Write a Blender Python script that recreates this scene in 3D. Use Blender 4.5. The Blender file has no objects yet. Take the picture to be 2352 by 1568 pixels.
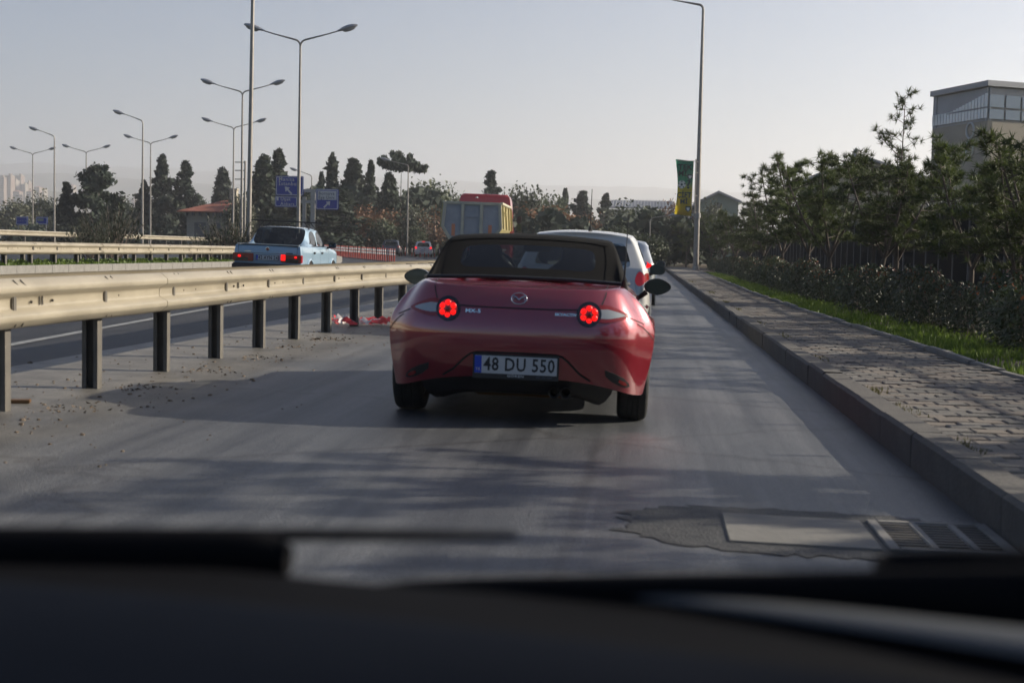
import bpy, bmesh, math, random
from mathutils import Vector, Matrix
from mathutils.bvhtree import BVHTree
from math import sin, cos, tan, atan, pi, radians, sqrt, hypot
rnd = random.Random(7)
scene = bpy.context.scene
COL = scene.collection

# ------------------------------------------------------------------ camera
FPX = 3267.0                      # focal length in pixels of a 2352 px wide picture
CAM_H = 1.12
YAW, PITCH, ROLL = atan(299 / FPX), atan(207 / FPX), radians(1.2)
CAM_R = Matrix.Rotation(YAW, 3, 'Z') @ Matrix.Rotation(pi / 2 - PITCH, 3, 'X') @ Matrix.Rotation(ROLL, 3, 'Z')
CAM_P = Vector((0, 0, CAM_H))
cam_d = bpy.data.cameras.new('camera')
cam = bpy.data.objects.new('camera', cam_d)
COL.objects.link(cam)
cam.matrix_world = Matrix.Translation(CAM_P) @ CAM_R.to_4x4()
cam_d.sensor_width = 36.0
cam_d.lens = 36.0 * FPX / 2352.0
cam_d.clip_start = 0.05
cam_d.clip_end = 20000
cam_d.dof.use_dof = True
cam_d.dof.focus_distance = 24.0
cam_d.dof.aperture_fstop = 4.0
scene.camera = cam

# ------------------------------------------------------------------ sky, sun, exposure
SUN_AZ, SUN_EL = radians(72), radians(24.5)      # azimuth clockwise from the road direction (+Y)
world = bpy.data.worlds.new('World')
scene.world = world
world.use_nodes = True
wn = world.node_tree.nodes
wl = world.node_tree.links
bg = wn['Background']
sky = wn.new('ShaderNodeTexSky')
sky.sky_type = 'NISHITA'
sky.sun_disc = False
sky.sun_elevation = SUN_EL
sky.sun_rotation = SUN_AZ
sky.altitude = 30
sky.air_density = 1.0
sky.dust_density = 0.7
sky.ozone_density = 2.5
tint = wn.new('ShaderNodeMix'); tint.data_type = 'RGBA'; tint.blend_type = 'MULTIPLY'      # cool white balance of the camera
tint.inputs['Factor'].default_value = 1.0
tint.inputs[7].default_value = (0.87, 0.97, 1.13, 1)
wl.new(sky.outputs['Color'], tint.inputs[6])
wl.new(tint.outputs[2], bg.inputs['Color'])
bg.inputs['Strength'].default_value = 0.046
sun_d = bpy.data.lights.new('sun', 'SUN')
sun_d.energy = 5.0
sun_d.angle = radians(0.6)
sun_d.color = (1.0, 0.91, 0.75)
sun = bpy.data.objects.new('sun', sun_d)
COL.objects.link(sun)
SUN_DIR = Vector((sin(SUN_AZ) * cos(SUN_EL), cos(SUN_AZ) * cos(SUN_EL), sin(SUN_EL)))
sun.rotation_euler = SUN_DIR.to_track_quat('Z', 'Y').to_euler()
sun.location = (40, 20, 60)
vs = scene.view_settings
vs.view_transform = 'Standard'
vs.look = 'None'
vs.exposure = 0.94
vs.gamma = 1.0
vs.use_curve_mapping = False
scene.cycles.max_bounces = 8
scene.cycles.volume_bounces = 1
scene.cycles.transparent_max_bounces = 16
scene.cycles.use_denoising = True
scene.cycles.caustics_reflective = False
scene.cycles.caustics_refractive = False

# ------------------------------------------------------------------ layout helpers (pixels of the 2352x1568 picture)
BANK = 0.02                        # the carriageway falls towards the kerb on the right
def gz(x):
    return -BANK * max(-36.0, min(x, 1.6))
def ray(u, v):
    return CAM_R @ Vector(((u - 1176) / FPX, -(v - 784) / FPX, -1.0))
def at(u, v, Y):
    d = ray(u, v)
    return CAM_P + d * (Y / d.y)
def on_ground(u, v, off=0.0):
    d = ray(u, v)
    # z = -BANK*x + off
    t = (off - CAM_H) / (d.z + BANK * d.x)
    return CAM_P + d * t

# ------------------------------------------------------------------ materials
def new_mat(name):
    m = bpy.data.materials.new(name)
    m.use_nodes = True
    return m, m.node_tree.nodes, m.node_tree.links, m.node_tree.nodes['Principled BSDF']
def rgb(c):
    return (c[0], c[1], c[2], 1.0)
def mat(name, c, rough=0.6, metal=0.0, c2=None, scale=8.0, bump=0.0, bscale=None, coat=0.0, emit=None, estr=0.0,
        stretch=None, spec=None, detail=5.0, coords='Object', sheen=0.0, rvar=0.0):
    m, n, l, b = new_mat(name)
    b.inputs['Roughness'].default_value = rough
    b.inputs['Metallic'].default_value = metal
    b.inputs['Base Color'].default_value = rgb(c)
    if coat:
        b.inputs['Coat Weight'].default_value = coat
        b.inputs['Coat Roughness'].default_value = 0.04
    if spec is not None:
        b.inputs['Specular IOR Level'].default_value = spec
    if emit:
        b.inputs['Emission Color'].default_value = rgb(emit)
        b.inputs['Emission Strength'].default_value = estr
    if c2 is not None or bump or rvar:
        tc = n.new('ShaderNodeTexCoord')
        mp = n.new('ShaderNodeMapping')
        if stretch:
            mp.inputs['Scale'].default_value = stretch
        l.new(tc.outputs[coords], mp.inputs['Vector'])
        nz = n.new('ShaderNodeTexNoise')
        nz.inputs['Scale'].default_value = scale
        nz.inputs['Detail'].default_value = detail
        nz.inputs['Roughness'].default_value = 0.6
        l.new(mp.outputs['Vector'], nz.inputs['Vector'])
        if c2 is not None:
            rp = n.new('ShaderNodeValToRGB')
            rp.color_ramp.elements[0].position = 0.32
            rp.color_ramp.elements[1].position = 0.68
            rp.color_ramp.elements[0].color = rgb(c)
            rp.color_ramp.elements[1].color = rgb(c2)
            l.new(nz.outputs['Fac'], rp.inputs['Fac'])
            l.new(rp.outputs['Color'], b.inputs['Base Color'])
        if rvar:
            mr = n.new('ShaderNodeMapRange')
            mr.inputs['To Min'].default_value = max(0.02, rough - rvar)
            mr.inputs['To Max'].default_value = min(1, rough + rvar)
            l.new(nz.outputs['Fac'], mr.inputs['Value'])
            l.new(mr.outputs['Result'], b.inputs['Roughness'])
        if bump:
            nb = n.new('ShaderNodeTexNoise')
            nb.inputs['Scale'].default_value = bscale or scale * 3
            nb.inputs['Detail'].default_value = 4
            l.new(mp.outputs['Vector'], nb.inputs['Vector'])
            bp = n.new('ShaderNodeBump')
            bp.inputs['Strength'].default_value = bump
            bp.inputs['Distance'].default_value = 0.02
            l.new(nb.outputs['Fac'], bp.inputs['Height'])
            l.new(bp.outputs['Normal'], b.inputs['Normal'])
    return m
def leaf_mat(name, c, c2, rough=0.55, trans=0.25, scale=3.0):
    """leaves: colour varies in clumps and by tree, some light passes through"""
    m, n, l, b = new_mat(name)
    geo = n.new('ShaderNodeNewGeometry')
    oi = n.new('ShaderNodeObjectInfo')
    rp = n.new('ShaderNodeValToRGB')
    rp.color_ramp.elements[0].color = rgb(c)
    rp.color_ramp.elements[1].color = rgb(c2)
    nz = n.new('ShaderNodeTexNoise')
    nz.inputs['Scale'].default_value = scale
    tc = n.new('ShaderNodeTexCoord')
    l.new(tc.outputs['Object'], nz.inputs['Vector'])
    mx = n.new('ShaderNodeMath'); mx.operation = 'MULTIPLY_ADD'
    mx.inputs[1].default_value = 0.5; mx.inputs[2].default_value = 0.0
    l.new(geo.outputs['Random Per Island'], mx.inputs[0])
    m2 = n.new('ShaderNodeMath'); m2.operation = 'MULTIPLY_ADD'
    m2.inputs[1].default_value = 0.5
    l.new(nz.outputs['Fac'], m2.inputs[0]); l.new(mx.outputs[0], m2.inputs[2])
    l.new(m2.outputs[0], rp.inputs['Fac'])
    hs = n.new('ShaderNodeHueSaturation')
    mr = n.new('ShaderNodeMapRange')
    mr.inputs['To Min'].default_value = 0.75; mr.inputs['To Max'].default_value = 1.25
    l.new(oi.outputs['Random'], mr.inputs['Value'])
    l.new(mr.outputs['Result'], hs.inputs['Value'])
    l.new(rp.outputs['Color'], hs.inputs['Color'])
    l.new(hs.outputs['Color'], b.inputs['Base Color'])
    b.inputs['Roughness'].default_value = rough
    if trans:
        tr = n.new('ShaderNodeBsdfTranslucent')
        l.new(hs.outputs['Color'], tr.inputs['Color'])
        mixs = n.new('ShaderNodeMixShader')
        mixs.inputs['Fac'].default_value = trans
        l.new(b.outputs['BSDF'], mixs.inputs[1]); l.new(tr.outputs['BSDF'], mixs.inputs[2])
        l.new(mixs.outputs['Shader'], n['Material Output'].inputs['Surface'])
    return m
def glass_mat(name, tint, alpha, rough=0.03):
    """vehicle glass: tinted, part of the light passes straight through"""
    m, n, l, b = new_mat(name)
    b.inputs['Base Color'].default_value = rgb((0.01, 0.012, 0.014))
    b.inputs['Roughness'].default_value = rough
    b.inputs['Coat Weight'].default_value = 0.3
    tr = n.new('ShaderNodeBsdfTransparent')
    tr.inputs['Color'].default_value = rgb(tint)
    mixs = n.new('ShaderNodeMixShader')
    mixs.inputs['Fac'].default_value = alpha
    l.new(b.outputs['BSDF'], mixs.inputs[1]); l.new(tr.outputs['BSDF'], mixs.inputs[2])
    l.new(mixs.outputs['Shader'], n['Material Output'].inputs['Surface'])
    return m

# ------------------------------------------------------------------ object helpers
def tag(o, label=None, cat=None, group=None, kind=None):
    if label: o['label'] = label
    if cat: o['category'] = cat
    if group: o['group'] = group
    if kind: o['kind'] = kind
    return o
def thing(name, label, cat, loc=(0, 0, 0), rz=0.0, group=None):
    o = bpy.data.objects.new(name, None)
    o.empty_display_size = 0.2
    COL.objects.link(o)
    o.location = loc
    o.rotation_euler = (0, 0, rz)
    return tag(o, label, cat, group)
def link(name, me, parent=None, m=None):
    o = bpy.data.objects.new(name, me)
    COL.objects.link(o)
    if parent is not None: o.parent = parent
    if m is not None and not me.materials: me.materials.append(m)
    return o
def copy_tree(o, parent=None):
    kids = list(o.children)
    c = o.copy()
    COL.objects.link(c)
    c.parent = parent
    for k in kids: copy_tree(k, c)
    return c
class MB:
    def __init__(s):
        s.v = []; s.f = []
    def add(s, vs_, fs_):
        b = len(s.v)
        s.v += [tuple(p) for p in vs_]
        s.f += [tuple(i + b for i in f) for f in fs_]
        return s
    def box(s, c, d, M=None):
        x, y, z = d[0] / 2, d[1] / 2, d[2] / 2
        vs_ = [Vector(q) for q in ((-x, -y, -z), (x, -y, -z), (x, y, -z), (-x, y, -z), (-x, -y, z), (x, -y, z), (x, y, z), (-x, y, z))]
        if M is not None: vs_ = [M @ q for q in vs_]
        vs_ = [q + Vector(c) for q in vs_]
        return s.add(vs_, [(0, 3, 2, 1), (4, 5, 6, 7), (0, 1, 5, 4), (1, 2, 6, 5), (2, 3, 7, 6), (3, 0, 4, 7)])
    def tube(s, pts, r, n=8, cap=True):
        pts = [Vector(p) for p in pts]
        rs = list(r) if hasattr(r, '__len__') else [r] * len(pts)
        rings = []; prev = None
        for i, p in enumerate(pts):
            t = (pts[min(i + 1, len(pts) - 1)] - pts[max(i - 1, 0)])
            if t.length < 1e-9: t = Vector((0, 0, 1))
            t.normalize()
            if prev is None:
                a = Vector((0, 0, 1)) if abs(t.z) < 0.9 else Vector((1, 0, 0))
            else:
                a = prev
            e1 = (a - t * a.dot(t)).normalized(); prev = e1
            e2 = t.cross(e1)
            rings.append([p + e1 * (rs[i] * cos(2 * pi * k / n)) + e2 * (rs[i] * sin(2 * pi * k / n)) for k in range(n)])
        vs_ = [q for g in rings for q in g]; fs_ = []
        for i in range(len(rings) - 1):
            for k in range(n):
                k2 = (k + 1) % n
                fs_.append((i * n + k, i * n + k2, (i + 1) * n + k2, (i + 1) * n + k))
        if cap:
            fs_.append(tuple(range(n - 1, -1, -1)))
            fs_.append(tuple((len(rings) - 1) * n + k for k in range(n)))
        return s.add(vs_, fs_)
    def lathe(s, prof, n=24, M=None, close=False):
        vs_ = []; fs_ = []
        for (r, z) in prof:
            for k in range(n):
                q = Vector((r * cos(2 * pi * k / n), r * sin(2 * pi * k / n), z))
                vs_.append(M @ q if M is not None else q)
        m = len(prof)
        for i in range(m if close else m - 1):
            j = (i + 1) % m
            for k in range(n):
                k2 = (k + 1) % n
                fs_.append((i * n + k, i * n + k2, j * n + k2, j * n + k))
        return s.add(vs_, fs_)
    def grid(s, rows, closed=False):
        m = len(rows[0]); vs_ = [p for r in rows for p in r]; fs_ = []
        for i in range(len(rows) - 1):
            for k in range(m if closed else m - 1):
                k2 = (k + 1) % m
                fs_.append((i * m + k, i * m + k2, (i + 1) * m + k2, (i + 1) * m + k))
        return s.add(vs_, fs_)
    def prism(s, poly, M, h):
        """poly (a, b) in the local xy plane of M, extruded by h along local z"""
        n = len(poly)
        vs_ = [M @ Vector((a, b, 0)) for a, b in poly] + [M @ Vector((a, b, h)) for a, b in poly]
        fs_ = [tuple(range(n - 1, -1, -1)), tuple(range(n, 2 * n))] + [(i, (i + 1) % n, n + (i + 1) % n, n + i) for i in range(n)]
        return s.add(vs_, fs_)
    def mesh(s, name, m=None, smooth=False, bevel=0.0, seg=2):
        me = bpy.data.meshes.new(name)
        me.from_pydata(s.v, [], s.f)
        if bevel:
            bm = bmesh.new(); bm.from_mesh(me)
            es = [e for e in bm.edges if len(e.link_faces) == 2 and e.calc_face_angle(0) > 0.35]
            bmesh.ops.bevel(bm, geom=es, offset=bevel, segments=seg, affect='EDGES', clamp_overlap=True)
            bm.to_mesh(me); bm.free()
        if smooth:
            me.polygons.foreach_set('use_smooth', [True] * len(me.polygons))
            if smooth != 'all':
                me.set_sharp_from_angle(angle=radians(40))
        me.update()
        if m is not None: me.materials.append(m)
        return me
    def build(s, name, m, parent=None, smooth=False, bevel=0.0, seg=2):
        return link(name, s.mesh(name, m, smooth, bevel, seg), parent)
def bake_subsurf(o, lev=2):
    md = o.modifiers.new('s', 'SUBSURF'); md.levels = lev; md.render_levels = lev
    dg = bpy.context.evaluated_depsgraph_get()
    me = bpy.data.meshes.new_from_object(o.evaluated_get(dg))
    o.modifiers.clear()
    old = o.data; o.data = me
    bpy.data.meshes.remove(old)
    me.polygons.foreach_set('use_smooth', [True] * len(me.polygons))
    me.update()
    return o
def text_mesh(body, size, m, depth=0.002, bold=0.0, sx=1.0, align='CENTER', spacing=1.0):
    cu = bpy.data.curves.new('t', 'FONT')
    cu.body = body; cu.size = size; cu.extrude = depth / 2; cu.offset = bold
    cu.align_x = align; cu.align_y = 'CENTER'; cu.space_character = spacing
    cu.resolution_u = 2
    o = bpy.data.objects.new('t', cu); COL.objects.link(o)
    dg = bpy.context.evaluated_depsgraph_get(); dg.update()
    me = bpy.data.meshes.new_from_object(o.evaluated_get(dg))
    bpy.data.objects.remove(o); bpy.data.curves.remove(cu)
    if sx != 1.0:
        for v in me.vertices: v.co.x *= sx
    me.materials.clear(); me.materials.append(m)
    return me
def lerp(a, b, t): return a + (b - a) * t
def vl(a, b, t): return Vector(a) + (Vector(b) - Vector(a)) * t
def interp(x, tab):
    if x <= tab[0][0]: return tab[0][1]
    for (a, fa), (b, fb) in zip(tab, tab[1:]):
        if x <= b: return fa + (fb - fa) * (x - a) / (b - a)
    return tab[-1][1]
# mapping for text / flat things facing the camera side (-Y): local x -> +X, local y -> +Z, local z -> -Y
FACE_BACK = Matrix(((1, 0, 0), (0, 0, -1), (0, 1, 0)))
# ------------------------------------------------------------------ material library
def road_mat(name, a, b_, dark, streak=1.0, rough=0.58, seed=0.0, grain=0.55):
    """asphalt: aggregate grain, worn patches, wheel-path streaks along Y, hairline cracks"""
    m, n, l, b = new_mat(name)
    tc = n.new('ShaderNodeTexCoord')
    def noise(scale, sc=(1, 1, 1), det=4, rg=0.55):
        mp = n.new('ShaderNodeMapping'); mp.inputs['Scale'].default_value = sc
        mp.inputs['Location'].default_value = (seed, seed * 1.7, 0)
        l.new(tc.outputs['Object'], mp.inputs['Vector'])
        z = n.new('ShaderNodeTexNoise'); z.inputs['Scale'].default_value = scale
        z.inputs['Detail'].default_value = det; z.inputs['Roughness'].default_value = rg
        l.new(mp.outputs['Vector'], z.inputs['Vector'])
        return z.outputs['Fac'], mp
    def ramp(src, p0, c0, p1, c1):
        r = n.new('ShaderNodeValToRGB')
        r.color_ramp.elements[0].position = p0; r.color_ramp.elements[1].position = p1
        r.color_ramp.elements[0].color = rgb(c0); r.color_ramp.elements[1].color = rgb(c1)
        l.new(src, r.inputs['Fac']); return r.outputs['Color']
    def mul(x, y, f):
        k = n.new('ShaderNodeMix'); k.data_type = 'RGBA'; k.blend_type = 'MULTIPLY'
        k.inputs['Factor'].default_value = f
        l.new(x, k.inputs[6]); l.new(y, k.inputs[7]); return k.outputs[2]
    big, _ = noise(0.55, det=6)
    c = ramp(big, 0.35, a, 0.65, b_)
    st, _ = noise(1.6, (2.2 * streak, 0.08, 1), 5, 0.6)
    c = mul(c, ramp(st, 0.36, (0.50, 0.50, 0.52), 0.62, (1.18, 1.15, 1.12)), 0.9)
    fs, _ = noise(7.0, (3.0, 0.05, 1), 3, 0.7)
    c = mul(c, ramp(fs, 0.35, (0.8, 0.8, 0.8), 0.62, (1.06, 1.06, 1.06)), 0.6)
    gr, _ = noise(90, det=2, rg=0.8)
    c = mul(c, ramp(gr, 0.35, (0.45, 0.45, 0.46), 0.66, (1.4, 1.38, 1.34)), grain)
    vo = n.new('ShaderNodeTexVoronoi'); vo.feature = 'DISTANCE_TO_EDGE'; vo.inputs['Scale'].default_value = 0.35
    wz, wmp = noise(2.0, det=4)
    va = n.new('ShaderNodeMixRGB'); va.blend_type = 'ADD'; va.inputs['Fac'].default_value = 0.55
    l.new(tc.outputs['Object'], va.inputs[1]); l.new(wz, va.inputs[2]); l.new(va.outputs[0], vo.inputs['Vector'])
    c = mul(c, ramp(vo.outputs['Distance'], 0.004, (0.45, 0.42, 0.4), 0.016, (1, 1, 1)), 0.55)
    oil, _ = noise(1.1, (1, .35, 1), 5, .65)
    c = mul(c, ramp(oil, 0.30, dark, 0.42, (1, 1, 1)), 0.8)
    l.new(c, b.inputs['Base Color'])
    b.inputs['Roughness'].default_value = rough
    b.inputs['Specular IOR Level'].default_value = 0.4
    bp = n.new('ShaderNodeBump'); bp.inputs['Strength'].default_value = 0.55; bp.inputs['Distance'].default_value = 0.012
    l.new(gr, bp.inputs['Height']); l.new(bp.outputs['Normal'], b.inputs['Normal'])
    return m
def banner_mat():
    m, n, l, b = new_mat('banner_cloth')
    tc = n.new('ShaderNodeTexCoord'); sp = n.new('ShaderNodeSeparateXYZ')
    l.new(tc.outputs['Object'], sp.inputs[0])
    mr = n.new('ShaderNodeMapRange'); mr.inputs['From Min'].default_value = 0.0; mr.inputs['From Max'].default_value = 2.9
    l.new(sp.outputs['Z'], mr.inputs['Value'])
    r = n.new('ShaderNodeValToRGB')
    e = r.color_ramp.elements
    e[0].position = 0.0; e[0].color = rgb((0.55, 0.42, 0.015))
    e[1].position = 0.55; e[1].color = rgb((0.50, 0.46, 0.04))
    k = e.new(0.72); k.color = rgb((0.10, 0.44, 0.24))
    k = e.new(1.0); k.color = rgb((0.04, 0.33, 0.20))
    l.new(mr.outputs['Result'], r.inputs['Fac']); l.new(r.outputs['Color'], b.inputs['Base Color'])
    b.inputs['Roughness'].default_value = 0.6
    tr = n.new('ShaderNodeBsdfTranslucent'); l.new(r.outputs['Color'], tr.inputs['Color'])
    mx = n.new('ShaderNodeMixShader'); mx.inputs['Fac'].default_value = 0.6
    l.new(b.outputs['BSDF'], mx.inputs[1]); l.new(tr.outputs['BSDF'], mx.inputs[2])
    l.new(mx.outputs['Shader'], n['Material Output'].inputs['Surface'])
    return m
M = {}
M['lane'] = road_mat('worn_asphalt', (0.076, 0.081, 0.088), (0.110, 0.114, 0.120), (0.5, 0.5, 0.53), rough=0.48, grain=.8)
M['highway'] = road_mat('dark_asphalt', (0.02321, 0.02321, 0.02471), (0.03182, 0.03108, 0.03182), (0.75, 0.75, 0.78), seed=9)
M['shoulder'] = road_mat('dusty_shoulder', (0.30, 0.26, 0.205), (0.37, 0.325, 0.265), (0.7, 0.66, 0.6), streak=.4, seed=4, grain=.7)
M['earth'] = mat('dry_ground', (0.112, 0.091, 0.0595), 0.95, c2=(0.077, 0.084, 0.0385), scale=0.4, bump=0.3, bscale=4)
M['soil'] = mat('soil', (0.07, 0.0525, 0.035), 0.95, c2=(0.112, 0.084, 0.056), scale=3, bump=0.6, bscale=25)
M['paint'] = mat('road_paint', (0.286, 0.286, 0.2756), 0.7, c2=(0.1144, 0.1144, 0.1144), scale=9, detail=8)
M['kerb'] = mat('kerb_concrete', (0.06764, 0.06199, 0.05635), 0.9, c2=(0.09469, 0.08679, 0.07777), scale=5, bump=0.35, bscale=40)
M['kerb2'] = mat('edging_concrete', (0.1591, 0.1503, 0.137), 0.9, c2=(0.221, 0.2099, 0.1945), scale=6, bump=0.3, bscale=40)
M['paver_a'] = mat('paver_grey', (0.1061, 0.09724, 0.0884), 0.9, c2=(0.1414, 0.1282, 0.1127), scale=14, bump=0.35, bscale=60)
M['paver_b'] = mat('paver_warm', (0.1238, 0.1039, 0.08619), 0.9, c2=(0.1591, 0.1326, 0.1083), scale=14, bump=0.35, bscale=60)
M['paver_c'] = mat('paver_dark', (0.08398, 0.07956, 0.07293), 0.9, c2=(0.1149, 0.1061, 0.09503), scale=14, bump=0.35, bscale=60)
M['joint'] = mat('joint_sand', (0.052, 0.0416, 0.0286), 1.0, c2=(0.0884, 0.0702, 0.0442), scale=5, bump=.3)
M['slab'] = mat('drain_concrete', (0.1255, 0.1202, 0.1092), 0.85, c2=(0.1638, 0.1556, 0.142), scale=4, bump=0.2, bscale=30)
M['tar'] = mat('tar_patch', (0.0182, 0.0182, 0.01924), 0.7, c2=(0.052, 0.05096, 0.0494), scale=14, bump=0.7, bscale=70)
M['iron'] = mat('cast_iron', (0.06, 0.058, 0.055), 0.7, 0.3, c2=(0.10, 0.085, 0.07), scale=20)
M['rail'] = mat('cream_rail', (0.235, 0.203, 0.150), 0.42, 0.0, c2=(0.325, 0.285, 0.218), scale=3.5, stretch=(1, .5, 1), bump=.06, bscale=14, rvar=.12, detail=9)
M['railpost'] = mat('grey_post', (0.085, 0.078, 0.068), 0.65, 0.15, c2=(0.14, 0.125, 0.105), scale=6, bump=.08)
M['galv'] = mat('galvanised', (0.24, 0.234, 0.228), 0.42, 0.75, c2=(0.312, 0.3, 0.288), scale=6)
M['pole'] = mat('pole_steel', (0.216, 0.198, 0.18), 0.45, 0.45, c2=(0.276, 0.252, 0.228), scale=4)
M['lamphead'] = mat('lamp_housing', (0.34, 0.34, 0.35), 0.3, 0.6)
M['lens'] = mat('lamp_lens', (0.33, 0.336, 0.336), 0.15, spec=.6)
M['bolt'] = mat('bolt_hole', (0.03, 0.026, 0.022), 0.7)
M['fence'] = mat('fence_post', (0.09, 0.09, 0.095), 0.6, 0.2, c2=(0.13, 0.13, 0.135), scale=5)
M['fencebar'] = mat('fence_bar', (0.012, 0.014, 0.016), 0.8, spec=.2)
M['fencewall'] = mat('fence_plinth', (0.198, 0.198, 0.198), 0.9, c2=(0.252, 0.252, 0.246), scale=4, bump=.2)
M['bark'] = mat('pine_bark', (0.055, 0.042, 0.033), 0.9, c2=(0.11, 0.085, 0.068), scale=12, stretch=(3, 3, .6), bump=.5)
M['bark2'] = mat('grey_bark', (0.13, 0.115, 0.10), 0.95, c2=(0.20, 0.18, 0.16), scale=6, bump=.3)
M['twig'] = mat('bare_twig', (0.16, 0.125, 0.105), 0.95, c2=(0.24, 0.19, 0.16), scale=3)
M['needle'] = leaf_mat('pine_needles', (0.016, 0.034, 0.009), (0.085, 0.105, 0.020), 0.6, 0.38, 1.6)
M['conifer'] = leaf_mat('dark_conifer', (0.0096, 0.0192, 0.0112), (0.028, 0.0416, 0.0192), 0.75, 0.12, .6)
M['cedar'] = leaf_mat('cedar_foliage', (0.0153, 0.0289, 0.0187), (0.04675, 0.0612, 0.0323), 0.75, 0.15, .6)
M['broad'] = leaf_mat('broad_leaf', (0.02125, 0.0357, 0.0153), (0.07225, 0.085, 0.0323), 0.6, 0.22, .6)
M['olive'] = leaf_mat('olive_leaf', (0.05, 0.06, 0.035), (0.13, 0.13, 0.075), 0.6, 0.2, .6)
M['brown'] = leaf_mat('brown_leaf', (0.12, 0.058, 0.028), (0.26, 0.13, 0.06), 0.7, 0.25, .6)
M['oleander'] = leaf_mat('oleander_leaf', (0.016, 0.026, 0.012), (0.055, 0.066, 0.026), 0.5, 0.2, 2)
M['hedge'] = leaf_mat('hedge_leaf', (0.0102, 0.0204, 0.0068), (0.0425, 0.0595, 0.0153), 0.5, 0.25, 4)
M['hedgered'] = leaf_mat('hedge_red_leaf', (0.12, 0.035, 0.015), (0.24, 0.09, 0.03), 0.25, 0.3, 4)
M['grass'] = leaf_mat('grass_blade', (0.055, 0.105, 0.010), (0.150, 0.215, 0.024), 0.6, 0.45, 2)
M['drygrass'] = leaf_mat('dry_grass', (0.07, 0.07, 0.0245), (0.154, 0.14, 0.063), 0.8, 0.3, 2)
M['rock'] = mat('pebble', (0.084, 0.0595, 0.042), 0.9, c2=(0.168, 0.133, 0.098), scale=10)
M['hill1'] = mat('far_hill', (0.035, 0.0455, 0.0245), 1.0, c2=(0.077, 0.0735, 0.042), scale=0.004, detail=9)
M['hill2'] = mat('town_hill', (0.042, 0.049, 0.028), 1.0, c2=(0.091, 0.0805, 0.0525), scale=0.012, detail=8)
M['redpost'] = mat('red_plastic', (0.35, 0.0315, 0.014), 0.4)
M['white'] = mat('white_band', (0.525, 0.518, 0.504), 0.5)
M['signblue'] = mat('sign_blue', (0.004, 0.026, 0.25), 0.5, spec=.2)
M['signwhite'] = mat('sign_white', (0.434, 0.448, 0.462), 0.45)
M['signdark'] = mat('sign_lettering', (0.06, 0.07, 0.10), 0.5)
M['wallcream'] = mat('cream_render', (0.35, 0.308, 0.238), 0.9, c2=(0.392, 0.35, 0.28), scale=1.5, bump=.1)
M['wallbeige'] = mat('beige_render', (0.28, 0.245, 0.196), 0.9, c2=(0.322, 0.287, 0.231), scale=0.8, bump=.1)
M['wallgrey'] = mat('grey_cladding', (0.294, 0.294, 0.301), 0.6, c2=(0.35, 0.35, 0.357), scale=0.8)
M['wallpink'] = mat('pink_render', (0.2002, 0.1463, 0.1155), 0.9, c2=(0.2233, 0.1694, 0.1386), scale=0.3)
M['wallpale'] = mat('pale_render', (0.22, 0.185, 0.15), 0.9, c2=(0.26, 0.22, 0.18), scale=.3)
M['wallgreen'] = mat('green_cladding', (0.14, 0.182, 0.154), 0.7, c2=(0.168, 0.21, 0.182), scale=.8)
M['roofred'] = mat('clay_tiles', (0.21, 0.0595, 0.035), 0.85, c2=(0.28, 0.098, 0.056), scale=1.5)
M['rooftin'] = mat('sheet_roof', (0.231, 0.2352, 0.2394), 0.5, 0.2, c2=(0.2688, 0.2688, 0.2688), scale=.5)
M['shutter'] = mat('grey_shutter', (0.154, 0.147, 0.14), 0.7)
M['windark'] = mat('window_glass', (0.03, 0.04, 0.05), 0.08, spec=.7)
M['winblue'] = mat('blue_glazing', (0.16, 0.20, 0.25), 0.18, spec=.7)
M['polycarb'] = mat('milky_glazing', (0.80, 0.80, 0.78), 0.35)
M['fascia'] = mat('roof_edge_metal', (0.28, 0.28, 0.294), 0.5, .2)
# vehicles
def paint(name, c, metal=0.0, rough=0.35, flake=None):
    m, n, l, b = new_mat(name)
    b.inputs['Base Color'].default_value = rgb(c)
    b.inputs['Metallic'].default_value = metal
    b.inputs['Roughness'].default_value = rough
    b.inputs['Coat Weight'].default_value = 1.0
    b.inputs['Coat Roughness'].default_value = 0.035
    tc = n.new('ShaderNodeTexCoord'); nz = n.new('ShaderNodeTexNoise')
    nz.inputs['Scale'].default_value = 3.0; nz.inputs['Detail'].default_value = 6
    l.new(tc.outputs['Object'], nz.inputs['Vector'])
    mr = n.new('ShaderNodeMapRange'); mr.inputs['To Min'].default_value = 0.01; mr.inputs['To Max'].default_value = 0.05
    l.new(nz.outputs['Fac'], mr.inputs['Value']); l.new(mr.outputs['Result'], b.inputs['Coat Roughness'])
    return m
M['red'] = paint('red_metallic', (0.23, 0.006, 0.018), 0.45, 0.33)
M['red'].node_tree.nodes['Principled BSDF'].inputs['Coat IOR'].default_value = 1.9
M['blue'] = paint('pale_blue_paint', (0.25, 0.36, 0.46), 0.05, 0.4)
M['carwhite'] = paint('white_paint', (0.50, 0.49, 0.47), 0.0, 0.45)
M['silver'] = paint('silver_paint', (0.50, 0.52, 0.53), 0.6, 0.35)
M['navy'] = paint('dark_blue_paint', (0.02, 0.026, 0.04), 0.3, 0.4)
M['truckred'] = paint('truck_red', (0.42, 0.02, 0.015), 0.0, 0.45)
M['truckcream'] = mat('dusty_cream_steel', (0.50, 0.46, 0.34), 0.6, c2=(0.38, 0.36, 0.29), scale=2.5)
M['truckyellow'] = mat('yellow_steel', (0.38, 0.31, 0.12), 0.55, c2=(0.33, 0.285, 0.14), scale=2.5)
M['trucklead'] = mat('dusty_grey_steel', (0.24, 0.26, 0.29), 0.75, c2=(0.33, 0.34, 0.36), scale=2.5)
M['dustblack'] = mat('dusty_chassis', (0.033, 0.03025, 0.0275), 0.85, c2=(0.077, 0.066, 0.055), scale=3)
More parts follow.
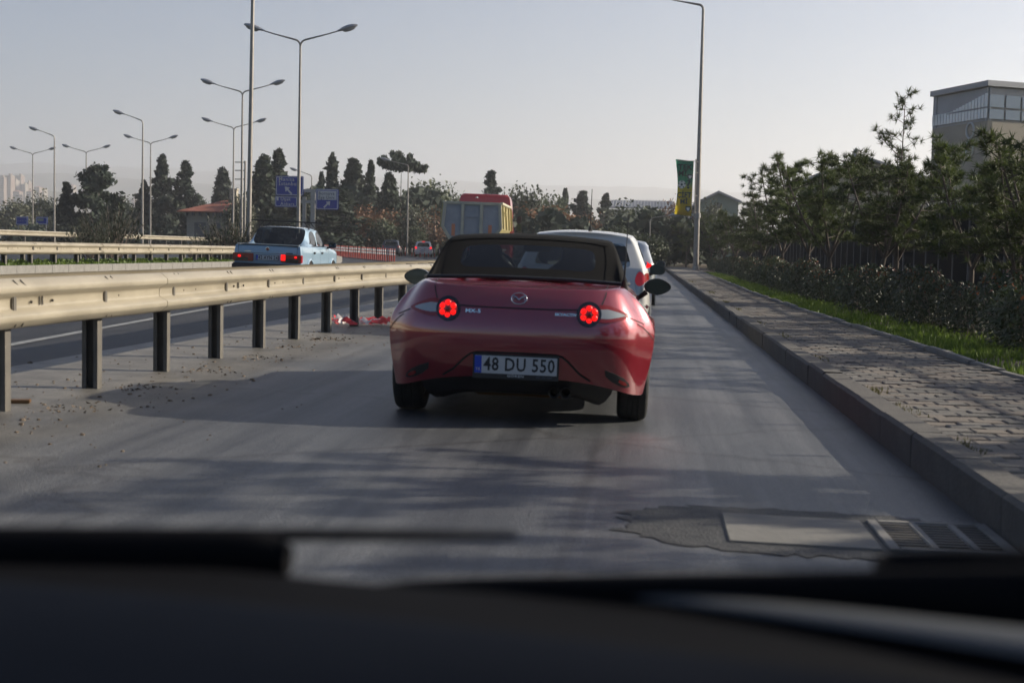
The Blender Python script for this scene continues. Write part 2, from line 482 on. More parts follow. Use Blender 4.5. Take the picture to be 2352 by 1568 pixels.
M['tyre'] = mat('tyre_rubber', (0.0121, 0.0121, 0.0132), 0.8, c2=(0.022, 0.0209, 0.0198), scale=9, bump=.2, bscale=40)
M['black'] = mat('black_plastic', (0.014, 0.014, 0.016), 0.5)
M['gloss'] = mat('gloss_black', (0.010, 0.010, 0.012), 0.12, coat=.5)
M['fabric'] = mat('soft_top_fabric', (0.004875, 0.00465, 0.00465), 0.95, c2=(0.0075, 0.00675, 0.006375), scale=30, bump=.25, bscale=600, spec=.15)
M['gap'] = mat('panel_gap', (0.006, 0.004, 0.005), 0.8)
M['alloy'] = mat('alloy', (0.30, 0.30, 0.31), 0.3, 0.9)
M['chrome'] = mat('chrome', (0.62, 0.63, 0.65), 0.14, 1.0)
M['rear_glass'] = glass_mat('tinted_glass', (0.55, 0.62, 0.66), 0.50)
M['side_glass'] = glass_mat('side_glass', (0.6, 0.65, 0.66), 0.35)
M['clear_glass'] = glass_mat('clear_glass', (0.85, 0.88, 0.88), 0.8)
M['mirror'] = mat('mirror_glass', (0.045, 0.065, 0.09), 0.06, 1.0)
M['brake'] = mat('lit_brake_lamp', (0.40, 0.006, 0.004), 0.3, emit=(1.0, 0.006, 0.004), estr=0.85)
M['braked'] = mat('red_lens', (0.22, 0.012, 0.010), 0.15, coat=.6)
M['brakeglow'] = mat('glowing_red_lens', (0.33, 0.014, 0.020), 0.2, emit=(1.0, 0.02, 0.01), estr=0.06, coat=.5)
M['clearlens'] = mat('clear_lens', (0.36, 0.37, 0.36), 0.12, .3, coat=.6)
M['amber'] = mat('amber_lens', (0.5, 0.12, 0.01), 0.2)
M['plate'] = mat('plate_white', (0.434, 0.448, 0.462), 0.45)
M['plateblue'] = mat('plate_blue', (0.012, 0.05, 0.42), 0.45)
M['ink'] = mat('plate_ink', (0.015, 0.015, 0.018), 0.6)
M['exhaust'] = mat('exhaust_steel', (0.03, 0.028, 0.026), 0.5, 0.6)
M['brass'] = mat('rusty_silencer', (0.16, 0.085, 0.035), 0.6, 0.5)
M['seat'] = mat('black_leather', (0.02, 0.02, 0.022), 0.5)
M['dash'] = mat('dashboard_plastic', (0.0030, 0.0045, 0.0085), 0.9, c2=(0.0045, 0.0062, 0.0108), scale=3, bump=.08, bscale=300, spec=.03)
M['rubber'] = mat('wiper_rubber', (0.003, 0.003, 0.004), 0.8, spec=.1)
M['cowl'] = mat('cowl_plastic', (0.003, 0.003, 0.004), 0.85, spec=.08)
M['bonnet'] = mat('grey_trim', (0.075, 0.076, 0.076), 0.5, .0, spec=.3)
M['tape_red'] = mat('red_tape', (0.48, 0.03, 0.04), 0.5)
M['tape_white'] = mat('white_tape', (0.70, 0.62, 0.60), 0.5)
M['banner'] = banner_mat()
M['bannerink'] = mat('banner_ink', (0.012, 0.05, 0.04), 0.7)
M['bannerwhite'] = mat('banner_white', (0.6, 0.62, 0.55), 0.7)
# ================================================================== SETTING
def struct(o):
    o['kind'] = 'structure'; return o
def shift(Y):
    """the main carriageway bends to the left beyond Y = 55"""
    return -((Y - 55.0) ** 2) / 205.0 if Y > 55 else 0.0
def sheet(name, m, ys, edges, z=0.0, nx=6):
    """a strip of ground: edges(Y) -> (x0, x1)"""
    b = MB(); rows = []
    for Y in ys:
        x0, x1 = edges(Y)
        rows.append([(lerp(x0, x1, k / nx), Y, gz(lerp(x0, x1, k / nx)) + z) for k in range(nx + 1)])
    b.grid(rows)
    return struct(b.build(name, m))
INNER_T = [(-30, 3.2), (5, 3.2), (12, 3.16), (17, 3.06), (26, 2.92), (38, 2.86), (60, 3.1), (80, 3.3), (140, 3.4)]
def inner(Y): return interp(Y, INNER_T)
KX = 1.50             # face of the kerb
SW = 0.17             # sidewalk above the lane plane

# base terrain
tb = MB()
xs = [-7000, -600, -36, -20, -10, 1.6, 40, 600, 7000]
ys = [-80, 0, 60, 150, 400, 1200, 9000]
tb.grid([[(x, y, gz(x) - 0.06) for x in xs] for y in ys])
struct(tb.build('ground', M['earth']))

# lane (ramp) with a dusty left margin
def dusty_lane():
    m = M['lane']
    n, l = m.node_tree.nodes, m.node_tree.links
    b = n['Principled BSDF']
    src = b.inputs['Base Color'].links[0].from_socket
    tc = n.new('ShaderNodeTexCoord'); sp = n.new('ShaderNodeSeparateXYZ'); l.new(tc.outputs['Object'], sp.inputs[0])
    nz = n.new('ShaderNodeTexNoise'); nz.inputs['Scale'].default_value = 0.9; nz.inputs['Detail'].default_value = 7
    l.new(tc.outputs['Object'], nz.inputs['Vector'])
    ad = n.new('ShaderNodeMath'); ad.operation = 'MULTIPLY_ADD'; ad.inputs[1].default_value = 2.2
    l.new(nz.outputs['Fac'], ad.inputs[0]); l.new(sp.outputs['X'], ad.inputs[2])
    mr = n.new('ShaderNodeMapRange'); mr.inputs['From Min'].default_value = -2.9; mr.inputs['From Max'].default_value = -1.7
    mr.inputs['To Min'].default_value = 0.9; mr.inputs['To Max'].default_value = 0.0
    l.new(ad.outputs[0], mr.inputs['Value'])
    n2 = n.new('ShaderNodeTexNoise'); n2.inputs['Scale'].default_value = 4.0; n2.inputs['Detail'].default_value = 9
    n2.inputs['Roughness'].default_value = .75
    l.new(tc.outputs['Object'], n2.inputs['Vector'])
    rp = n.new('ShaderNodeValToRGB')
    rp.color_ramp.elements[0].position = 0.33; rp.color_ramp.elements[0].color = rgb((0.100, 0.090, 0.076))
    rp.color_ramp.elements[1].position = 0.6; rp.color_ramp.elements[1].color = rgb((0.195, 0.178, 0.152))
    l.new(n2.outputs['Fac'], rp.inputs['Fac'])
    mx = n.new('ShaderNodeMix'); mx.data_type = 'RGBA'
    l.new(mr.outputs['Result'], mx.inputs['Factor']); l.new(src, mx.inputs[6]); l.new(rp.outputs['Color'], mx.inputs[7])
    l.new(mx.outputs[2], b.inputs['Base Color'])
dusty_lane()
YS = [-30, -10, 0, 5, 10, 15, 20, 30, 40, 55, 70, 85, 100, 115, 130, 150]
sheet('ramp_road', M['lane'], YS, lambda Y: (interp(Y, [(0, -5.15), (30, -5.0), (60, -4.2), (150, -3.0)]), KX + 0.03), 0.0)
sheet('highway', M['highway'], YS + [170, 190], lambda Y: (-14.55 + shift(Y), interp(Y, [(0, -5.1), (30, -4.95), (60, -4.1), (150, -2.6), (190, -2.6)])), -0.006)
sheet('opposite_carriageway', M['highway'], YS + [170, 190], lambda Y: (-34.0 + 1.2 * shift(Y), -17.8 + shift(Y)), -0.006)
# median: raised bed with kerb
sheet('median_bed', M['soil'], YS, lambda Y: (-17.78 + shift(Y), -14.75 + shift(Y)), 0.17)
# painted lines
def line(pts, w, z=0.004):
    b = MB(); rows = []
    for (x, y) in pts: rows.append([(x - w / 2, y, gz(x) + z - .006 * (x < -5.1)), (x + w / 2, y, gz(x) + z - .006 * (x < -5.1))])
    b.grid(rows); return b
o = struct(line([(-5.9, -5), (-6.06, 13), (-6.65, 20.5), (-7.3, 30), (-8.4, 45), (-9.5, 60), (-12, 85), (-17.5, 110)], 0.13).build('edge_line', M['paint']))
struct(line([(-14.0 + shift(y), y) for y in (-5, 20, 40, 55, 70, 85, 100, 120)], 0.14).build('edge_line', M['paint']))
for k in range(9):
    y0 = 6 + k * 12.0
    x0 = -10.0 + shift(y0) * .8
    struct(line([(x0, y0), (x0 + (shift(y0 + 4) - shift(y0)) * .8, y0 + 4)], 0.13).build('lane_dash', M['paint']))
struct(line([(-9.5, 62), (-10.5, 75), (-14.5, 97), (-19.2, 112)], 0.16, .006).build('gore_line', M['paint']))

# kerb of the sidewalk: one stone after another
kerb = struct(thing('kerb', None, None))
kerb_meshes = []
for v in range(4):
    b = MB()
    w, L, h, ch = 0.17, 0.996, 0.32, 0.022
    r = random.Random(30 + v)
    j = lambda: r.uniform(-.006, .006)
    prof = [(0.012 + j(), -0.12), (0, 0.02), (0 + j(), 0.20 - ch), (ch, 0.20 + j() * .5), (w, 0.20), (w, -0.12)]
    rows = [[(a, y, z) for a, z in prof] for y in (0, L)]
    b.grid(rows, closed=True)
    b.f += [tuple(range(5, -1, -1)), tuple(range(6, 12))]
    kerb_meshes.append(b.mesh('kerb_stone', M['kerb']))
for k in range(110):
    o = link('kerb_stone', kerb_meshes[rnd.randrange(4)], kerb)
    o.location = (KX + rnd.uniform(-.006, .006), -2 + k * 1.0, gz(KX) + rnd.uniform(-.006, .004))
    o.rotation_euler = (0, 0, rnd.uniform(-.004, .004))
# median kerb
mk = struct(thing('median_kerb', None, None))
b = MB(); b.box((0, 0.49, 0.09), (0.2, 0.995, 0.36)); mkm = b.mesh('median_kerb_stone', M['kerb2'], bevel=.006)
Y = 14.0
while Y < 92:
    o = link('median_kerb_stone', mkm, mk)
    x = -14.65 + shift(Y)
    o.location = (x, Y, gz(x) - .02); o.rotation_euler = (0, 0, -math.atan(shift(Y + 1) - shift(Y)) * -1)
    Y += 1.0
# sidewalk: sand bed, pavers, edging stones
SY = [-5, 0, 5, 10, 15, 20, 25, 30, 40, 50, 65, 80, 100, 125]
bed = MB(); bed.grid([[(KX + 0.165, y, gz(KX) + SW - 0.012), (inner(y) + 0.02, y, gz(KX) + SW - 0.012 + 0.0)] for y in SY])
walk = struct(bed.build('sidewalk', M['joint']))
PW, PL = 0.205, 0.170
pav_meshes = []
for k, mm in enumerate(('paver_a', 'paver_b', 'paver_c', 'paver_a', 'paver_b')):
    b = MB(); g = .0035; c = .008; x, y = PW / 2 - g, PL / 2 - g
    base = [(-x, -y), (x, -y), (x, y), (-x, y)]
    top = [(-x + c, -y + c), (x - c, -y + c), (x - c, y - c), (-x + c, y - c)]
    b.add([(a, q, -.03) for a, q in base] + [(a, q, -.006) for a, q in base] + [(a, q, 0) for a, q in top],
          [(0, 1, 5, 4), (1, 2, 6, 5), (2, 3, 7, 6), (3, 0, 4, 7), (4, 5, 9, 8), (5, 6, 10, 9), (6, 7, 11, 10), (7, 4, 8, 11), (8, 9, 10, 11)])
    pav_meshes.append(b.mesh('paver', M[mm]))
rest = {0: MB(), 1: MB(), 2: MB()}
cands = []
row = 0; Y = 4.4
while Y < 60:
    x = KX + 0.19 + (PW / 2 if row % 2 else 0)
    while x + PW / 2 < inner(Y) - 0.0:
        cands.append((x, Y)); x += PW
    Y += PL; row += 1
zp = gz(KX) + SW + 0.012
def seen(x, y):
    q = CAM_R.transposed() @ (Vector((x, y, zp)) - CAM_P)
    u = 1176 + FPX * q.x / -q.z; v = 784 - FPX * q.y / -q.z
    return u < 2360 and v < 1200
near = sorted([c for c in cands if seen(*c)], key=lambda c: c[1])[:300]
nearset = set(near)
for (x, y) in cands:
    dz = rnd.uniform(-.006, .005); tx, ty = rnd.uniform(-.02, .02), rnd.uniform(-.02, .02)
    if (x, y) in nearset:
        o = link('paver', pav_meshes[rnd.randrange(5)], walk)
        o.location = (x, y, zp + dz); o.rotation_euler = (tx, ty, rnd.uniform(-.02, .02))
    else:
        me = pav_meshes[0]
        k = rnd.choice((0, 0, 1, 1, 2))
        rest[k].add([(x + v.co.x, y + v.co.y, zp + dz + v.co.z + tx * v.co.y + ty * v.co.x) for v in me.vertices], [tuple(p.vertices) for p in me.polygons])
for k, mm in enumerate(('paver_a', 'paver_b', 'paver_c')):
    rest[k].build('paver_field', M[mm], walk)['kind'] = 'stuff'
# the far end of the sidewalk, too far for single stones
b = MB(); b.grid([[(KX + 0.17, y, zp), (inner(y), y, zp)] for y in (60, 70, 80, 100, 125)])
b.build('paving_surface', M['paver_a'], walk)
edge = struct(thing('sidewalk_edging', None, None))
em = []
for v in range(3):
    b = MB(); b.box((0, .49, -.04), (0.09, .98, .22)); em.append(b.mesh('edging_stone', M['kerb2'], bevel=.012))
Y = 4.0
while Y < 95:
    if not (33.0 < Y < 33.9):
        o = link('edging_stone', em[rnd.randrange(3)], edge)
        o.location = (inner(Y) + .06 + rnd.uniform(-.012, .012), Y, gz(KX) + SW - .035 + rnd.uniform(-.012, .012))
        o.rotation_euler = (rnd.uniform(-.012, .012), 0, -math.atan(inner(Y + 1) - inner(Y)))
    Y += 1.0
# verge soil
b = MB(); b.grid([[(inner(y) + .1, y, gz(KX) + SW - .03), (inner(y) + 1.0, y, gz(KX) + SW - .01), (9.0, y, gz(KX) + SW)] for y in SY + [160]])
verge = struct(b.build('verge', M['soil']))
VZ = gz(KX) + SW - .02

# grass
def blades(n, fx, h0, h1, m, name, w=.012, rz=None, lean=.6):
    b = MB(); r = random.Random(len(name) * 31 + n)
    for _ in range(n):
        p = fx(r)
        if p is None: continue
        h = r.uniform(h0, h1) * (1 + .0 * p[1]); a = r.uniform(0, 2 * pi); ww = w * r.uniform(.7, 1.5) * max(1.0, p[1] / 14.0)
        t = r.uniform(.1, lean) * h; d = r.uniform(0, 2 * pi)
        p = Vector(p)
        e = Vector((cos(a) * ww, sin(a) * ww, 0))
        b.add([p - e, p + e, p + Vector((cos(d) * t, sin(d) * t, h))], [(0, 1, 2)])
    o = b.build(name, m); o['kind'] = 'stuff'; return o
def vg(r):
    y = 8.5 + (r.random() ** 1.7) * 72
    x = inner(y) + .11 + (r.random() ** 1.15) * 1.35
    clump = sin(x * 3.1 + y * .9) + sin(y * 1.7 - x * 2.0) + sin(y * .45)
    if clump < -0.7 and r.random() < .8: return None
    return (x, y, VZ - .01)
tag(blades(42000, vg, .05, .13, M['grass'], 'grass', .009), 'bright green grass between the sidewalk edging and the hedge', 'grass')
def kj(r):
    c = r.choice(KJ); y = r.gauss(c[0], c[1]); x = KX + .185 + abs(r.gauss(0, c[2]))
    return (x, y, zp - .015)
KJ = [(9.3, .25, .05), (10.6, .15, .06), (13.8, .2, .05), (17.6, .3, .06), (21, .25, .05), (26, .3, .05), (30, .35, .05), (38, .8, .12), (52, 1, .1), (7.6, .2, .04)]
tag(blades(800, kj, .015, .05, M['drygrass'], 'weeds', .006), 'dry weeds growing in the joint behind the kerb', 'weeds')
def md(r):
    y = r.uniform(24, 85); x = -14.9 - r.random() * 2.7
    return (x + shift(y), y, gz(x + shift(y)) + .17)
tag(blades(9000, md, .04, .13, M['grass'], 'median_grass', .03), 'rough grass under the cream guardrail on the median', 'grass')
# pebbles and dirt along the guardrail foot
b = MB(); r = random.Random(5)
for _ in range(800):
    y = 6.5 + r.random() ** 1.6 * 30; x = -3.9 + r.gauss(0.15, .6)
    if x < -5.1 or x > -1.6: continue
    s = abs(r.gauss(0, .006)) + .003
    if r.random() < .03: s *= 1.8
    z = gz(x) + s * .3
    b.add([(x + s * cos(k * 1.05 + y) * r.uniform(.7, 1.3), y + s * sin(k * 1.05 + y) * r.uniform(.7, 1.3), z - s * .35) for k in range(6)] + [(x + s * .7 * cos(k * 1.05 + y), y + s * .7 * sin(k * 1.05 + y), z + s * r.uniform(.15, .45)) for k in range(6)],
          [(k, (k + 1) % 6, 6 + (k + 1) % 6, 6 + k) for k in range(6)] + [(6, 7, 8, 9, 10, 11)])
o = b.build('gravel', M['rock']); tag(o, 'small stones and dirt strewn along the guardrail posts', 'gravel', kind='stuff')
def dr(r):
    k = r.choice((0, 1, 2, 3, 4, 5)); y = r.gauss(8.6 + 1.48 * k, .16); x = -3.75 + abs(r.gauss(0, .22))
    return (x, y, gz(x))
tag(blades(260, dr, .004, .02, M['rock'], 'litter', .012, lean=3), 'dry leaf litter gathered at the post feet', 'litter')
# flat brown board lying by the nearest post
b = MB(); p = on_ground(40, 925); b.box((p.x, p.y, p.z + .012), (.16, .09, .022), Matrix.Rotation(.3, 3, 'Z'))
tag(b.build('wood_scrap', M['brass'], bevel=.004), 'brown scrap of board lying by the nearest guardrail post', 'board')

# ---------------------------------------------------------------- hills
def hill(name, m, D, prof, depth, n=90, seed=1, rough=6.0):
    """prof: list of (u, v) of the ridge line in picture pixels at distance D"""
    r = random.Random(seed); b = MB(); rows = []
    pts = []
    u0, u1 = prof[0][0], prof[-1][0]
    ph = [(r.uniform(.004, .05), r.uniform(0, 6), r.uniform(.2, 1)) for _ in range(14)]
    for k in range(n + 1):
        u = lerp(u0, u1, k / n)
        v = interp(u, prof)
        p = at(u, v, D)
        h = sum(a[2] * sin(u * a[0] + a[1]) for a in ph) / 5 * rough
        pts.append((p.x, p.z + h))
    for j in range(9):
        t = j / 8.0
        f = sin(t * pi / 2) ** 1.2
        rows.append([(x, D - depth * (1 - t), z * f - 5 * (1 - f) + (r.uniform(-1, 1) * rough * .35 if 0 < j < 8 else 0)) for (x, z) in pts])
    rows.append([(x, D + depth, -20) for x, z in pts])
    b.grid(rows)
    return struct(b.build(name, m, smooth='all'))
hill('far_hills', M['hill1'], 5200, [(-1200, 360), (-300, 372), (0, 376), (150, 380), (330, 388), (560, 398), (800, 406), (1100, 420), (1400, 432), (1700, 442), (2100, 452), (2800, 470), (4200, 500)], 1500, 160, 3, 9)
hill('town_hill', M['hill2'], 2100, [(-900, 395), (-200, 405), (0, 420), (60, 428), (120, 440), (220, 455), (330, 465), (480, 480), (700, 500), (900, 530), (1150, 585)], 700, 80, 8, 3)
hill('near_ridge', M['hill2'], 3400, [(-800, 392), (-100, 396), (150, 402), (300, 412), (520, 425), (800, 440), (1200, 455), (1600, 470), (2000, 490)], 900, 100, 12, 6)
# ================================================================== GUARDRAILS
def wprof():
    """W-beam profile, (depth, height) with depth towards the traffic; height 0 .. 0.31"""
    c = [(.018, 0.0), (.030, .003), (.044, .014), (.080, .044), (.085, .054), (.085, .080), (.080, .090), (.026, .118), (.018, .126), (.016, .140), (.016, .155)]
    c = c + [(a, .31 - z) for a, z in reversed(c[:-1])]
    return c
WP = wprof()
def beam_mesh(path, side, ztop, m, thick=.004):
    """path: list of (x, y); side=+1 face towards +X"""
    b = MB(); rows = []
    for i, (x, y) in enumerate(path):
        x2, y2 = path[min(i + 1, len(path) - 1)]; x1, y1 = path[max(i - 1, 0)]
        t = Vector((x2 - x1, y2 - y1, 0)).normalized()
        nrm = Vector((t.y, -t.x, 0)) * side
        rows.append([Vector((x, y, gz(x) + ztop - .31 + h)) + nrm * d for d, h in WP] + [Vector((x, y, gz(x) + ztop - .31 + h)) + nrm * (d - thick) for d, h in reversed(WP)])
    b.grid(rows, closed=True)
    n = len(rows[0])
    b.f += [tuple(range(n)), tuple(len(b.v) - n + k for k in reversed(range(n)))]
    return b
def post_mesh(h, m):
    b = MB(); w, d, t = .115, .085, .010       # C section, open to -Y
    b.box((0, d / 2 - t / 2, h / 2 - .1), (w, t, h + .2))
    b.box((-w / 2 + t / 2, -t / 2, h / 2 - .1), (t, d - t, h + .2))
    b.box((w / 2 - t / 2, -t / 2, h / 2 - .1), (t, d - t, h + .2))
    b.box((-w / 2 + .02, -d / 2 + t / 2 , h / 2 - .1), (.02, t * .9, h + .19)); b.box((w / 2 - .02, -d / 2 + t / 2, h / 2 - .1), (.02, t * .9, h + .19))
    return b.mesh('post', m)
RT = 0.815
POST = post_mesh(.70, M['railpost'])
bolt_b = MB()
bolt_b.lathe([(.0, .012), (.012, .012), (.019, .002), (.019, 0)], 8, Matrix.Rotation(pi / 2, 3, 'Y'))
BOLT = bolt_b.mesh('bolt', M['bolt'])
sl = MB(); sl.box((0, 0, 0), (.004, .012, .055)); SLOT = sl.mesh('slot', M['bolt'])
sp = MB(); sp.box((0, 0, 0), (.10, .05, .16)); SPACER = sp.mesh('spacer', M['railpost'], bevel=.006)
def guardrail(name, label, fx, y0, y1, side, spacing, phase, group=None, two=None, ztop=RT, detail_to=30, seg=4.0):
    g = thing(name, label, 'guardrail', (0, 0, 0), 0, group)
    off = .075 * side
    # beams in 4 m lengths, the far one tucked behind the near one
    y = y0
    while y < y1:
        e = min(y + seg + .16, y1)
        k = max(2, int((e - y) / 1.0) + 1)
        w = [0.004 if q > k - 3 and q >= k else 0 for q in range(k + 1)]
        pts = []
        for q in range(k + 1):
            yy = lerp(y, e, q / k)
            wob = .012 * sin(yy * 1.9 + y) + .006 * sin(yy * 5.1)
            pts.append((fx(yy) + off + wob - side * .006 * (q / k), yy))
        beam_mesh(pts, side, ztop, None).build('beam', M['rail'], g, smooth=True)
        if two:
            pts = [(two(yy) - off * .9 + .01 * sin(yy * 1.7), yy) for yy in [lerp(y, e, q / k) for q in range(k + 1)]]
            beam_mesh(pts, -side, ztop + .004, None).build('beam', M['rail'], g, smooth=True)
        y += seg
    y = phase
    i = 0
    while y < y1:
        x = fx(y)
        o = link('post', POST, g); o.location = (x, y, gz(x)); o.rotation_euler = (0, 0, rnd.uniform(-.05, .05))
        o = link('spacer', SPACER, g); o.location = (x + side * .055, y, gz(x) + ztop - .155)
        if two:
            o = link('spacer', SPACER, g); o.location = ((x + two(y)) / 2, y, gz(x) + ztop - .045); o.scale = (max(1.2, abs(x - two(y)) / .1), 1.1, .35)
        if y < detail_to and y > y0:
            xf = x + off + side * .012
            for dz in (-.012, .012):
                pass
            o = link('bolt', BOLT, g); o.location = (xf, y, gz(x) + ztop - .155); o.scale = (side, 1, 1)
            for dy in (-.035, .035):
                o = link('slot', SLOT, g); o.location = (xf - side * .001, y + .42 + dy * .6, gz(x) + ztop - .150); o.rotation_euler = (.1, 0, 0)
            o = link('bolt', BOLT, g); o.location = (xf, y + .26, gz(x) + ztop - .155); o.scale = (side, .55, .55)
            o = link('bolt', BOLT, g); o.location = (xf, y + .58, gz(x) + ztop - .155); o.scale = (side, .55, .55)
            for dy in (-.05, .05):
                o = link('slot', SLOT, g); o.location = (x + off + side * .058, y + dy, gz(x) + ztop - .030); o.rotation_euler = (.5, side * -.62, 0)
                o = link('slot', SLOT, g); o.location = (x + off + side * .056, y + dy, gz(x) + ztop - .282); o.rotation_euler = (.5, side * .62, 0); o.scale = (1, 1, .8)
        y += spacing; i += 1
    return g
NEARX = lambda Y: interp(Y, [(-10, -3.93), (16, -3.92), (20, -3.80), (25, -3.5), (32, -3.1), (45, -2.6), (70, -2.2)])
NEARB = lambda Y: interp(Y, [(-10, -4.05), (15, -4.06), (25, -4.15), (35, -4.35), (70, -5.2)])
guardrail('near_guardrail', 'cream double W-beam guardrail on grey posts beside the red convertible', NEARX, 3.0, 43, 1, 1.48, 5.41, two=NEARB)
MEDX = lambda Y: -15.75 + shift(Y)
guardrail('median_guardrail', 'cream guardrail along the grassy median behind the pale blue sedan', MEDX, 20, 84, 1, 1.5, 20.4, ztop=.78, detail_to=60)
MEDX2 = lambda Y: -17.3 + shift(Y)
guardrail('median_guardrail', 'second cream guardrail on the far edge of the grassy median', MEDX2, 22, 84, -1, 2.0, 22.4, ztop=.76, detail_to=0)
FARX = lambda Y: -34.6 + .6 * shift(Y - 40)
guardrail('far_guardrail', 'distant cream guardrail beyond the opposite carriageway and oleander bushes', FARX, 40, 120, 1, 4.0, 41, ztop=1.02, detail_to=0)

# ================================================================== LAMP POSTS
def lamp_head(parent, tip, d):
    """cobra-head luminaire at the end of an arm; d: unit direction of the arm"""
    d = Vector(d).normalized(); up = Vector((0, 0, 1)); s = d.cross(up).normalized(); u = s.cross(d)
    Mx = Matrix((d, s, u)).transposed()
    prof = [(-.16, .05, .05), (.0, .085, .08), (.12, .15, .12), (.38, .19, .15), (.64, .17, .12), (.80, .10, .07), (.84, .03, .02)]
    b = MB(); rows = []
    for (t, w, h) in prof:
        rows.append([Vector(tip) + Mx @ Vector((t, w * cos(a), h * sin(a) * (1 if sin(a) > 0 else .6))) for a in [2 * pi * k / 12 for k in range(12)]])
    b.grid(rows, closed=True); b.f += [tuple(range(12)), tuple(len(b.v) - 12 + k for k in reversed(range(12)))]
    h = b.build('lamp_head', M['lamphead'], parent, smooth='all')
    b = MB(); rows = []
    for (t, w, q) in ((.12, .10, .06), (.2, .14, .10), (.40, .155, .115), (.60, .12, .09), (.70, .06, .05)):
        rows.append([Vector(tip) + Mx @ Vector((t, w * cos(a), -.05 - q * sin(a))) for a in [pi * k / 8 for k in range(9)]])
    b.grid(rows); b.build('lens', M['lens'], h, smooth='all')
def lamp_post(name, label, x, y, H, arms, r0=.085, r1=.045, group=None, arm_len=1.9, rise=.45, zb=None, rz=0.0, door=True):
    z0 = gz(x) if zb is None else zb
    g = thing(name, label, 'lamp post', (x, y, z0 - .02), rz, group)
    MB().tube([(0, 0, 0), (0, 0, H * .5), (0, 0, H)], [r0, (r0 + r1) / 2, r1], 12).build('pole', M['pole'], g, smooth=True)
    b = MB(); b.box((0, 0, .012), (r0 * 4.2, r0 * 4.2, .025)); b.tube([(0, 0, .02), (0, 0, .3)], [r0 * 1.25, r0 * 1.22], 12)
    b.build('base_plate', M['galv'], g, smooth=True)
    for s in arms:
        pts = [(0, 0, H - .05)]
        for k in range(1, 6):
            a = k / 5 * radians(75)
            pts.append((s * .32 * (1 - cos(a)), 0, H + .32 * sin(a)))
        x5, z5 = pts[-1][0], pts[-1][2]
        pts.append((s * (arm_len - .6), 0, z5 + rise * .6)); pts.append((s * (arm_len), 0, z5 + rise))
        MB().tube(pts, [r1 * .9] * 6 + [.030, .028], 8).build('arm', M['pole'], g, smooth=True)
        p, q = Vector(pts[-2]), Vector(pts[-1])
        lamp_head(g, q, q - p)
    return g
def lp(u, vtop, Y, arms, label, zeye=None, **kw):
    """lamp whose arm joint shows at pixel (u, vtop) at distance Y"""
    p = at(u, vtop, Y); x = p.x
    return lamp_post('lamp_post', label, x, Y, p.z - gz(x) - kw.pop('dh', 0), arms, group='street lamps of the main road', **kw)
lp(690, 106, 66, (-1, 1), 'tall twin-armed street lamp crossing in front of the blue direction signs', r0=.10, r1=.05)
lp(557, 220, 88, (-1, 1), 'twin-armed street lamp just left of the thick bare mast', r0=.10, r1=.05)
lp(537, 300, 114, (-1, 1), 'twin-armed street lamp second from the thick bare mast, lower', r0=.10, r1=.05)
lp(346, 334, 134, (-1, 1), 'twin-armed street lamp between two dark conifers, above the single-armed one', r0=.10, r1=.05)
lp(198, 354, 149, (-1, 1), 'twin-armed street lamp in front of the spreading dark pine', r0=.10, r1=.05)
lp(75, 358, 155, (-1, 1), 'leftmost twin-armed street lamp before the hillside town', r0=.10, r1=.05)
lp(328, 284, 108, (-1,), 'single-armed street lamp left of the pointed conifers', r0=.10, r1=.05, arm_len=1.6)
lp(125, 318, 125, (-1,), 'single-armed street lamp nearest the hillside apartment blocks', r0=.10, r1=.05, arm_len=1.6)
lp(938, 385, 140, (-1,), 'thin street lamp rising from the delineator posts before the flat-topped pine', r0=.09, r1=.05, arm_len=2.0, rise=.4)
lp(716, 408, 150, (-1,), 'small street lamp partly hidden behind the blue direction signs', r0=.09, r1=.05, arm_len=1.6)
# thick mast running out of the picture
p = at(571, 500, 57.5)
g = thing('steel_mast', 'thick bare steel mast rising out of the picture behind the blue sedan', 'mast', (p.x, 57.5, gz(p.x)))
MB().tube([(0, 0, 0), (.06, 0, 7), (.12, 0, 14.5)], [.105, .088, .065], 14).build('pole', M['pole'], g, smooth=True)
b = MB(); b.box((0, 0, .02), (.45, .45, .04)); b.build('base_plate', M['galv'], g, bevel=.005)
# right-hand pole with the banner
BY = 92.0
p0 = at(1598, 618, BY); p1 = at(1614, 22, BY)
g = lamp_post('banner_lamp_post', 'tall grey lamp pole on the sidewalk carrying a green and yellow banner', p0.x, BY, p1.z - VZ, (-1,), r0=.19, r1=.085, arm_len=2.6, rise=.5, zb=VZ)
MB().tube([(.0, 0, 3.4), (.0, 0, 3.7)], [.22, .22], 12).build('clamp', M['galv'], g, smooth=True)
# banner
bt = at(1552, 370, BY); bb = at(1550, 492, BY); br = at(1594, 372, BY)
BW = br.x - bt.x; BH = bt.z - bb.z
bn = thing('street_banner', 'green to yellow advertising banner hanging on the right-hand lamp pole', 'banner', (bt.x, BY - .25, bb.z))
rows = []
NB = 12
for j in range(NB + 1):
    t = j / NB
    rows.append([(BW * (.98 * k / 6) + .16 * sin(t * pi) * (1 - k / 6) * 1.0 - .06 * (1 - t) * (k / 6), .05 * sin(t * 5 + k * .8) + .03 * sin(k * 2.1), BH * t + .10 * (1 - k / 6) * (t > .98) - .12 * (k / 6) * 1.0 * (t < .02) ) for k in range(7)])
b = MB(); b.grid(rows)
cl = b.build('cloth', M['banner'], bn, smooth='all'); cl.scale = (1, 1, 1)
md_ = cl.modifiers.new('t', 'SOLIDIFY'); md_.thickness = .006
sc_ = BH / 2.9
b = MB(); b.tube([(-.02, 0, BH + .02), (BW + .25, 0, BH - .01)], .022, 8); b.tube([(BW + .12, 0, BH + .12), (BW + .12, 0, -.1)], .035, 8)
for z in (BH * .98, BH * .78, .35 * BH, .04 * BH): b.tube([(BW + .1, 0, z), (BW + .42, .2, z)], .028, 8)
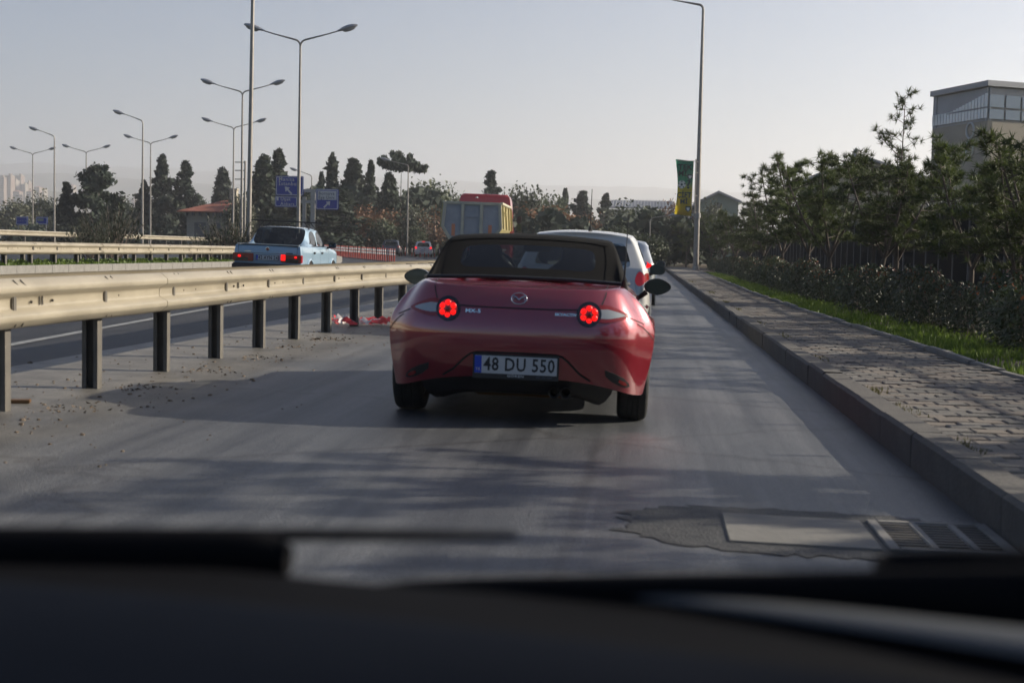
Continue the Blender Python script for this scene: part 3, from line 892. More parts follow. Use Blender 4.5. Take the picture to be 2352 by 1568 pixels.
b.build('bracket', M['pole'], bn, smooth=True)
def btxt(s, size, x, z, sx=1.0, m='bannerink', bold=.012):
    o = link('lettering', text_mesh(s, size, M[m], .01, bold, sx), bn)
    o.rotation_euler = (pi / 2, 0, 0); o.location = (BW * x, -.085, BH * z)
btxt('TEK', BH * .145, .52, .875, 1.0); btxt('Mİ', BH * .14, .40, .76, 1.0)
btxt('?', BH * .23, .73, .555, 1.2, bold=.02); btxt('ÇİFT', BH * .135, .50, .355, .9); btxt('Mİ', BH * .12, .50, .235, 1.0)
b = MB()
cx, cz, rr = BW * .36, BH * .555, BH * .075
b.prism([(rr * cos(a), rr * sin(a)) for a in [2 * pi * k / 18 for k in range(18)]], Matrix.Translation((cx, -.10, cz)) @ FACE_BACK.to_4x4(), .008)
o = b.build('ball', M['bannerwhite'], bn)
b = MB()
for k in range(6):
    a = 2 * pi * k / 5; q = (0, 0) if k == 5 else (rr * .78 * cos(a + .3), rr * .78 * sin(a + .3)); s_ = rr * (.34 if k == 5 else .2)
    b.prism([(q[0] + s_ * cos(t), q[1] + s_ * sin(t)) for t in [2 * pi * w / 5 + .3 for w in range(5)]], Matrix.Translation((cx, -.115, cz)) @ FACE_BACK.to_4x4(), .004)
b.build('ball_patch', M['bannerink'], o)
for (ex, ez) in ((.80, .70), (.74, .10)):
    b = MB(); rr2 = BH * .05
    b.prism([(-rr2, rr2), (-rr2, -rr2 * .3), (0, -rr2 * 1.2), (rr2, -rr2 * .3), (rr2, rr2)], Matrix.Translation((BW * ex, -.09, BH * ez)) @ FACE_BACK.to_4x4(), .006)
    o = b.build('crest', M['bannerink'], bn)
    b = MB(); b.prism([(-rr2 * .6, rr2 * .5), (-rr2 * .5, -rr2 * .2), (0, -rr2 * .8), (rr2 * .5, -rr2 * .2), (rr2 * .6, rr2 * .5)], Matrix.Translation((BW * ex, -.10, BH * ez)) @ FACE_BACK.to_4x4(), .004)
    b.build('crest_field', M['bannerwhite'], o)

# ================================================================== DIRECTION SIGNS
def arrow(d):
    s = [(-.09, -.55), (.09, -.55), (.09, .12), (.34, .12), (0, .60), (-.34, .12), (-.09, .12)]
    c, q = cos(d), sin(d)
    return [(a * c - b_ * q, a * q + b_ * c) for a, b_ in s]
SYD = 132.0
def sign_panel(parent, name, u0, v0, u1, v1, Y, m=None, border=True, th=.06):
    a = at(u0, v0, Y); c = at(u1, v1, Y)
    W, Hh = c.x - a.x, a.z - c.z
    cx, cz = (a.x + c.x) / 2, (a.z + c.z) / 2
    base = parent.location
    def rr(w, h, r=.12):
        out = []
        for (sx, sy, a0) in ((1, 1, 0), (-1, 1, pi / 2), (-1, -1, pi), (1, -1, 1.5 * pi)):
            for k in range(4):
                an = a0 + k / 3 * pi / 2
                out.append((sx * (w / 2 - r) + r * cos(an), sy * (h / 2 - r) + r * sin(an)))
        return out
    T = lambda dy: Matrix.Translation((cx - base[0], Y + dy - base[1], cz - base[2])) @ FACE_BACK.to_4x4()
    b = MB(); b.prism(rr(W, Hh), T(0), th); p = b.build(name, M['signblue'], parent)
    # border line
    b = MB(); o_, i_ = rr(W - .10, Hh - .10, .1), rr(W - .22, Hh - .22, .08); n = len(o_)
    Tm = T(-th - .004)
    b.add([Tm @ Vector((x, y, 0)) for x, y in o_ + i_], [(k, (k + 1) % n, n + (k + 1) % n, n + k) for k in range(n)])
    b.build('border', M['signwhite'], p)
    return p, W, Hh, T
g = None
p = at(735, 590, SYD)
sg = thing('direction_sign', 'blue road sign reading Manisa and Istanbul with the smaller Bornova sign on one gantry', 'road sign', (p.x, SYD, gz(p.x)))
px = lambda u, v: at(u, v, SYD) - Vector(sg.location)
b = MB()
for (u, vt, w) in ((718, 438, .42), (698, 452, .3)):
    q = px(u, vt); b.box((q.x, .25, q.z / 2), (w, .3, q.z))
    b.build('upright', M['galv'], sg); b = MB()
for (ua, ub, v) in ((640, 726, 437), (640, 726, 462)):
    q, r_ = px(ua, v), px(ub, v); b.box(((q.x + r_.x) / 2, .22, q.z), (r_.x - q.x, .2, .28)); b.build('crossbar', M['galv'], sg); b = MB()
P1, W1, H1, T1 = sign_panel(sg, 'sign_panel', 634, 404, 697, 450, SYD)
P2, W2, H2, T2 = sign_panel(sg, 'sign_panel', 632, 450.6, 683, 476, SYD)
P3, W3, H3, T3 = sign_panel(sg, 'sign_panel', 726, 434, 777, 482, SYD)
def stext(par, T, s, size, x, y, m='signwhite', align='LEFT', sx=1.0):
    me = text_mesh(s, size, M[m], .008, .004, sx, align, 1.12)
    o = link('lettering', me, par); o.matrix_local = T(-.07) @ Matrix.Translation((x, y, 0)); return o
stext(P1, T1, 'Manisa', .50, -W1 * .40, H1 * .33); stext(P1, T1, 'İstanbul', .50, -W1 * .40, H1 * .10)
b = MB(); b.prism([(x * .85, y * .85) for x, y in arrow(radians(45))], T1(-.07) @ Matrix.Translation((-.1, -H1 * .24, 0)), .006); b.build('arrow', M['signwhite'], P1)
stext(P2, T2, 'Uşak', .42, -W2 * .25, H2 * .22); stext(P2, T2, 'Ankara', .42, -W2 * .25, -H2 * .22)
b = MB(); b.box((0, 0, 0), (.17, .32, .004)); o = b.build('route_badge', M['signwhite'], P2); o.matrix_local = T2(-.075) @ Matrix.Translation((-W2 * .38, H2 * .25, 0))
b = MB(); b.box((0, 0, 0), (W3 * .84, H3 * .44, .006)); o = b.build('white_field', M['signwhite'], P3); o.matrix_local = T3(-.066) @ Matrix.Translation((0, H3 * .19, 0))
o = stext(P3, T3, 'Bornova', .40, -W3 * .38, H3 * .28, 'signdark'); o.location.y -= .02
o = stext(P3, T3, 'Ege Üniv.', .40, -W3 * .38, H3 * .08, 'signdark', sx=.95); o.location.y -= .02
b = MB(); b.prism([(x * .75, y * .75) for x, y in arrow(radians(-45))], T3(-.07) @ Matrix.Translation((0, -H3 * .25, 0)), .006); b.build('arrow', M['signwhite'], P3)
# two small far blue boards
for k, (u0, u1, v0, v1) in enumerate(((37, 64, 497, 517), (83, 109, 498, 516))):
    Y = 170.0; a = at(u0, v1, Y)
    s2 = thing('blue_board', ('small far blue road board, leftmost, by the twin-armed lamp', 'small far blue road board with a greenish upper part')[k], 'road sign', (at((u0 + u1) / 2, v1, Y).x, Y, gz(-60) - .2))
    pp, w, h, T = sign_panel(s2, 'sign_panel', u0, v0, u1, v1, Y)
    zc = at(u0, v1, Y).z - s2.location.z
    b = MB()
    for q in (-.35, .35): b.box((q * w, .15, zc / 2 + .4), (.12, .12, zc + .8))
    b.build('upright', M['galv'], s2)
    if k == 0: stext(pp, T, '. . . . . .', .5, -w * .35, h * .12)
    else:
        b = MB(); b.box((0, 0, 0), (w * .55, h * .3, .006)); o = b.build('green_field', M['wallgreen'], pp); o.matrix_local = T(-.07) @ Matrix.Translation((-w * .1, h * .12, 0))

# ================================================================== DELINEATOR POSTS
dm = MB(); dm.lathe([(.045, 0), (.045, .32), (.045, .33), (.045, .80), (.03, .83), (0, .835)], 8); DEL = dm.mesh('tube', M['redpost'], smooth=True)
db = MB(); db.lathe([(.0475, .44), (.0475, .56)], 8); db.lathe([(.0475, .62), (.0475, .74)], 8); DELB = db.mesh('white_band', M['white'], smooth=True)
df = MB(); df.lathe([(.10, 0), (.10, .025), (.05, .05), (.045, .06)], 8); DELF = df.mesh('foot', M['black'])
def delineator(x, y, label, group):
    g = thing('delineator_post', label, 'delineator', (x, y, gz(x) - .004), 0, group)
    for nm, me in (('tube', DEL), ('white_band', DELB), ('foot', DELF)): link(nm, me, g)
    g.rotation_euler = (rnd.uniform(-.03, .03), rnd.uniform(-.04, .04), 0)
pA = on_ground(905, 603); pB = on_ground(748, 596)
for k in range(46):
    t = k / 45
    q = pA.lerp(Vector((pA.x - 11.0, pA.y + 27.0, 0)), t)
    delineator(q.x, q.y, 'red plastic delineator post with white bands in the dense row before the trees', 'dense row of delineators')
for k in range(13):
    q = at(lerp(922, 1052, k / 12) + rnd.uniform(-3, 3), 590, 128 + 3 * sin(k))
    delineator(q.x, q.y, 'thin red and white delineator post in the sparse row by the white hatchback', 'sparse row of delineators')

# ================================================================== DRAIN
dr_ = struct(thing('road_drain', None, None, (0, 0, 0)))
def flat(name, poly, z, m, par, h=.0):
    b = MB(); n = len(poly)
    b.add([(x, y, gz(x) + z) for x, y in poly], [tuple(range(n))]); return b.build(name, m, par)
rr_ = random.Random(4)
def blob(cx, cy, rx, ry, n=40, w=.05):
    return [(cx + rx * cos(a) * (1 + rr_.uniform(-w, w)), cy + (abs(sin(a)) ** .6) * (1 if sin(a) > 0 else -1) * ry * (1 + rr_.uniform(-w, w))) for a in [2 * pi * k / n for k in range(n)]]
flat('tar_patch', [(x, y) for x, y in blob(.72, 5.92, .80, .50, 110, .075)], .004, M['tar'], dr_)
b = MB(); b.box((.66, 5.90, gz(.66) + .0), (.60, .62, .024), Matrix.Rotation(.02, 3, 'Y')); b.build('concrete_slab', M['slab'], dr_, bevel=.006)
b = MB()
for (x0, x1, y0, y1) in ((.985, 1.03, 5.60, 6.22), (1.155, 1.19, 5.645, 6.175), (1.315, 1.35, 5.645, 6.175), (1.44, 1.49, 5.60, 6.22), (1.03, 1.44, 5.60, 5.645), (1.03, 1.44, 6.175, 6.22)):
    b.box(((x0 + x1) / 2, (y0 + y1) / 2, gz(1.2) + .004), (x1 - x0, y1 - y0, .03))
b.build('grate_frame', M['kerb2'], dr_, bevel=.004)
for (x0, x1) in ((1.03, 1.155), (1.19, 1.315), (1.35, 1.44)):
    for k in range(10):
        b = MB(); b.box(((x0 + x1) / 2, 5.672 + k * .053, gz(1.2) + .004), (x1 - x0, .026, .022)); b.build('grate_bar', M['iron'], dr_)
flat('pit', [(1.03, 5.645), (1.44, 5.645), (1.44, 6.175), (1.03, 6.175)], .0062, M['gap'], dr_)
# red and white crumpled tape by the posts
tp = on_ground(840, 748); tape = thing('barrier_tape', 'crumpled red and white barrier tape lying at the foot of the guardrail', 'tape', (tp.x, tp.y, gz(tp.x)))
rt = random.Random(11)
for nm, mm, k0 in (('red_strip', 'tape_red', 0), ('white_strip', 'tape_white', 1)):
    for s in range(7):
        b = MB(); rows = []
        cx, cy = rt.gauss(0, .22), rt.gauss(0, .12); a = rt.uniform(0, 6)
        for k in range(10):
            a += rt.uniform(-.8, .8); cx += .085 * cos(a); cy += .05 * sin(a); cx = max(-.5, min(.55, cx))
            z = .015 + abs(rt.gauss(0, .035))
            rows.append([(cx, cy, z), (cx + rt.uniform(-.02, .02), cy + .06, z + rt.uniform(.0, .07))])
        b.grid(rows); b.build(nm, M[mm], tape, smooth='all')
# ================================================================== RED CONVERTIBLE
# car coordinates: y = 0 at the rear bumper, +y forward, x to its right, z up from the ground
def wheel(parent, x, y, z, R, W, rim_m, side, spokes=5):
    """tyre > rim"""
    w = thing('wheel', None, None, (x, y, z)); w.parent = parent
    MY = Matrix.Rotation(pi / 2, 3, 'Y')
    h = W / 2
    prof = [(R * .66, -h * .82), (R * .74, -h * .97), (R * .86, -h), (R * .95, -h * .93), (R * .99, -h * .78), (R, -h * .55), (R, -h * .36), (R * .982, -h * .34), (R * .982, -h * .28), (R, -h * .26), (R, -.02 * h),
            (R * .982, 0), (R, .02 * h), (R, h * .26), (R * .982, h * .28), (R * .982, h * .34), (R, h * .36), (R, h * .55), (R * .99, h * .78), (R * .95, h * .93), (R * .86, h), (R * .74, h * .97), (R * .66, h * .82)]
    b = MB(); b.lathe(prof, 40, MY); b.build('tyre', M['tyre'], w, smooth=True)
    b = MB(); r = R * .68
    b.lathe([(r, -h * .84), (r * .93, -h * .75), (r * .90, h * .2), (r * .93, h * .75), (r, h * .84)], 32, MY)
    b.lathe([(.0, side * h * .55), (r * .2, side * h * .6), (r * .25, side * h * .3), (r * .93, side * h * .15)], 24, MY)
    for k in range(spokes):
        a = 2 * pi * k / spokes
        for da in (-.13, .13):
            p, q = Vector((side * h * .62, cos(a) * r * .18, sin(a) * r * .18)), Vector((side * h * .74, cos(a + da) * r * .96, sin(a + da) * r * .96))
            b.tube([p, q], [r * .08, r * .055], 6)
    b.build('rim', rim_m, w, smooth=True)
    return w
def conform(bvh, fn, pts, direction=Vector((0, 1, 0)), off=.003, start=3.0):
    """project points onto the body along a direction; fn maps 2-D points to 3-D start points"""
    out = []
    for p in pts:
        q = Vector(fn(p))
        hit, nrm, _, _ = bvh.ray_cast(q - direction * start, direction)
        if hit is None: hit, nrm = q, -direction
        if nrm.dot(direction) > 0: nrm = -nrm
        out.append(hit + nrm * off)
    return out
def rear(p): return (p[0], 0.5, p[1])
RD = Vector((0, 1, 0))
def patch(bvh, name, outline, m, parent, off=.004, rings=4, cen=None, fn=rear, d=RD, rim=.006):
    """filled shape lying on the body, with a small rim going down into it"""
    n = len(outline)
    cx = cen[0] if cen else sum(p[0] for p in outline) / n; cz = cen[1] if cen else sum(p[1] for p in outline) / n
    b = MB(); rows = [conform(bvh, fn, outline, d, -rim), conform(bvh, fn, outline, d, off * .6)]
    for k in range(rings):
        t = .985 - k / rings * .985
        rows.append(conform(bvh, fn, [(cx + (x - cx) * t, cz + (z - cz) * t) for x, z in outline], d, off))
    b.grid(rows, closed=True)
    b.v.append(tuple(conform(bvh, fn, [(cx, cz)], d, off)[0])); last = len(b.v) - 1
    s = (len(rows) - 1) * n
    b.f += [(s + k, s + (k + 1) % n, last) for k in range(n)]
    return b.build(name, m, parent, smooth=True)
def strip(bvh, name, pts, w, m, parent, off=.0025, fn=rear, d=RD, sub=4):
    """thin line lying on the body"""
    P = []
    for a, b_ in zip(pts, pts[1:]):
        for k in range(sub): P.append((lerp(a[0], b_[0], k / sub), lerp(a[1], b_[1], k / sub)))
    P.append(pts[-1])
    b = MB(); rows = []
    for i, p in enumerate(P):
        q, r = P[max(i - 1, 0)], P[min(i + 1, len(P) - 1)]
        t = Vector((r[0] - q[0], r[1] - q[1])).normalized(); nn = Vector((-t.y, t.x)) * w / 2
        rows.append(conform(bvh, fn, [(p[0] - nn.x, p[1] - nn.y), (p[0] + nn.x, p[1] + nn.y)], d, off))
    b.grid(rows); return b.build(name, m, parent, smooth='all')
def mirror_x(pts): return [(-x, z) for x, z in pts]
def plate_frame(parent, c, w, h, chars, rot=None, tr='TR', frame=True, sx=.80):
    """Turkish plate facing -Y; c = centre"""
    pl = thing('number_plate', None, None, c); pl.parent = parent
    if rot: pl.rotation_euler = rot
    b = MB(); b.box((0, .006, -.011 if frame else 0), (w + .024, .012, h + (.046 if frame else .016))); b.build('plate_holder', M['black'], pl, bevel=.003)
    b = MB(); b.box((0, -.0025, 0), (w, .005, h)); b.build('plate_field', M['plate'], pl, bevel=.0012)
    b = MB(); b.box((-w / 2 + .022, -.006, 0), (.044, .002, h - .003)); b.build('blue_band', M['plateblue'], pl)
    o = link('lettering', text_mesh(tr, .026, M['plate'], .001, .0), pl); o.rotation_euler = (pi / 2, 0, 0); o.location = (-w / 2 + .022, -.0078, -h * .28)
    o = link('lettering', text_mesh(chars, h * 1.04, M['ink'], .001, .0022, sx, spacing=1.08), pl); o.rotation_euler = (pi / 2, 0, 0); o.location = (.022, -.0062, 0)
    return pl

def red_car():
    car = thing('red_convertible', 'glossy red two-seat convertible with closed black soft top and lit brake lamps', 'car')
    # ---- control cage: columns from the rear centre round the side to the nose, 7 rows from sill to crest
    cols = []
    xb = [0, .25, .46, .62, .73, .795]; xc = [0, .23, .42, .555, .63, .652]
    plan = [0, .004, .022, .070, .150, .285]
    y0r = [.085, .035, .004, .006, .045, .085, .125]
    kpl = [.85, 1, 1, 1, 1, .98, .8]
    zb = [.305, .303, .285, .250, .215, .205]
    z0r = [0, .40, .51, .63, .755, .825, .872]
    wx = [0, -.045, -.075, -.04, .20, .58, 1]
    for j in range(6):
        c = []
        for r in range(7):
            x = lerp(xb[j], xc[j], wx[r])
            y = y0r[r] + plan[j] * kpl[r]
            z = zb[j] if r == 0 else z0r[r]
            if r == 1: z = lerp(zb[j], .51, .42)
            if r == 6: z += [0, .001, .003, .010, .020, .026][j]
            if r == 5: z += [0, .001, .002, .004, .004, -.002][j]
            if r == 4: z += [0, 0, 0, -.004, -.018, -.04][j]
            c.append((x, y, z))
        cols.append(c)
    yw, R, zc = .75, .345, .305
    yf = 3.06
    def side(y, zb_, xs, zs):
        c = []
        for r in range(7):
            if r == 0: c.append((xs[0], y, zb_))
            elif r < 4: c.append((xs[r], y, lerp(zb_, zs[4], (0, .28, .55, .80)[r])))
            else: c.append((xs[r], y, zs[r]))
        return c
    hipx = [.828, .866, .877, .872, .842, .772, .655]; hipz = [0, 0, 0, 0, .70, .805, .902]
    cols.append(side(.385, .205, [.818, .848, .858, .853, .825, .762, .652], [0, 0, 0, 0, .712, .812, .898]))
    for a in (8, 35, 62, 90, 118, 145, 172):
        cols.append(side(yw - R * cos(radians(a)), max(.20, zc + R * sin(radians(a))), hipx, hipz))
    doorx = [.80, .825, .832, .832, .815, .765, .68]
    cols.append(side(1.22, .19, [.81, .84, .85, .848, .825, .768, .665], [0, 0, 0, 0, .71, .81, .902]))
    cols.append(side(1.55, .19, doorx, [0, 0, 0, 0, .73, .83, .895]))
    cols.append(side(2.1, .19, doorx, [0, 0, 0, 0, .72, .82, .885]))
    cols.append(side(2.55, .19, [.80, .83, .84, .838, .81, .755, .67], [0, 0, 0, 0, .69, .785, .855]))
    for a in (8, 35, 62, 90, 118, 145, 172):
        cols.append(side(yf - R * cos(radians(a)), max(.20, zc + R * sin(radians(a))), [.82, .85, .86, .855, .82, .745, .63], [0, 0, 0, 0, .685, .765, .80 - .03 * (a / 172)]))
    cols.append(side(3.52, .20, [.79, .82, .825, .80, .75, .67, .56], [0, 0, 0, 0, .58, .64, .69]))
    for (x, y, s) in ((.68, 3.72, .60), (.42, 3.86, .50), (.0, 3.915, .46)):
        cols.append([(x, y - .02, .20), (x * 1.02, y, .27), (x * 1.02, y, .36), (x, y - .01, .44), (x * .95, y - .05, .50 + (.02 if x else 0)), (x * .88, y - .12, .55), (x * .75, y - .22, .60)])
    # ---- rows running inwards over the top
    for j, c in enumerate(cols):
        C = Vector(c[6])
        if j < 6:
            S = Vector((0, [.52, .53, .54, .56, .58, .60][j], .915))
        else:
            ys = max(.62, min(C.y, 3.55)); S = Vector((0, lerp(.62, 3.55, (ys - .385) / 3.2) if C.y < .8 else C.y, interp(C.y, [(.4, .918), (.8, .92), (2.2, .90), (2.6, .875), (3.3, .76), (3.7, .66)])))
        for t in (.05, .32, .66, 1.0):
            q = C.lerp(S, t)
            if t < .1 and j < 6: q.z = C.z - .002 + .012 * t
            if .3 < t < .9 and j < 7: q.z -= .010
            c.append(tuple(q))
    nr = 11
    verts = []; idx = {}
    def vid(p):
        k = (round(p[0], 4), round(p[1], 4), round(p[2], 4))
        if k not in idx: idx[k] = len(verts); verts.append(p)
        return idx[k]
    faces = []
    for sgn in (1, -1):
        for j in range(len(cols) - 1):
            for r in range(nr - 1):
                f = [cols[j][r], cols[j + 1][r], cols[j + 1][r + 1], cols[j][r + 1]]
                f = [vid((p[0] * sgn if abs(p[0]) > 1e-6 else 0.0, p[1], p[2])) for p in f]
                g = []
                for i_ in f:
                    if i_ not in g: g.append(i_)
                if len(g) >= 3: faces.append(tuple(g if sgn > 0 else g[::-1]))
    me = bpy.data.meshes.new('body'); me.from_pydata(verts, [], faces)
    bm = bmesh.new(); bm.from_mesh(me)
    bmesh.ops.recalc_face_normals(bm, faces=bm.faces[:])
    # a firmer crease along the tail edge of the boot lid
    cr = bm.edges.layers.float.new('crease_edge')
    for e in bm.edges:
        a, b_ = e.verts[0].co, e.verts[1].co
        if max(a.y, b_.y) < .33 and min(a.z, b_.z) > .866 and max(abs(a.x), abs(b_.x)) < .60 and abs(a.y - b_.y) < .11 and min(a.y, b_.y) > .12:
            on = sum(1 for c in cols[:6] for v in (a, b_) if (Vector((abs(v.x), v.y, v.z)) - Vector(c[6])).length < 1e-3)
            if on >= 2: e[cr] = .55
    bm.to_mesh(me); bm.free()
    body = link('body', me, car, M['red'])
    bake_subsurf(body, 3)
    bvh = BVHTree.FromPolygons([v.co for v in body.data.vertices], [tuple(p.vertices) for p in body.data.polygons])
    # ---- lamps
    for s in (1, -1):
        cx, cz = s * .444, .722
        circ = lambda r: [(cx + r * cos(a), cz + r * sin(a)) for a in [2 * pi * k / 28 for k in range(28)]]
        tl = thing('tail_light', None, None, (0, 0, 0)); tl.parent = car
        # outer teardrop lens
        tear = []
        for k in range(30):
            a = 2 * pi * k / 30
            xx = cos(a); zz = sin(a)
            wdt = .056 * (1 - .52 * max(0, xx)) ** .9
            tear.append((s * (.555 + .145 * xx), cz + .006 - .012 * max(0, xx) + zz * wdt * (abs(zz) ** .1 if abs(zz) > .01 else 1)))
        patch(bvh, 'outer_lens', tear, M['braked'], tl, .008, 4, rim=.012)
        inn = [(s * (.560 + .108 * cos(a)), cz + .004 - .006 * max(0, cos(a)) + .030 * sin(a) * (1 - .5 * max(0, cos(a)))) for a in [2 * pi * k / 24 for k in range(24)]]
        patch(bvh, 'clear_lens', inn, M['clearlens'], tl, .009, 3)
        patch(bvh, 'bezel', circ(.078), M['gloss'], tl, .012, 3, (cx, cz), rim=.03)
        c0 = conform(bvh, rear, [(cx, cz)], RD, .0)[0]
        nrm = (Vector((s * .12, -1, .03))).normalized()
        e1 = Vector((1, 0, 0)) - nrm * nrm.x; e1.normalize(); e2 = e1.cross(nrm); e2 = -e2 if e2.z < 0 else e2
        for k in range(6):
            a = pi / 2 + k * pi / 3
            p = c0 + nrm * .020 + (e1 * cos(a) + e2 * sin(a)) * .0405
            b = MB(); rows = []
            for t in range(5):
                ph = t / 4 * pi / 2
                rows.append([p + nrm * (.010 * sin(ph)) + ((e1 * cos(a) + e2 * sin(a)) * cos(q) * .0185 + (-e1 * sin(a) + e2 * cos(a)) * sin(q) * .0195) * cos(ph) for q in [2 * pi * w / 12 for w in range(12)]])
            b.grid(rows, closed=True); b.build('lamp_segment', M['brake'], tl, smooth='all')
        b = MB(); rows = []
        for t in range(5):
            ph = t / 4 * pi / 2
            rows.append([c0 + nrm * (.016 + .008 * sin(ph)) + (e1 * cos(q) + e2 * sin(q)) * .060 * cos(ph) for q in [2 * pi * w / 24 for w in range(24)]])
        b.grid(rows, closed=True); b.build('red_lens', M['brakeglow'], tl, smooth='all')
        b = MB(); rows = []
        for t in range(4):
            ph = t / 3 * pi / 2
            rows.append([c0 + nrm * (.024 + .008 * sin(ph)) + (e1 * cos(q) + e2 * sin(q)) * .019 * cos(ph) for q in [2 * pi * w / 6 for w in range(6)]])
        b.grid(rows, closed=True); b.build('lamp_centre', M['braked'], tl, smooth='all')
        # corner vent with reflector
        vent = [(s * x, z) for x, z in [(.56, .375), (.62, .355), (.68, .325), (.715, .290), (.722, .268), (.700, .262), (.655, .275), (.605, .300), (.565, .335)]]
        patch(bvh, 'corner_vent', vent, M['black'], car, .003, 3)
        ref = [(s * x, z) for x, z in [(.655, .315), (.69, .298), (.705, .282), (.695, .274), (.665, .284), (.645, .302)]]
        patch(bvh, 'reflector', ref, M['braked'], car, .007, 2)
    # ---- shut lines
    lid = [(-.53, .80), (-.515, .765), (-.40, .748), (-.2, .744), (0, .743), (.2, .744), (.40, .748), (.515, .765), (.53, .80)]
    strip(bvh, 'boot_gap', lid, .007, M['gap'], car)
    TD = Vector((0, 0, -1))
    topf = lambda p: (p[0], p[1], .9)
    for s in (1, -1):
        strip(bvh, 'boot_gap', [(s * .53, .80), (s * .545, .84), (s * .548, .865)], .006, M['gap'], car)
        strip(bvh, 'boot_gap', [(s * .548, .20), (s * .555, .35), (s * .56, .60)], .006, M['gap'], car, fn=topf, d=TD)
        strip(bvh, 'bumper_gap', [(s * .80, .665), (s * .76, .682), (s * .72, .70), (s * .705, .706)], .005, M['gap'], car)
        SD = Vector((-s, 0, 0)); sidef = lambda p: (0, p[0], p[1])
        strip(bvh, 'bumper_gap', [(.40, .56), (.36, .60), (.30, .645), (.24, .67)], .006, M['gap'], car, fn=sidef, d=SD)
        strip(bvh, 'door_gap', [(1.28, .22), (1.25, .5), (1.27, .75), (1.30, .86)], .006, M['gap'], car, fn=sidef, d=SD)
        strip(bvh, 'door_gap', [(2.42, .22), (2.44, .6), (2.40, .84)], .006, M['gap'], car, fn=sidef, d=SD)
        b = MB(); b.box((s * .838, 1.42, .74), (.03, .19, .022)); b.build('door_handle', M['red'], car, bevel=.009, seg=3)
    # fuel flap on the rear left wing
    import math as _m
    SDl = Vector((.78, 0, -.62)).normalized()
    oval = [(.52 + .11 * cos(a), .80 + .065 * sin(a)) for a in [2 * pi * k / 28 for k in range(29)]]
    sd2 = Vector((1, 0, -.75)).normalized()
    strip(bvh, 'fuel_flap', oval, .005, M['gap'], car, fn=lambda p: (-.72 , p[0] + .06, p[1]), d=sd2)
    # plate recess line, plate
    rec = [(-.47, .300), (-.40, .345), (-.33, .418), (-.29, .450), (-.25, .460), (0, .464), (.25, .460), (.29, .450), (.33, .418), (.40, .345), (.47, .300)]
    strip(bvh, 'plate_recess_edge', rec, .012, M['gap'], car, off=.003)
    yp = conform(bvh, rear, [(0, .385)], RD, 0)[0].y
    pl = plate_frame(car, (0, yp - .026, .385), .52, .112, '48 DU 550', rot=(.04, 0, 0))
    o = link('lettering', text_mesh('GÖREN', .021, M['plate'], .001, .0006, 1.35, spacing=1.15), pl); o.rotation_euler = (pi / 2, 0, 0); o.location = (.0, -.0015, -.0685)
    b = MB(); rp_ = random.Random(2)
    for k in range(12):
        if k not in (3, 7): b.box((.135 + k * .0085, -.001, -.069), (.0052, .001, .010))
    b.build('small_print', M['signdark'], pl)
    b = MB(); b.box((0, yp + .01, .462), (.46, .05, .02)); b.build('plate_lamp_bar', M['black'], car, bevel=.006)
    # ---- emblem and badges
    ye = conform(bvh, rear, [(0, .803)], RD, .004)[0]
    em_ = thing('emblem', None, None, ye); em_.parent = car; em_.rotation_euler = (-.42, 0, 0)
    b = MB(); n = 36; a_, c_ = .052, .041
    rings = []
    for k in range(n):
        t = 2 * pi * k / n
        for w, h_ in ((1.0, 0), (.97, -.004), (.90, -.004), (.87, 0)): rings.append((a_ * w * cos(t), h_, c_ * w * sin(t)))
    b.grid([[rings[k * 4 + q] for q in range(4)] for k in range(n)] + [[rings[q] for q in range(4)]])
    b.build('ring', M['chrome'], em_, smooth='all')
    b = MB()
    for s in (1, -1):
        b.tube([(0, -.003, -.010), (s * .014, -.004, .004), (s * .026, -.004, .013), (s * .042, -.003, .018)], [.0045, .005, .0045, .003], 6)
        b.tube([(s * .026, -.003, .013), (s * .036, -.003, -.006), (s * .040, -.002, -.018)], [.003, .003, .002], 6)
    b.build('wings', M['chrome'], em_, smooth=True)
    for (s_, x, sz) in (('MX-5', -.285, .032), ('SKYACTIV', .300, .0225)):
        q = conform(bvh, rear, [(x, .715)], RD, .003)[0]
        o = link('badge', text_mesh(s_, sz, M['chrome'], .003, .0009, 1.35), car); o.location = q; o.rotation_euler = (pi / 2 - .12, 0, .07 if x > 0 else -.07)
    # ---- dark lower valance, exhausts, underbody
    b = MB(); rows = []
    for (z, dy, k) in ((.318, .012, 1.0), (.27, .055, .98), (.215, .10, .92), (.185, .16, .86), (.175, .30, .8)):
        rows.append([(x * k, y0 + dy, z + zz) for x, y0, zz in ((-.62, .145, -.055), (-.52, .105, -.025), (-.40, .088, -.005), (-.2, .078, .0), (0, .075, .002), (.2, .078, .0), (.40, .088, -.005), (.52, .105, -.025), (.62, .145, -.055))])
    b.grid(rows); b.build('valance', M['black'], car, smooth='all')
    for x in (.245, .318):
        b = MB(); b.lathe([(.030, .30), (.031, 0), (.036, -.004), (.036, .03), (.028, .03), (.026, .2), (0, .2)], 20, Matrix.Rotation(-pi / 2, 3, 'X'))
        o = b.build('exhaust_tip', M['exhaust'], car, smooth=True); o.location = (x, .085, .218)
    b = MB(); b.lathe([(0, -.32), (.07, -.31), (.085, -.27), (.085, .27), (.07, .31), (0, .32)], 16, Matrix.Rotation(pi / 2, 3, 'Y')); o = b.build('silencer', M['brass'], car, smooth=True); o.location = (.02, .32, .245)
    b = MB(); b.box((0, 2.0, .34), (1.20, 3.3, .25)); b.box((0, .62, .36), (1.1, .7, .22)); b.build('underbody', M['black'], car, bevel=.03)
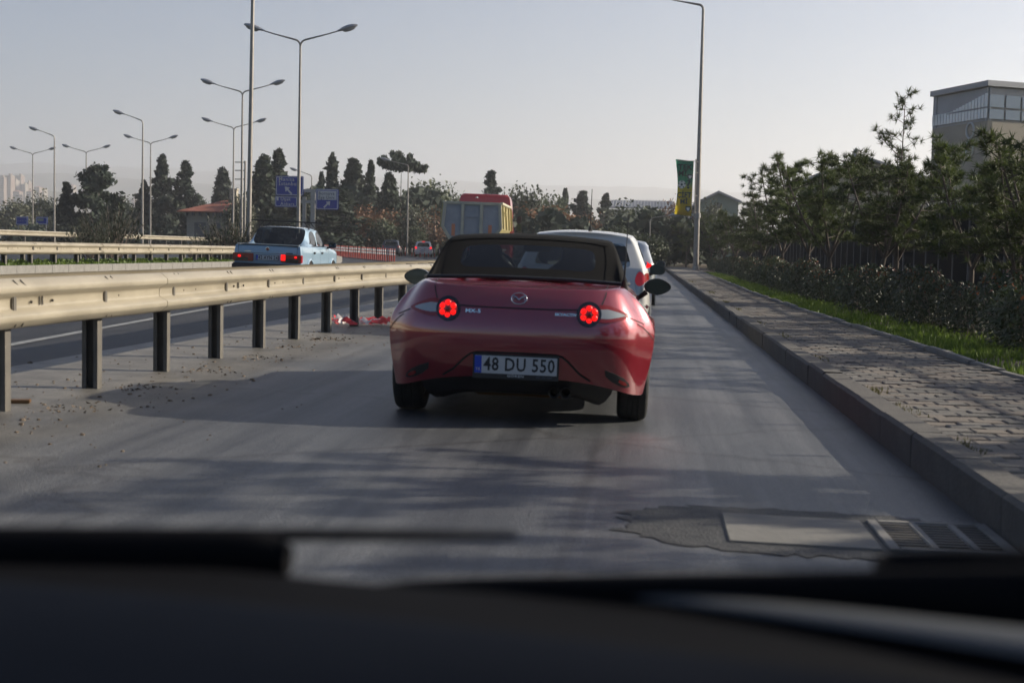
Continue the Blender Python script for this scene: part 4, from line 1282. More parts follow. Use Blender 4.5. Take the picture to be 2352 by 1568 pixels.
    for x in (-1, 1):
        b = MB(); b.tube([(x * .2, .80, .30), (x * .70, .75, .29)], .035, 8); b.tube([(x * .25, .95, .22), (x * .68, .78, .20)], .022, 8); b.build('suspension_arm', M['black'], car, smooth=True)
        # wheel-house liners
        for yy in (yw, yf):
            b = MB(); rows = []
            for a in range(0, 181, 15): rows.append([(x * .55, yy - (R + .012) * cos(radians(a)), zc + (R + .012) * sin(radians(a))), (x * .828, yy - (R + .006) * cos(radians(a)), zc + (R + .004) * sin(radians(a)))])
            b.grid(rows); b.build('wheel_liner', M['black'], car, smooth='all')
            wheel(car, x * .752, yy, .305, .305, .205, M['alloy'], x)
    # ---- soft top
    st = thing('soft_top', None, None, (0, 0, 0)); st.parent = car
    # station: (y_base, y_top, z_base, z_top, half width base, half width top)
    ST = [(.600, .640, .902, .930, .655, .630), (.612, .735, .902, .990, .665, .615), (.66, .86, .902, 1.070, .678, .605), (.74, .985, .902, 1.145, .686, .595),
          (.90, 1.09, .902, 1.198, .692, .585), (1.12, 1.22, .902, 1.224, .696, .575), (1.45, 1.48, .902, 1.236, .698, .565), (1.80, 1.78, .90, 1.228, .698, .55), (2.18, 2.02, .90, 1.200, .69, .54)]
    fr = (0, .28, .55, .76, .90, 1.0)                     # across the roof from the centre out
    rows = []
    for (yb, yt, zb_, zt, wb, wt) in ST:
        row = []
        crown = .030 if zt > 1.1 else .018
        for f in fr:
            drop = crown * (f ** 2.2)
            row.append((wt * f, yt + (.03 * f * f if yt < 1.0 else 0), zt - drop))
        hgt = zt - crown - zb_
        row.append((lerp(wt, wb, .16), lerp(yt, yb, .10), zt - crown - hgt * .14))
        row.append((lerp(wt, wb, .45), lerp(yt, yb, .40), zt - crown - hgt * .42))
        row.append((lerp(wt, wb, .80), lerp(yt, yb, .78), zb_ + hgt * .22))
        row.append((wb, yb, zb_ - .01))
        rows.append(row)
    nst = len(rows); ncol = len(rows[0])
    def tagf(i, k):
        if 1 <= i <= 2 and k <= 2: return 'rear_window'
        if i >= 5 and k >= 6: return 'side_window'
        return 'hood_fabric'
    groups = {}
    full = [[(-p[0], p[1], p[2]) for p in r[:0:-1]] + list(r) for r in rows]
    mid = ncol - 1
    for i in range(nst - 1):
        for kk in range(2 * ncol - 2):
            k = kk - mid if kk >= mid else mid - 1 - kk
            t = tagf(i, k)
            key = t + ('_R' if t == 'side_window' and kk >= mid else '')
            groups.setdefault(key, []).append((i, kk))
    W_ = 2 * ncol - 1
    soft = None
    for key, fs_ in groups.items():
        used = {}; vs_ = []; ff = []
        for (i, kk) in fs_:
            f = []
            for (a, b_) in ((i, kk), (i, kk + 1), (i + 1, kk + 1), (i + 1, kk)):
                if (a, b_) not in used: used[(a, b_)] = len(vs_); vs_.append(full[a][b_])
                f.append(used[(a, b_)])
            ff.append(tuple(f))
        nm = key.replace('_R', '')
        me = bpy.data.meshes.new(nm); me.from_pydata(vs_, [], ff)
        o = link(nm, me, st, {'hood_fabric': M['fabric'], 'rear_window': M['rear_glass'], 'side_window': M['side_glass']}[nm])
        bake_subsurf(o, 2)
        if nm == 'hood_fabric': soft = o
    sb = BVHTree.FromPolygons([v.co for v in soft.data.vertices], [tuple(p.vertices) for p in soft.data.polygons])
    for s in (1, -1):
        strip(sb, 'seam', [(s * .54, .925), (s * .545, 1.05), (s * .53, 1.14), (s * .51, 1.185)], .010, M['fabric'], st, off=.005)
    strip(sb, 'seam', [(-.55, 1.160), (-.4, 1.182), (-.2, 1.191), (0, 1.194), (.2, 1.191), (.4, 1.182), (.55, 1.160)], .016, M['fabric'], st, off=.007, sub=6)
    # base trim between soft top and body, chrome-less black
    b = MB(); b.tube([(-.70, 1.3, .905), (-.695, .9, .908), (-.682, .70, .908), (-.655, .60, .912), (-.3, .575, .926), (0, .570, .928), (.3, .575, .926), (.655, .60, .912), (.682, .70, .908), (.695, .9, .908), (.70, 1.3, .905)], .012, 8)
    b.build('base_seal', M['black'], st, smooth=True)
    b = MB(); b.box((0, .578, .930), (.34, .02, .016)); b.build('high_brake_lamp', M['braked'], car, bevel=.004)
    # windscreen frame, windscreen
    b = MB()
    for s in (1, -1): b.tube([(s * .66, 2.55, .86), (s * .60, 2.28, 1.06), (s * .55, 2.04, 1.185)], [.028, .024, .022], 8)
    b.tube([(-.55, 2.04, 1.185), (0, 2.0, 1.205), (.55, 2.04, 1.185)], .022, 8)
    b.build('windscreen_frame', M['black'], car, smooth=True)
    b = MB(); b.grid([[(-.65, 2.56, .86), (0, 2.66, .885), (.65, 2.56, .86)], [(-.54, 2.05, 1.18), (0, 2.02, 1.20), (.54, 2.05, 1.18)]]); b.build('windscreen', M['clear_glass'], car, smooth='all')
    # cabin: shelf, seats, wheel, mirror
    b = MB(); b.box((0, 1.62, .918), (1.22, 1.9, .012)); b.build('cabin_shelf', M['black'], car)
    for s in (1, -1):
        b = MB(); rows = []
        for (z, w, y) in ((.86, .25, 1.30), (.96, .24, 1.26), (1.03, .15, 1.24), (1.06, .12, 1.235), (1.12, .115, 1.235), (1.15, .09, 1.24), (1.16, .04, 1.25)):
            rows.append([(s * .33 + w * cos(a), y + .055 * sin(a), z) for a in [2 * pi * k / 14 for k in range(14)]])
        b.grid(rows, closed=True); b.f.append(tuple(len(b.v) - 14 + k for k in range(14)))
        b.build('seat', M['seat'], car, smooth='all')
    b = MB(); b.lathe([(.165 + .014 * cos(a), .014 * sin(a)) for a in [2 * pi * k / 8 for k in range(8)]], 28, Matrix.Rotation(radians(68), 3, 'X'), close=True); b.box((0, 0, 0), (.30, .03, .04)); o = b.build('steering_wheel', M['black'], car, smooth=True); o.location = (-.33, 2.0, .93)
    b = MB(); b.box((0, 2.1, 1.13), (.22, .03, .06)); b.build('rear_view_mirror', M['black'], car, bevel=.012)
    b = MB(); b.box((0, 2.35, .90), (1.2, .45, .06)); b.build('dashboard', M['black'], car, bevel=.02)
    # ---- door mirrors
    for s in (1, -1):
        mr_ = thing('door_mirror', None, None, (s * .915, 2.13, .872)); mr_.parent = car
        b = MB(); rows = []
        n = 20
        def shape(a, k):
            x = cos(a); z = sin(a)
            return (s * (x * .104 * k + .01), z * .065 * k * (1 - .16 * s * 0) * (1.0 - .22 * max(0, x)))
        for (y, k) in ((-.062, .90), (-.066, .97), (-.055, 1.0), (-.01, .98), (.035, .85), (.065, .6), (.078, .25)):
            rows.append([(shape(a, k)[0], y, shape(a, k)[1]) for a in [2 * pi * q / n for q in range(n)]])
        b.grid(rows, closed=True); b.f.append(tuple(len(b.v) - n + q for q in range(n)))
        b.build('shell', M['gloss'], mr_, smooth='all')
        b = MB(); p_ = [(shape(a, .915)[0], -.058, shape(a, .915)[1]) for a in [2 * pi * q / n for q in range(n)]]
        b.add(p_, [tuple(range(n))]); gl = b.build('glass', M['mirror'], mr_)
        b = MB(); b.tube([(-s * .07, .0, -.045), (-s * .115, .02, -.085), (-s * .15, .05, -.10)], [.022, .018, .02], 8); b.build('stalk', M['black'], mr_, smooth=True)
        mr_.rotation_euler = (0, 0, s * .10)
    # aerial
    z0 = bvh.ray_cast(Vector((.66, .52, 2)), Vector((0, 0, -1)))[0]
    b = MB(); b.tube([(.66, .56, z0.z - .01), (.66, .53, z0.z + .02), (.66, .50, z0.z + .055)], [.030, .020, .011], 10); b.tube([(.66, .502, z0.z + .05), (.663, .495, z0.z + .16)], [.0075, .0065], 8); b.tube([(.663, .495, z0.z + .16), (.669, .475, z0.z + .48)], [.0032, .0022], 6)
    b.build('aerial', M['black'], car, smooth=True)
    return car
RED = red_car()
RED_Y = 8.88
pc = at(1184, 715, RED_Y)
RED.location = (pc.x, RED_Y, gz(pc.x) + .002)
RED.rotation_euler = (0, BANK, radians(1.2))
# ================================================================== OTHER VEHICLES
def loft(parent, st, mats, tagf, captag, lev=2, crease=None, fr=(1, .82, .42, 0), body_name='body', cap_front=True):
    """st: stations from rear to front, each a list of half-section points (x >= 0) from the sill to the roof centre (x = 0).
    Faces are gathered by tag into meshes of their own, so that panes and body are separate parts."""
    nr = len(st[0]); V = {}; verts = []
    def vid(p):
        k = (round(p[0], 4), round(p[1], 4), round(p[2], 4))
        if k not in V: V[k] = len(verts); verts.append(tuple(p))
        return V[k]
    faces = []
    for s in (1, -1):
        m = lambda p: vid((p[0] * s, p[1], p[2]))
        for i in range(len(st) - 1):
            for r in range(nr - 1):
                f = [m(st[i][r]), m(st[i + 1][r]), m(st[i + 1][r + 1]), m(st[i][r + 1])]
                g = [q for k, q in enumerate(f) if q not in f[:k]]
                if len(g) > 2: faces.append((g if s > 0 else g[::-1], tagf(i, r) + ('|M' if tagf(i, r) in ('rear_window', 'windscreen') else '|R' if s > 0 else '|L') + str(i)))
    fr2 = list(fr) + [-f for f in fr[-2::-1]]
    for end in ((0, -1) if cap_front else (0,)):
        S = st[end]
        for r in range(nr - 2):
            for a, b in zip(fr2, fr2[1:]):
                P = lambda p, t: vid((p[0] * t, p[1] + (-.02 if end == 0 else .03) * (1 - t * t), p[2])) if abs(t) < 1 else vid((p[0] * t, p[1], p[2]))
                f = [P(S[r], a), P(S[r], b), P(S[r + 1], b), P(S[r + 1], a)]
                g = [q for k, q in enumerate(f) if q not in f[:k]]
                if len(g) > 2: faces.append((g[::-1] if end == 0 else g, captag(end, r, max(abs(a), abs(b))) + '|C%d' % end))
        # last sliver up to the roof centre
        r = nr - 2
        top = [vid((S[r][0] * t, S[r][1] + ((-.02 if end == 0 else .03) * (1 - t * t) if abs(t) < 1 else 0), S[r][2])) for t in fr2]
        g = top + [vid(S[r + 1])]
        faces.append((g, captag(end, r, 1) + '|C%d' % end))
    groups = {}
    for f, t in faces:
        nm = t.split('|')[0]
        key = 'body' if nm == 'body' else t
        groups.setdefault(key, []).append(f)
    out = {}
    for key, fs in groups.items():
        nm = key.split('|')[0]
        used = {}; vs_ = []; ff = []
        for f in fs:
            g = []
            for q in f:
                if q not in used: used[q] = len(vs_); vs_.append(verts[q])
                g.append(used[q])
            ff.append(tuple(g))
        me = bpy.data.meshes.new(nm); me.from_pydata(vs_, [], ff)
        bm = bmesh.new(); bm.from_mesh(me)
        bmesh.ops.recalc_face_normals(bm, faces=bm.faces[:])
        if crease and nm == 'body':
            cr = bm.edges.layers.float.new('crease_edge')
            for e in bm.edges:
                e[cr] = crease(e.verts[0].co, e.verts[1].co)
        bm.to_mesh(me); bm.free()
        o = link(nm if nm != 'body' else body_name, me, parent, mats[nm])
        bake_subsurf(o, lev)
        if nm == 'body': out['body'] = o
    b = out['body']
    out['bvh'] = BVHTree.FromPolygons([v.co for v in b.data.vertices], [tuple(p.vertices) for p in b.data.polygons])
    return out
def box_part(name, c, d, m, par, bevel=.01, seg=2, rot=None):
    b = MB(); b.box((0, 0, 0), d); o = b.build(name, m, par, bevel=bevel, seg=seg, smooth=True); o.location = c
    if rot: o.rotation_euler = rot
    return o
def door_mirror(car, x, y, z, s, m, sc=1.0, round_=.7):
    mr_ = thing('door_mirror', None, None, (x, y, z)); mr_.parent = car
    b = MB(); rows = []; n = 18
    def shp(a, k):
        c, q = cos(a), sin(a)
        return (s * math.copysign(abs(c) ** round_, c) * .105 * sc * k, math.copysign(abs(q) ** round_, q) * .072 * sc * k)
    for (yy, k) in ((-.045, .93), (-.05, 1.0), (0, 1.0), (.05, .8), (.075, .35)):
        rows.append([(shp(a, k)[0], yy * sc, shp(a, k)[1]) for a in [2 * pi * q / n for q in range(n)]])
    b.grid(rows, closed=True); b.f.append(tuple(len(b.v) - n + q for q in range(n))); b.build('shell', m, mr_, smooth='all')
    b = MB(); b.add([(shp(a, .92)[0], -.044 * sc, shp(a, .92)[1]) for a in [2 * pi * q / n for q in range(n)]], [tuple(range(n))]); b.build('glass', M['mirror'], mr_)
    b = MB(); b.tube([(-s * .06, 0, -.05 * sc), (-s * .14, .03, -.075 * sc)], [.025, .028], 8); b.build('stalk', M['black'], mr_, smooth=True)
    return mr_
def hatch(name, label, mb, L=3.95, W=1.70, H=1.46, belt=.92, detail=2, zb=.22, glass='rear_glass', slope=.42):
    car = thing(name, label, 'car')
    w = W / 2
    def sec(y, belt_, roof, g1, g2, g3, ys=None, zb_=zb, ws=1.0):
        ys = ys or [0] * 10
        z = [zb_, zb_ + .07, .47, .70, belt_, belt_ + .015, roof - .13, roof - .05, roof - .008, roof]
        x = [w * .82 * ws, w * .97 * ws, w * ws, w * .99 * ws, w * .955 * ws, g1, g2, g3, g3 * .55, 0]
        return [(x[k], y + ys[k], z[k]) for k in range(10)]
    g1, g2, g3 = w * .92, w * .775, w * .70
    ro = [.10, .02, 0, .02, .07, .08, slope - .02, slope, slope - .03, slope - .05]
    mid = [0] * 5 + [0, .02, .02, .02, .02]
    fr_ = [0] * 10
    st = [sec(0, belt, H - .035, g1 * .93, g2 * .93, g3 * .93, ro, ws=.90),
          sec(.16, belt, H - .02, g1 * .99, g2 * .98, g3 * .98, [0, 0, 0, 0, .02, .02, slope - .08, slope - .06, slope - .06, slope - .06], ws=.98),
          sec(.62, belt - .005, H - .005, g1, g2, g3, [0, 0, 0, 0, .0, .0, .10, .10, .10, .10]),
          sec(1.30, belt - .02, H, g1, g2, g3), sec(1.42, belt - .02, H, g1, g2, g3),
          sec(2.15, belt - .03, H - .02, g1, g2 * .98, g3 * .97, [0, 0, 0, 0, .35, .42, -.02, -.06, -.08, -.08])]
    zc = belt - .03
    def hood(y, z, ws, ysc=0):
        X = [w * .82 * ws, w * .97 * ws, w * ws, w * .985 * ws, w * .93 * ws, w * .88 * ws, w * .72 * ws, w * .55 * ws, w * .3 * ws, 0]
        Z = [zb, zb + .07, .45, lerp(.45, z, .7), z - .05, z - .02, z, z + .012, z + .02, z + .022]
        return [(X[k], y + (.16 * (1 - (X[k] / w)) if k > 4 else 0) * ysc, Z[k]) for k in range(10)]
    st += [hood(2.66, zc + .01, 1.0, .8), hood(3.25, zc - .10, .985), hood(L - .22, zc - .24, .93), hood(L, zc - .36, .80)]
    mats = {'body': mb, 'side_window': M['side_glass'], 'rear_window': M[glass], 'windscreen': M['clear_glass']}
    def tagf(i, r):
        if r == 5 and i in (1, 2, 4): return 'side_window'
        if i == 5 and 6 <= r <= 8: return 'windscreen'
        if i == 5 and r == 5: return 'body'
        return 'body'
    def captag(end, r, a):
        if end == 0 and r == 5 and a <= .83: return 'rear_window'
        return 'body'
    def crease(a, b):
        if abs(abs(a.x) - g3) < .06 and abs(abs(b.x) - g3) < .06 and a.z > H - .12 and b.z > H - .12: return .45
        if abs(a.z - belt) < .05 and abs(b.z - belt) < .05 and abs(a.x) > w * .8 and abs(b.x) > w * .8: return .4
        if a.y < .5 and b.y < .5 and abs(abs(a.x) - abs(b.x)) < .15 and abs(a.x) > w * .6 and a.z > .5 and b.z > .5 and max(a.y - a.z * .25, b.y - b.z * .25) < .02: return .4
        return 0
    R = loft(car, st, mats, tagf, captag, detail, crease)
    # dark cabin
    box_part('cabin', (0, 1.5, belt - .08), (W * .86, 2.1, .05), M['black'], car, .01)
    for s in (1, -1):
        for yy in (.78, L - .80):
            wheel(car, s * (w - .105), yy, .30, .30, .19, M['alloy'], s)
            b = MB(); b.lathe([(0, 0), (.335, 0), (.335, .16)], 28, Matrix.Rotation(pi / 2, 3, 'Y')); o = b.build('wheel_arch', M['gap'], car); o.location = (s * (w + .004), yy, .31); o.scale = (-s, 1, 1)
            b = MB(); b.lathe([(.335, 0), (.335, .02), (.36, .02), (.36, 0)], 28, Matrix.Rotation(pi / 2, 3, 'Y')); o = b.build('arch_lip', mb, car); o.location = (s * (w - .012), yy, .31); o.scale = (s, 1, 1)
        door_mirror(car, s * (w + .09), 2.28, belt - .02, s, M['gloss'] if mb is not M['silver'] else M['silver'])
    return car, R
def add_lamps(car, R, pts, lit, par_off=.006, mat2=None):
    for s in (1, -1):
        tl = thing('tail_light', None, None, (0, 0, 0)); tl.parent = car
        patch(R['bvh'], 'lens', [(s * x, z) for x, z in pts], M['brake'] if lit else M['braked'], tl, par_off, 3)

# ---- white hatchback right ahead of the convertible
car, R = hatch('white_hatchback', 'white hatchback queuing right ahead of the red convertible, roof aerial up', M['carwhite'], 4.0, 1.74, 1.405, .93, 3, slope=.34)
bv = R['bvh']
for s in (1, -1):
    tl = thing('tail_light', None, None, (0, 0, 0)); tl.parent = car
    up = [(s * (.715 + .062 * cos(a)), .77 + .145 * sin(a)) for a in [2 * pi * k / 24 for k in range(24)]]
    patch(bv, 'outer_lens', up, M['clearlens'], tl, .006, 4)
    patch(bv, 'red_lens', [(s * (.715 + .056 * cos(a) * (1 - .25 * sin(a))), .81 + .088 * sin(a)) for a in [2 * pi * k / 24 for k in range(24)]], M['brakeglow'], tl, .013, 4)
    SD = Vector((-s, 0, 0)); sf = lambda p: (0, p[0], p[1])
    patch(bv, 'side_lens', [(.15 + .10 * cos(a), .80 + .085 * sin(a)) for a in [2 * pi * k / 20 for k in range(20)]], M['braked'], tl, .006, 3, fn=sf, d=SD)
    strip(bv, 'door_gap', [(1.36, .26), (1.36, .90)], .008, M['gap'], car, fn=sf, d=SD)
    strip(bv, 'door_gap', [(2.50, .26), (2.50, .86)], .008, M['gap'], car, fn=sf, d=SD)
    box_part('door_handle', (s * .86, 1.56, .80), (.03, .18, .03), M['carwhite'], car, .01)
strip(bv, 'hatch_gap', [(-.60, .60), (0, .59), (.60, .60)], .008, M['gap'], car)
box_part('bumper', (0, .0, .42), (1.52, .10, .26), M['carwhite'], car, .04, 3)
plate_frame(car, (0, -.075, .72), .52, .11, '35 AB 35' if False else ' ', frame=False)
b = MB(); b.tube([(.06, .66, 1.395), (.06, .62, 1.43), (.06, .60, 1.45)], [.03, .02, .01], 8); b.tube([(.06, .60, 1.45), (.065, .50, 1.91)], [.007, .004], 6); b.build('aerial', M['black'], car, smooth=True)
TDn = Vector((0, 0, -1))
for s in (1, -1): strip(bv, 'roof_gutter', [(s * .535, .60), (s * .54, 1.3), (s * .535, 2.0)], .014, M['black'], car, fn=lambda p: (p[0], p[1], 1.4), d=TDn)
YC = 17.6
pc = at(1331, 720, YC); car.location = (pc.x, YC, gz(pc.x)); car.rotation_euler = (0, BANK, radians(.3))

# ---- silver car ahead of it
car, R = hatch('silver_car', 'silver car at the head of the queue, mostly hidden by the white hatchback', M['silver'], 4.3, 1.76, 1.44, .92, 2, slope=.55)
add_lamps(car, R, [(.62, .80), (.78, .82), (.80, .95), (.66, .96)], True)
pc = at(1412, 640, 31.0); car.location = (pc.x, 31.0, gz(pc.x)); car.rotation_euler = (0, BANK, radians(-.6))

# ---- far cars
def far_car(name, label, mb, u, v, Y, rz, third=False, lit=True):
    car, R = hatch(name, label, mb, 4.05, 1.72, 1.48, .92, 2, glass='rear_glass')
    add_lamps(car, R, [(.60, .74), (.76, .76), (.78, .93), (.68, .98), (.60, .90)], lit, .01)
    plate_frame(car, (0, -.05, .62), .52, .11, ' ', frame=False)
    box_part('bumper', (0, .01, .36), (1.5, .08, .20), M['black'] if mb is M['navy'] else mb, car, .03)
    if third: box_part('high_brake_lamp', (0, .37, 1.43), (.28, .05, .04), M['brake'], car, .008)
    p = at(u, v, Y); car.location = (p.x, Y, gz(p.x)); car.rotation_euler = (0, 0, rz); return car
far_car('white_hatchback', 'small distant white hatchback with three lit brake lamps beside the truck', M['carwhite'], 972, 585, 131, radians(8), True)
far_car('dark_hatchback', 'small distant dark blue hatchback behind the end of the delineator row', M['navy'], 897, 585, 127, radians(6), False, False)

# ---- pale blue sedan
def sedan():
    car = thing('blue_sedan', 'old boxy pale blue sedan with a black roof rack on the highway', 'car')
    w = .81
    L = lambda *p: list(p)
    def low(y, ys=(0, 0, 0, 0, 0), zb=.30, k=1.0, bz=.93):
        return [(w * .90 * k, y + ys[0], zb), (w * .985 * k, y + ys[1], zb + .10), (w * k, y + ys[2], .60), (w * .995 * k, y + ys[3], .80), (w * .965 * k, y + ys[4], bz)]
    def deck(y, z, k=1.0, dy=0.0):
        return [(w * .93 * k, y, z + .012), (w * .76 * k, y + dy * .5, z + .018), (w * .52 * k, y + dy, z + .022), (w * .27 * k, y + dy, z + .026), (0, y + dy, z + .028)]
    st = [low(0, (.06, .045, .03, .02, .05), .34, .985) + deck(.06, .935, .985),
          low(.10) + deck(.14, .94),
          low(.62) + deck(.62, .945),
          low(.80) + [(w * .90, .84, .955), (w * .76, .86, .965), (w * .52, .85, .972), (w * .27, .84, .975), (0, .84, .976)],
          low(1.10) + [(w * .885, 1.12, .965), (w * .745, 1.27, 1.32), (w * .66, 1.31, 1.375), (w * .36, 1.30, 1.392), (0, 1.30, 1.397)],
          low(1.22) + [(w * .885, 1.22, .965), (w * .75, 1.38, 1.33), (w * .67, 1.40, 1.385), (w * .36, 1.40, 1.405), (0, 1.40, 1.41)],
          low(1.98) + [(w * .885, 1.98, .96), (w * .76, 1.98, 1.34), (w * .68, 1.98, 1.395), (w * .36, 1.98, 1.415), (0, 1.98, 1.42)],
          low(2.06) + [(w * .885, 2.06, .96), (w * .76, 2.06, 1.34), (w * .68, 2.06, 1.395), (w * .36, 2.06, 1.415), (0, 2.06, 1.42)],
          low(2.92) + [(w * .885, 2.92, .95), (w * .745, 2.50, 1.32), (w * .66, 2.44, 1.38), (w * .36, 2.42, 1.40), (0, 2.42, 1.405)],
          low(3.06) + [(w * .885, 3.04, .945), (w * .76, 3.02, .955), (w * .52, 3.05, .965), (w * .27, 3.08, .97), (0, 3.08, .972)],
          low(3.9, bz=.86) + deck(3.9, .865),
          low(4.22, (0, 0, 0, -.02, -.04), .36, .97, .80) + deck(4.18, .80, .97)]
    def tagf(i, r):
        if i == 3 and r >= 6: return 'rear_window'
        if r == 5 and i in (5, 7): return 'side_window'
        if i == 8 and r >= 6: return 'windscreen'
        return 'body'
    mats = {'body': M['blue'], 'side_window': M['sedan_glass'], 'rear_window': M['sedan_glass'], 'windscreen': M['clear_glass']}
    def crease(a, b):
        # firm edges round the tail and along the waist
        if abs(a.z - .93) < .03 and abs(b.z - .93) < .03: return .6
        if a.y < .07 and b.y < .07 and abs(a.x) > w * .85 and abs(b.x) > w * .85: return .8
        if a.z > .92 and b.z > .92 and a.y < .07 and b.y < .07: return .8
        return 0
    R = loft(car, st, mats, tagf, lambda e, r, a: 'body', 3, crease, fr=(1, .5, 0))
    bv = R['bvh']
    box_part('cabin', (0, 1.9, .90), (1.38, 2.0, .05), M['black'], car)
    for s in (1, -1):
        b = MB(); rows = []
        for (z, ww, y) in ((.85, .24, 1.9), (1.05, .23, 1.85), (1.12, .12, 1.84), (1.24, .12, 1.84), (1.26, .05, 1.84)): rows.append([(s * .35 + ww * cos(a), y + .05 * sin(a), z) for a in [2 * pi * k / 12 for k in range(12)]])
        b.grid(rows, closed=True); b.f.append(tuple(len(b.v) - 12 + k for k in range(12))); b.build('seat', M['seat'], car, smooth='all')
        tl = thing('tail_light', None, None, (0, 0, 0)); tl.parent = car
        box_part('housing', (s * .565, .005, .652), (.475, .06, .185), M['braked'], tl, .012)
        box_part('side_lens', (s * .806, .05, .652), (.03, .14, .18), M['brakeglow'] if s > 0 else M['braked'], tl, .01)
        box_part('reverse_lens', (s * .60, -.027, .605), (.30, .012, .07), M['gloss'], tl, .004)
        box_part('lit_lens', (s * (.385 if s > 0 else .66), -.028, .672), (.105 if s > 0 else .07, .014, .135 if s > 0 else .05), M['brake'], tl, .02, 3)
        if s > 0: box_part('lit_lens', (s * .68, -.028, .69), (.06, .014, .045), M['brake'], tl, .015, 3)
        for yy in (.92, 3.42):
            wheel(car, s * (w - .11), yy, .29, .29, .17, M['alloy'], s)
            b = MB(); b.lathe([(0, 0), (.325, 0), (.325, .16)], 28, Matrix.Rotation(pi / 2, 3, 'Y')); o = b.build('wheel_arch', M['gap'], car); o.location = (s * (w + .004), yy, .30); o.scale = (-s, 1, 1)
            b = MB(); b.lathe([(.325, 0), (.325, .03), (.37, .02), (.37, 0)], 28, Matrix.Rotation(pi / 2, 3, 'Y')); o = b.build('arch_lip', M['chrome'] if False else M['blue'], car); o.location = (s * (w - .006), yy, .30); o.scale = (s, 1, 1)
        SD = Vector((-s, 0, 0)); sf = lambda p: (0, p[0], p[1])
        for yy in (1.18, 2.03, 2.98): strip(bv, 'door_gap', [(yy + (.06 if yy < 1.5 else 0), .34), (yy, .60), (yy, .925)], .009, M['gap'], car, fn=sf, d=SD)
        for yy in (1.30, 2.14):
            box_part('door_handle', (s * .815, yy + .06, .80), (.02, .16, .05), M['black'], car, .006)
        strip(bv, 'side_trim', [(.35, .52), (3.9, .52)], .03, M['black'], car, fn=sf, d=SD, sub=20, off=.006)
        door_mirror(car, s * .93, 2.82, 1.00, s, M['black'], .95, .55)
        strip(bv, 'window_seal', [(1.26, .955), (2.0, .955), (2.9, .945)], .018, M['gap'], car, fn=sf, d=SD, sub=10, off=.004)
        box_part('vent', (s * .755, 1.06, 1.06), (.02, .05, .10), M['black'], car, .004)
    box_part('bumper', (0, -.02, .43), (1.64, .16, .17), M['black'], car, .03, 3)
    box_part('valance', (0, .08, .32), (1.46, .12, .10), M['black'], car, .02)
    box_part('boot_lip', (0, .065, .966), (1.48, .07, .022), M['carwhite'], car, .008)
    strip(bv, 'boot_gap', [(-.70, .94), (-.70, .76), (-.68, .755), (.68, .755), (.70, .76), (.70, .94)], .008, M['gap'], car, off=.003, sub=8)
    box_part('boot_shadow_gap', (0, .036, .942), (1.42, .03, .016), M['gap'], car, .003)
    plate_frame(car, (0, -.012, .652), .52, .112, '42 AYN 24', frame=False)
    b = MB(); b.lathe([(0, .012), (.046, .010), (.052, .0)], 20, Matrix.Rotation(pi / 2, 3, 'X')); o = b.build('emblem', M['chrome'], car, smooth=True); o.location = (0, .012, .862)
    b = MB(); b.lathe([(0, .002), (.034, .0)], 20, Matrix.Rotation(pi / 2, 3, 'X')); o2 = b.build('emblem_field', M['braked'], o); o2.location = (0, -.0125, 0)
    b = MB(); b.lathe([(0, .006), (.014, .0)], 12, Matrix.Rotation(pi / 2, 3, 'X')); o = b.build('lock', M['black'], car); o.location = (0, .012, .785)
    for x in (-.47, .52): box_part('badge', (x, .012, .79 if x < 0 else .775), (.16, .006, .022), M['chrome'] if x < 0 else M['black'], car, .002)
    # roof rack: two bars on four feet
    rk = thing('roof_rack', None, None, (0, 0, 0)); rk.parent = car
    for yy in (1.50, 2.15):
        b = MB(); b.box((0, yy, 1.535), (1.66, .035, .025)); b.build('bar', M['black'], rk, bevel=.006)
        for s in (1, -1):
            b = MB(); b.tube([(s * .60, yy, 1.36), (s * .62, yy, 1.40), (s * .50, yy, 1.52)], [.028, .016, .014], 6); b.build('foot', M['black'], rk, smooth=True)
    return car
M['sedan_glass'] = glass_mat('sedan_glass', (.6, .65, .68), .30)
car = sedan()
YB = 32.6
pc = at(612, 600, YB); car.location = (pc.x, YB, gz(pc.x) + .02); car.rotation_euler = (0, BANK * 1.3, radians(.3))

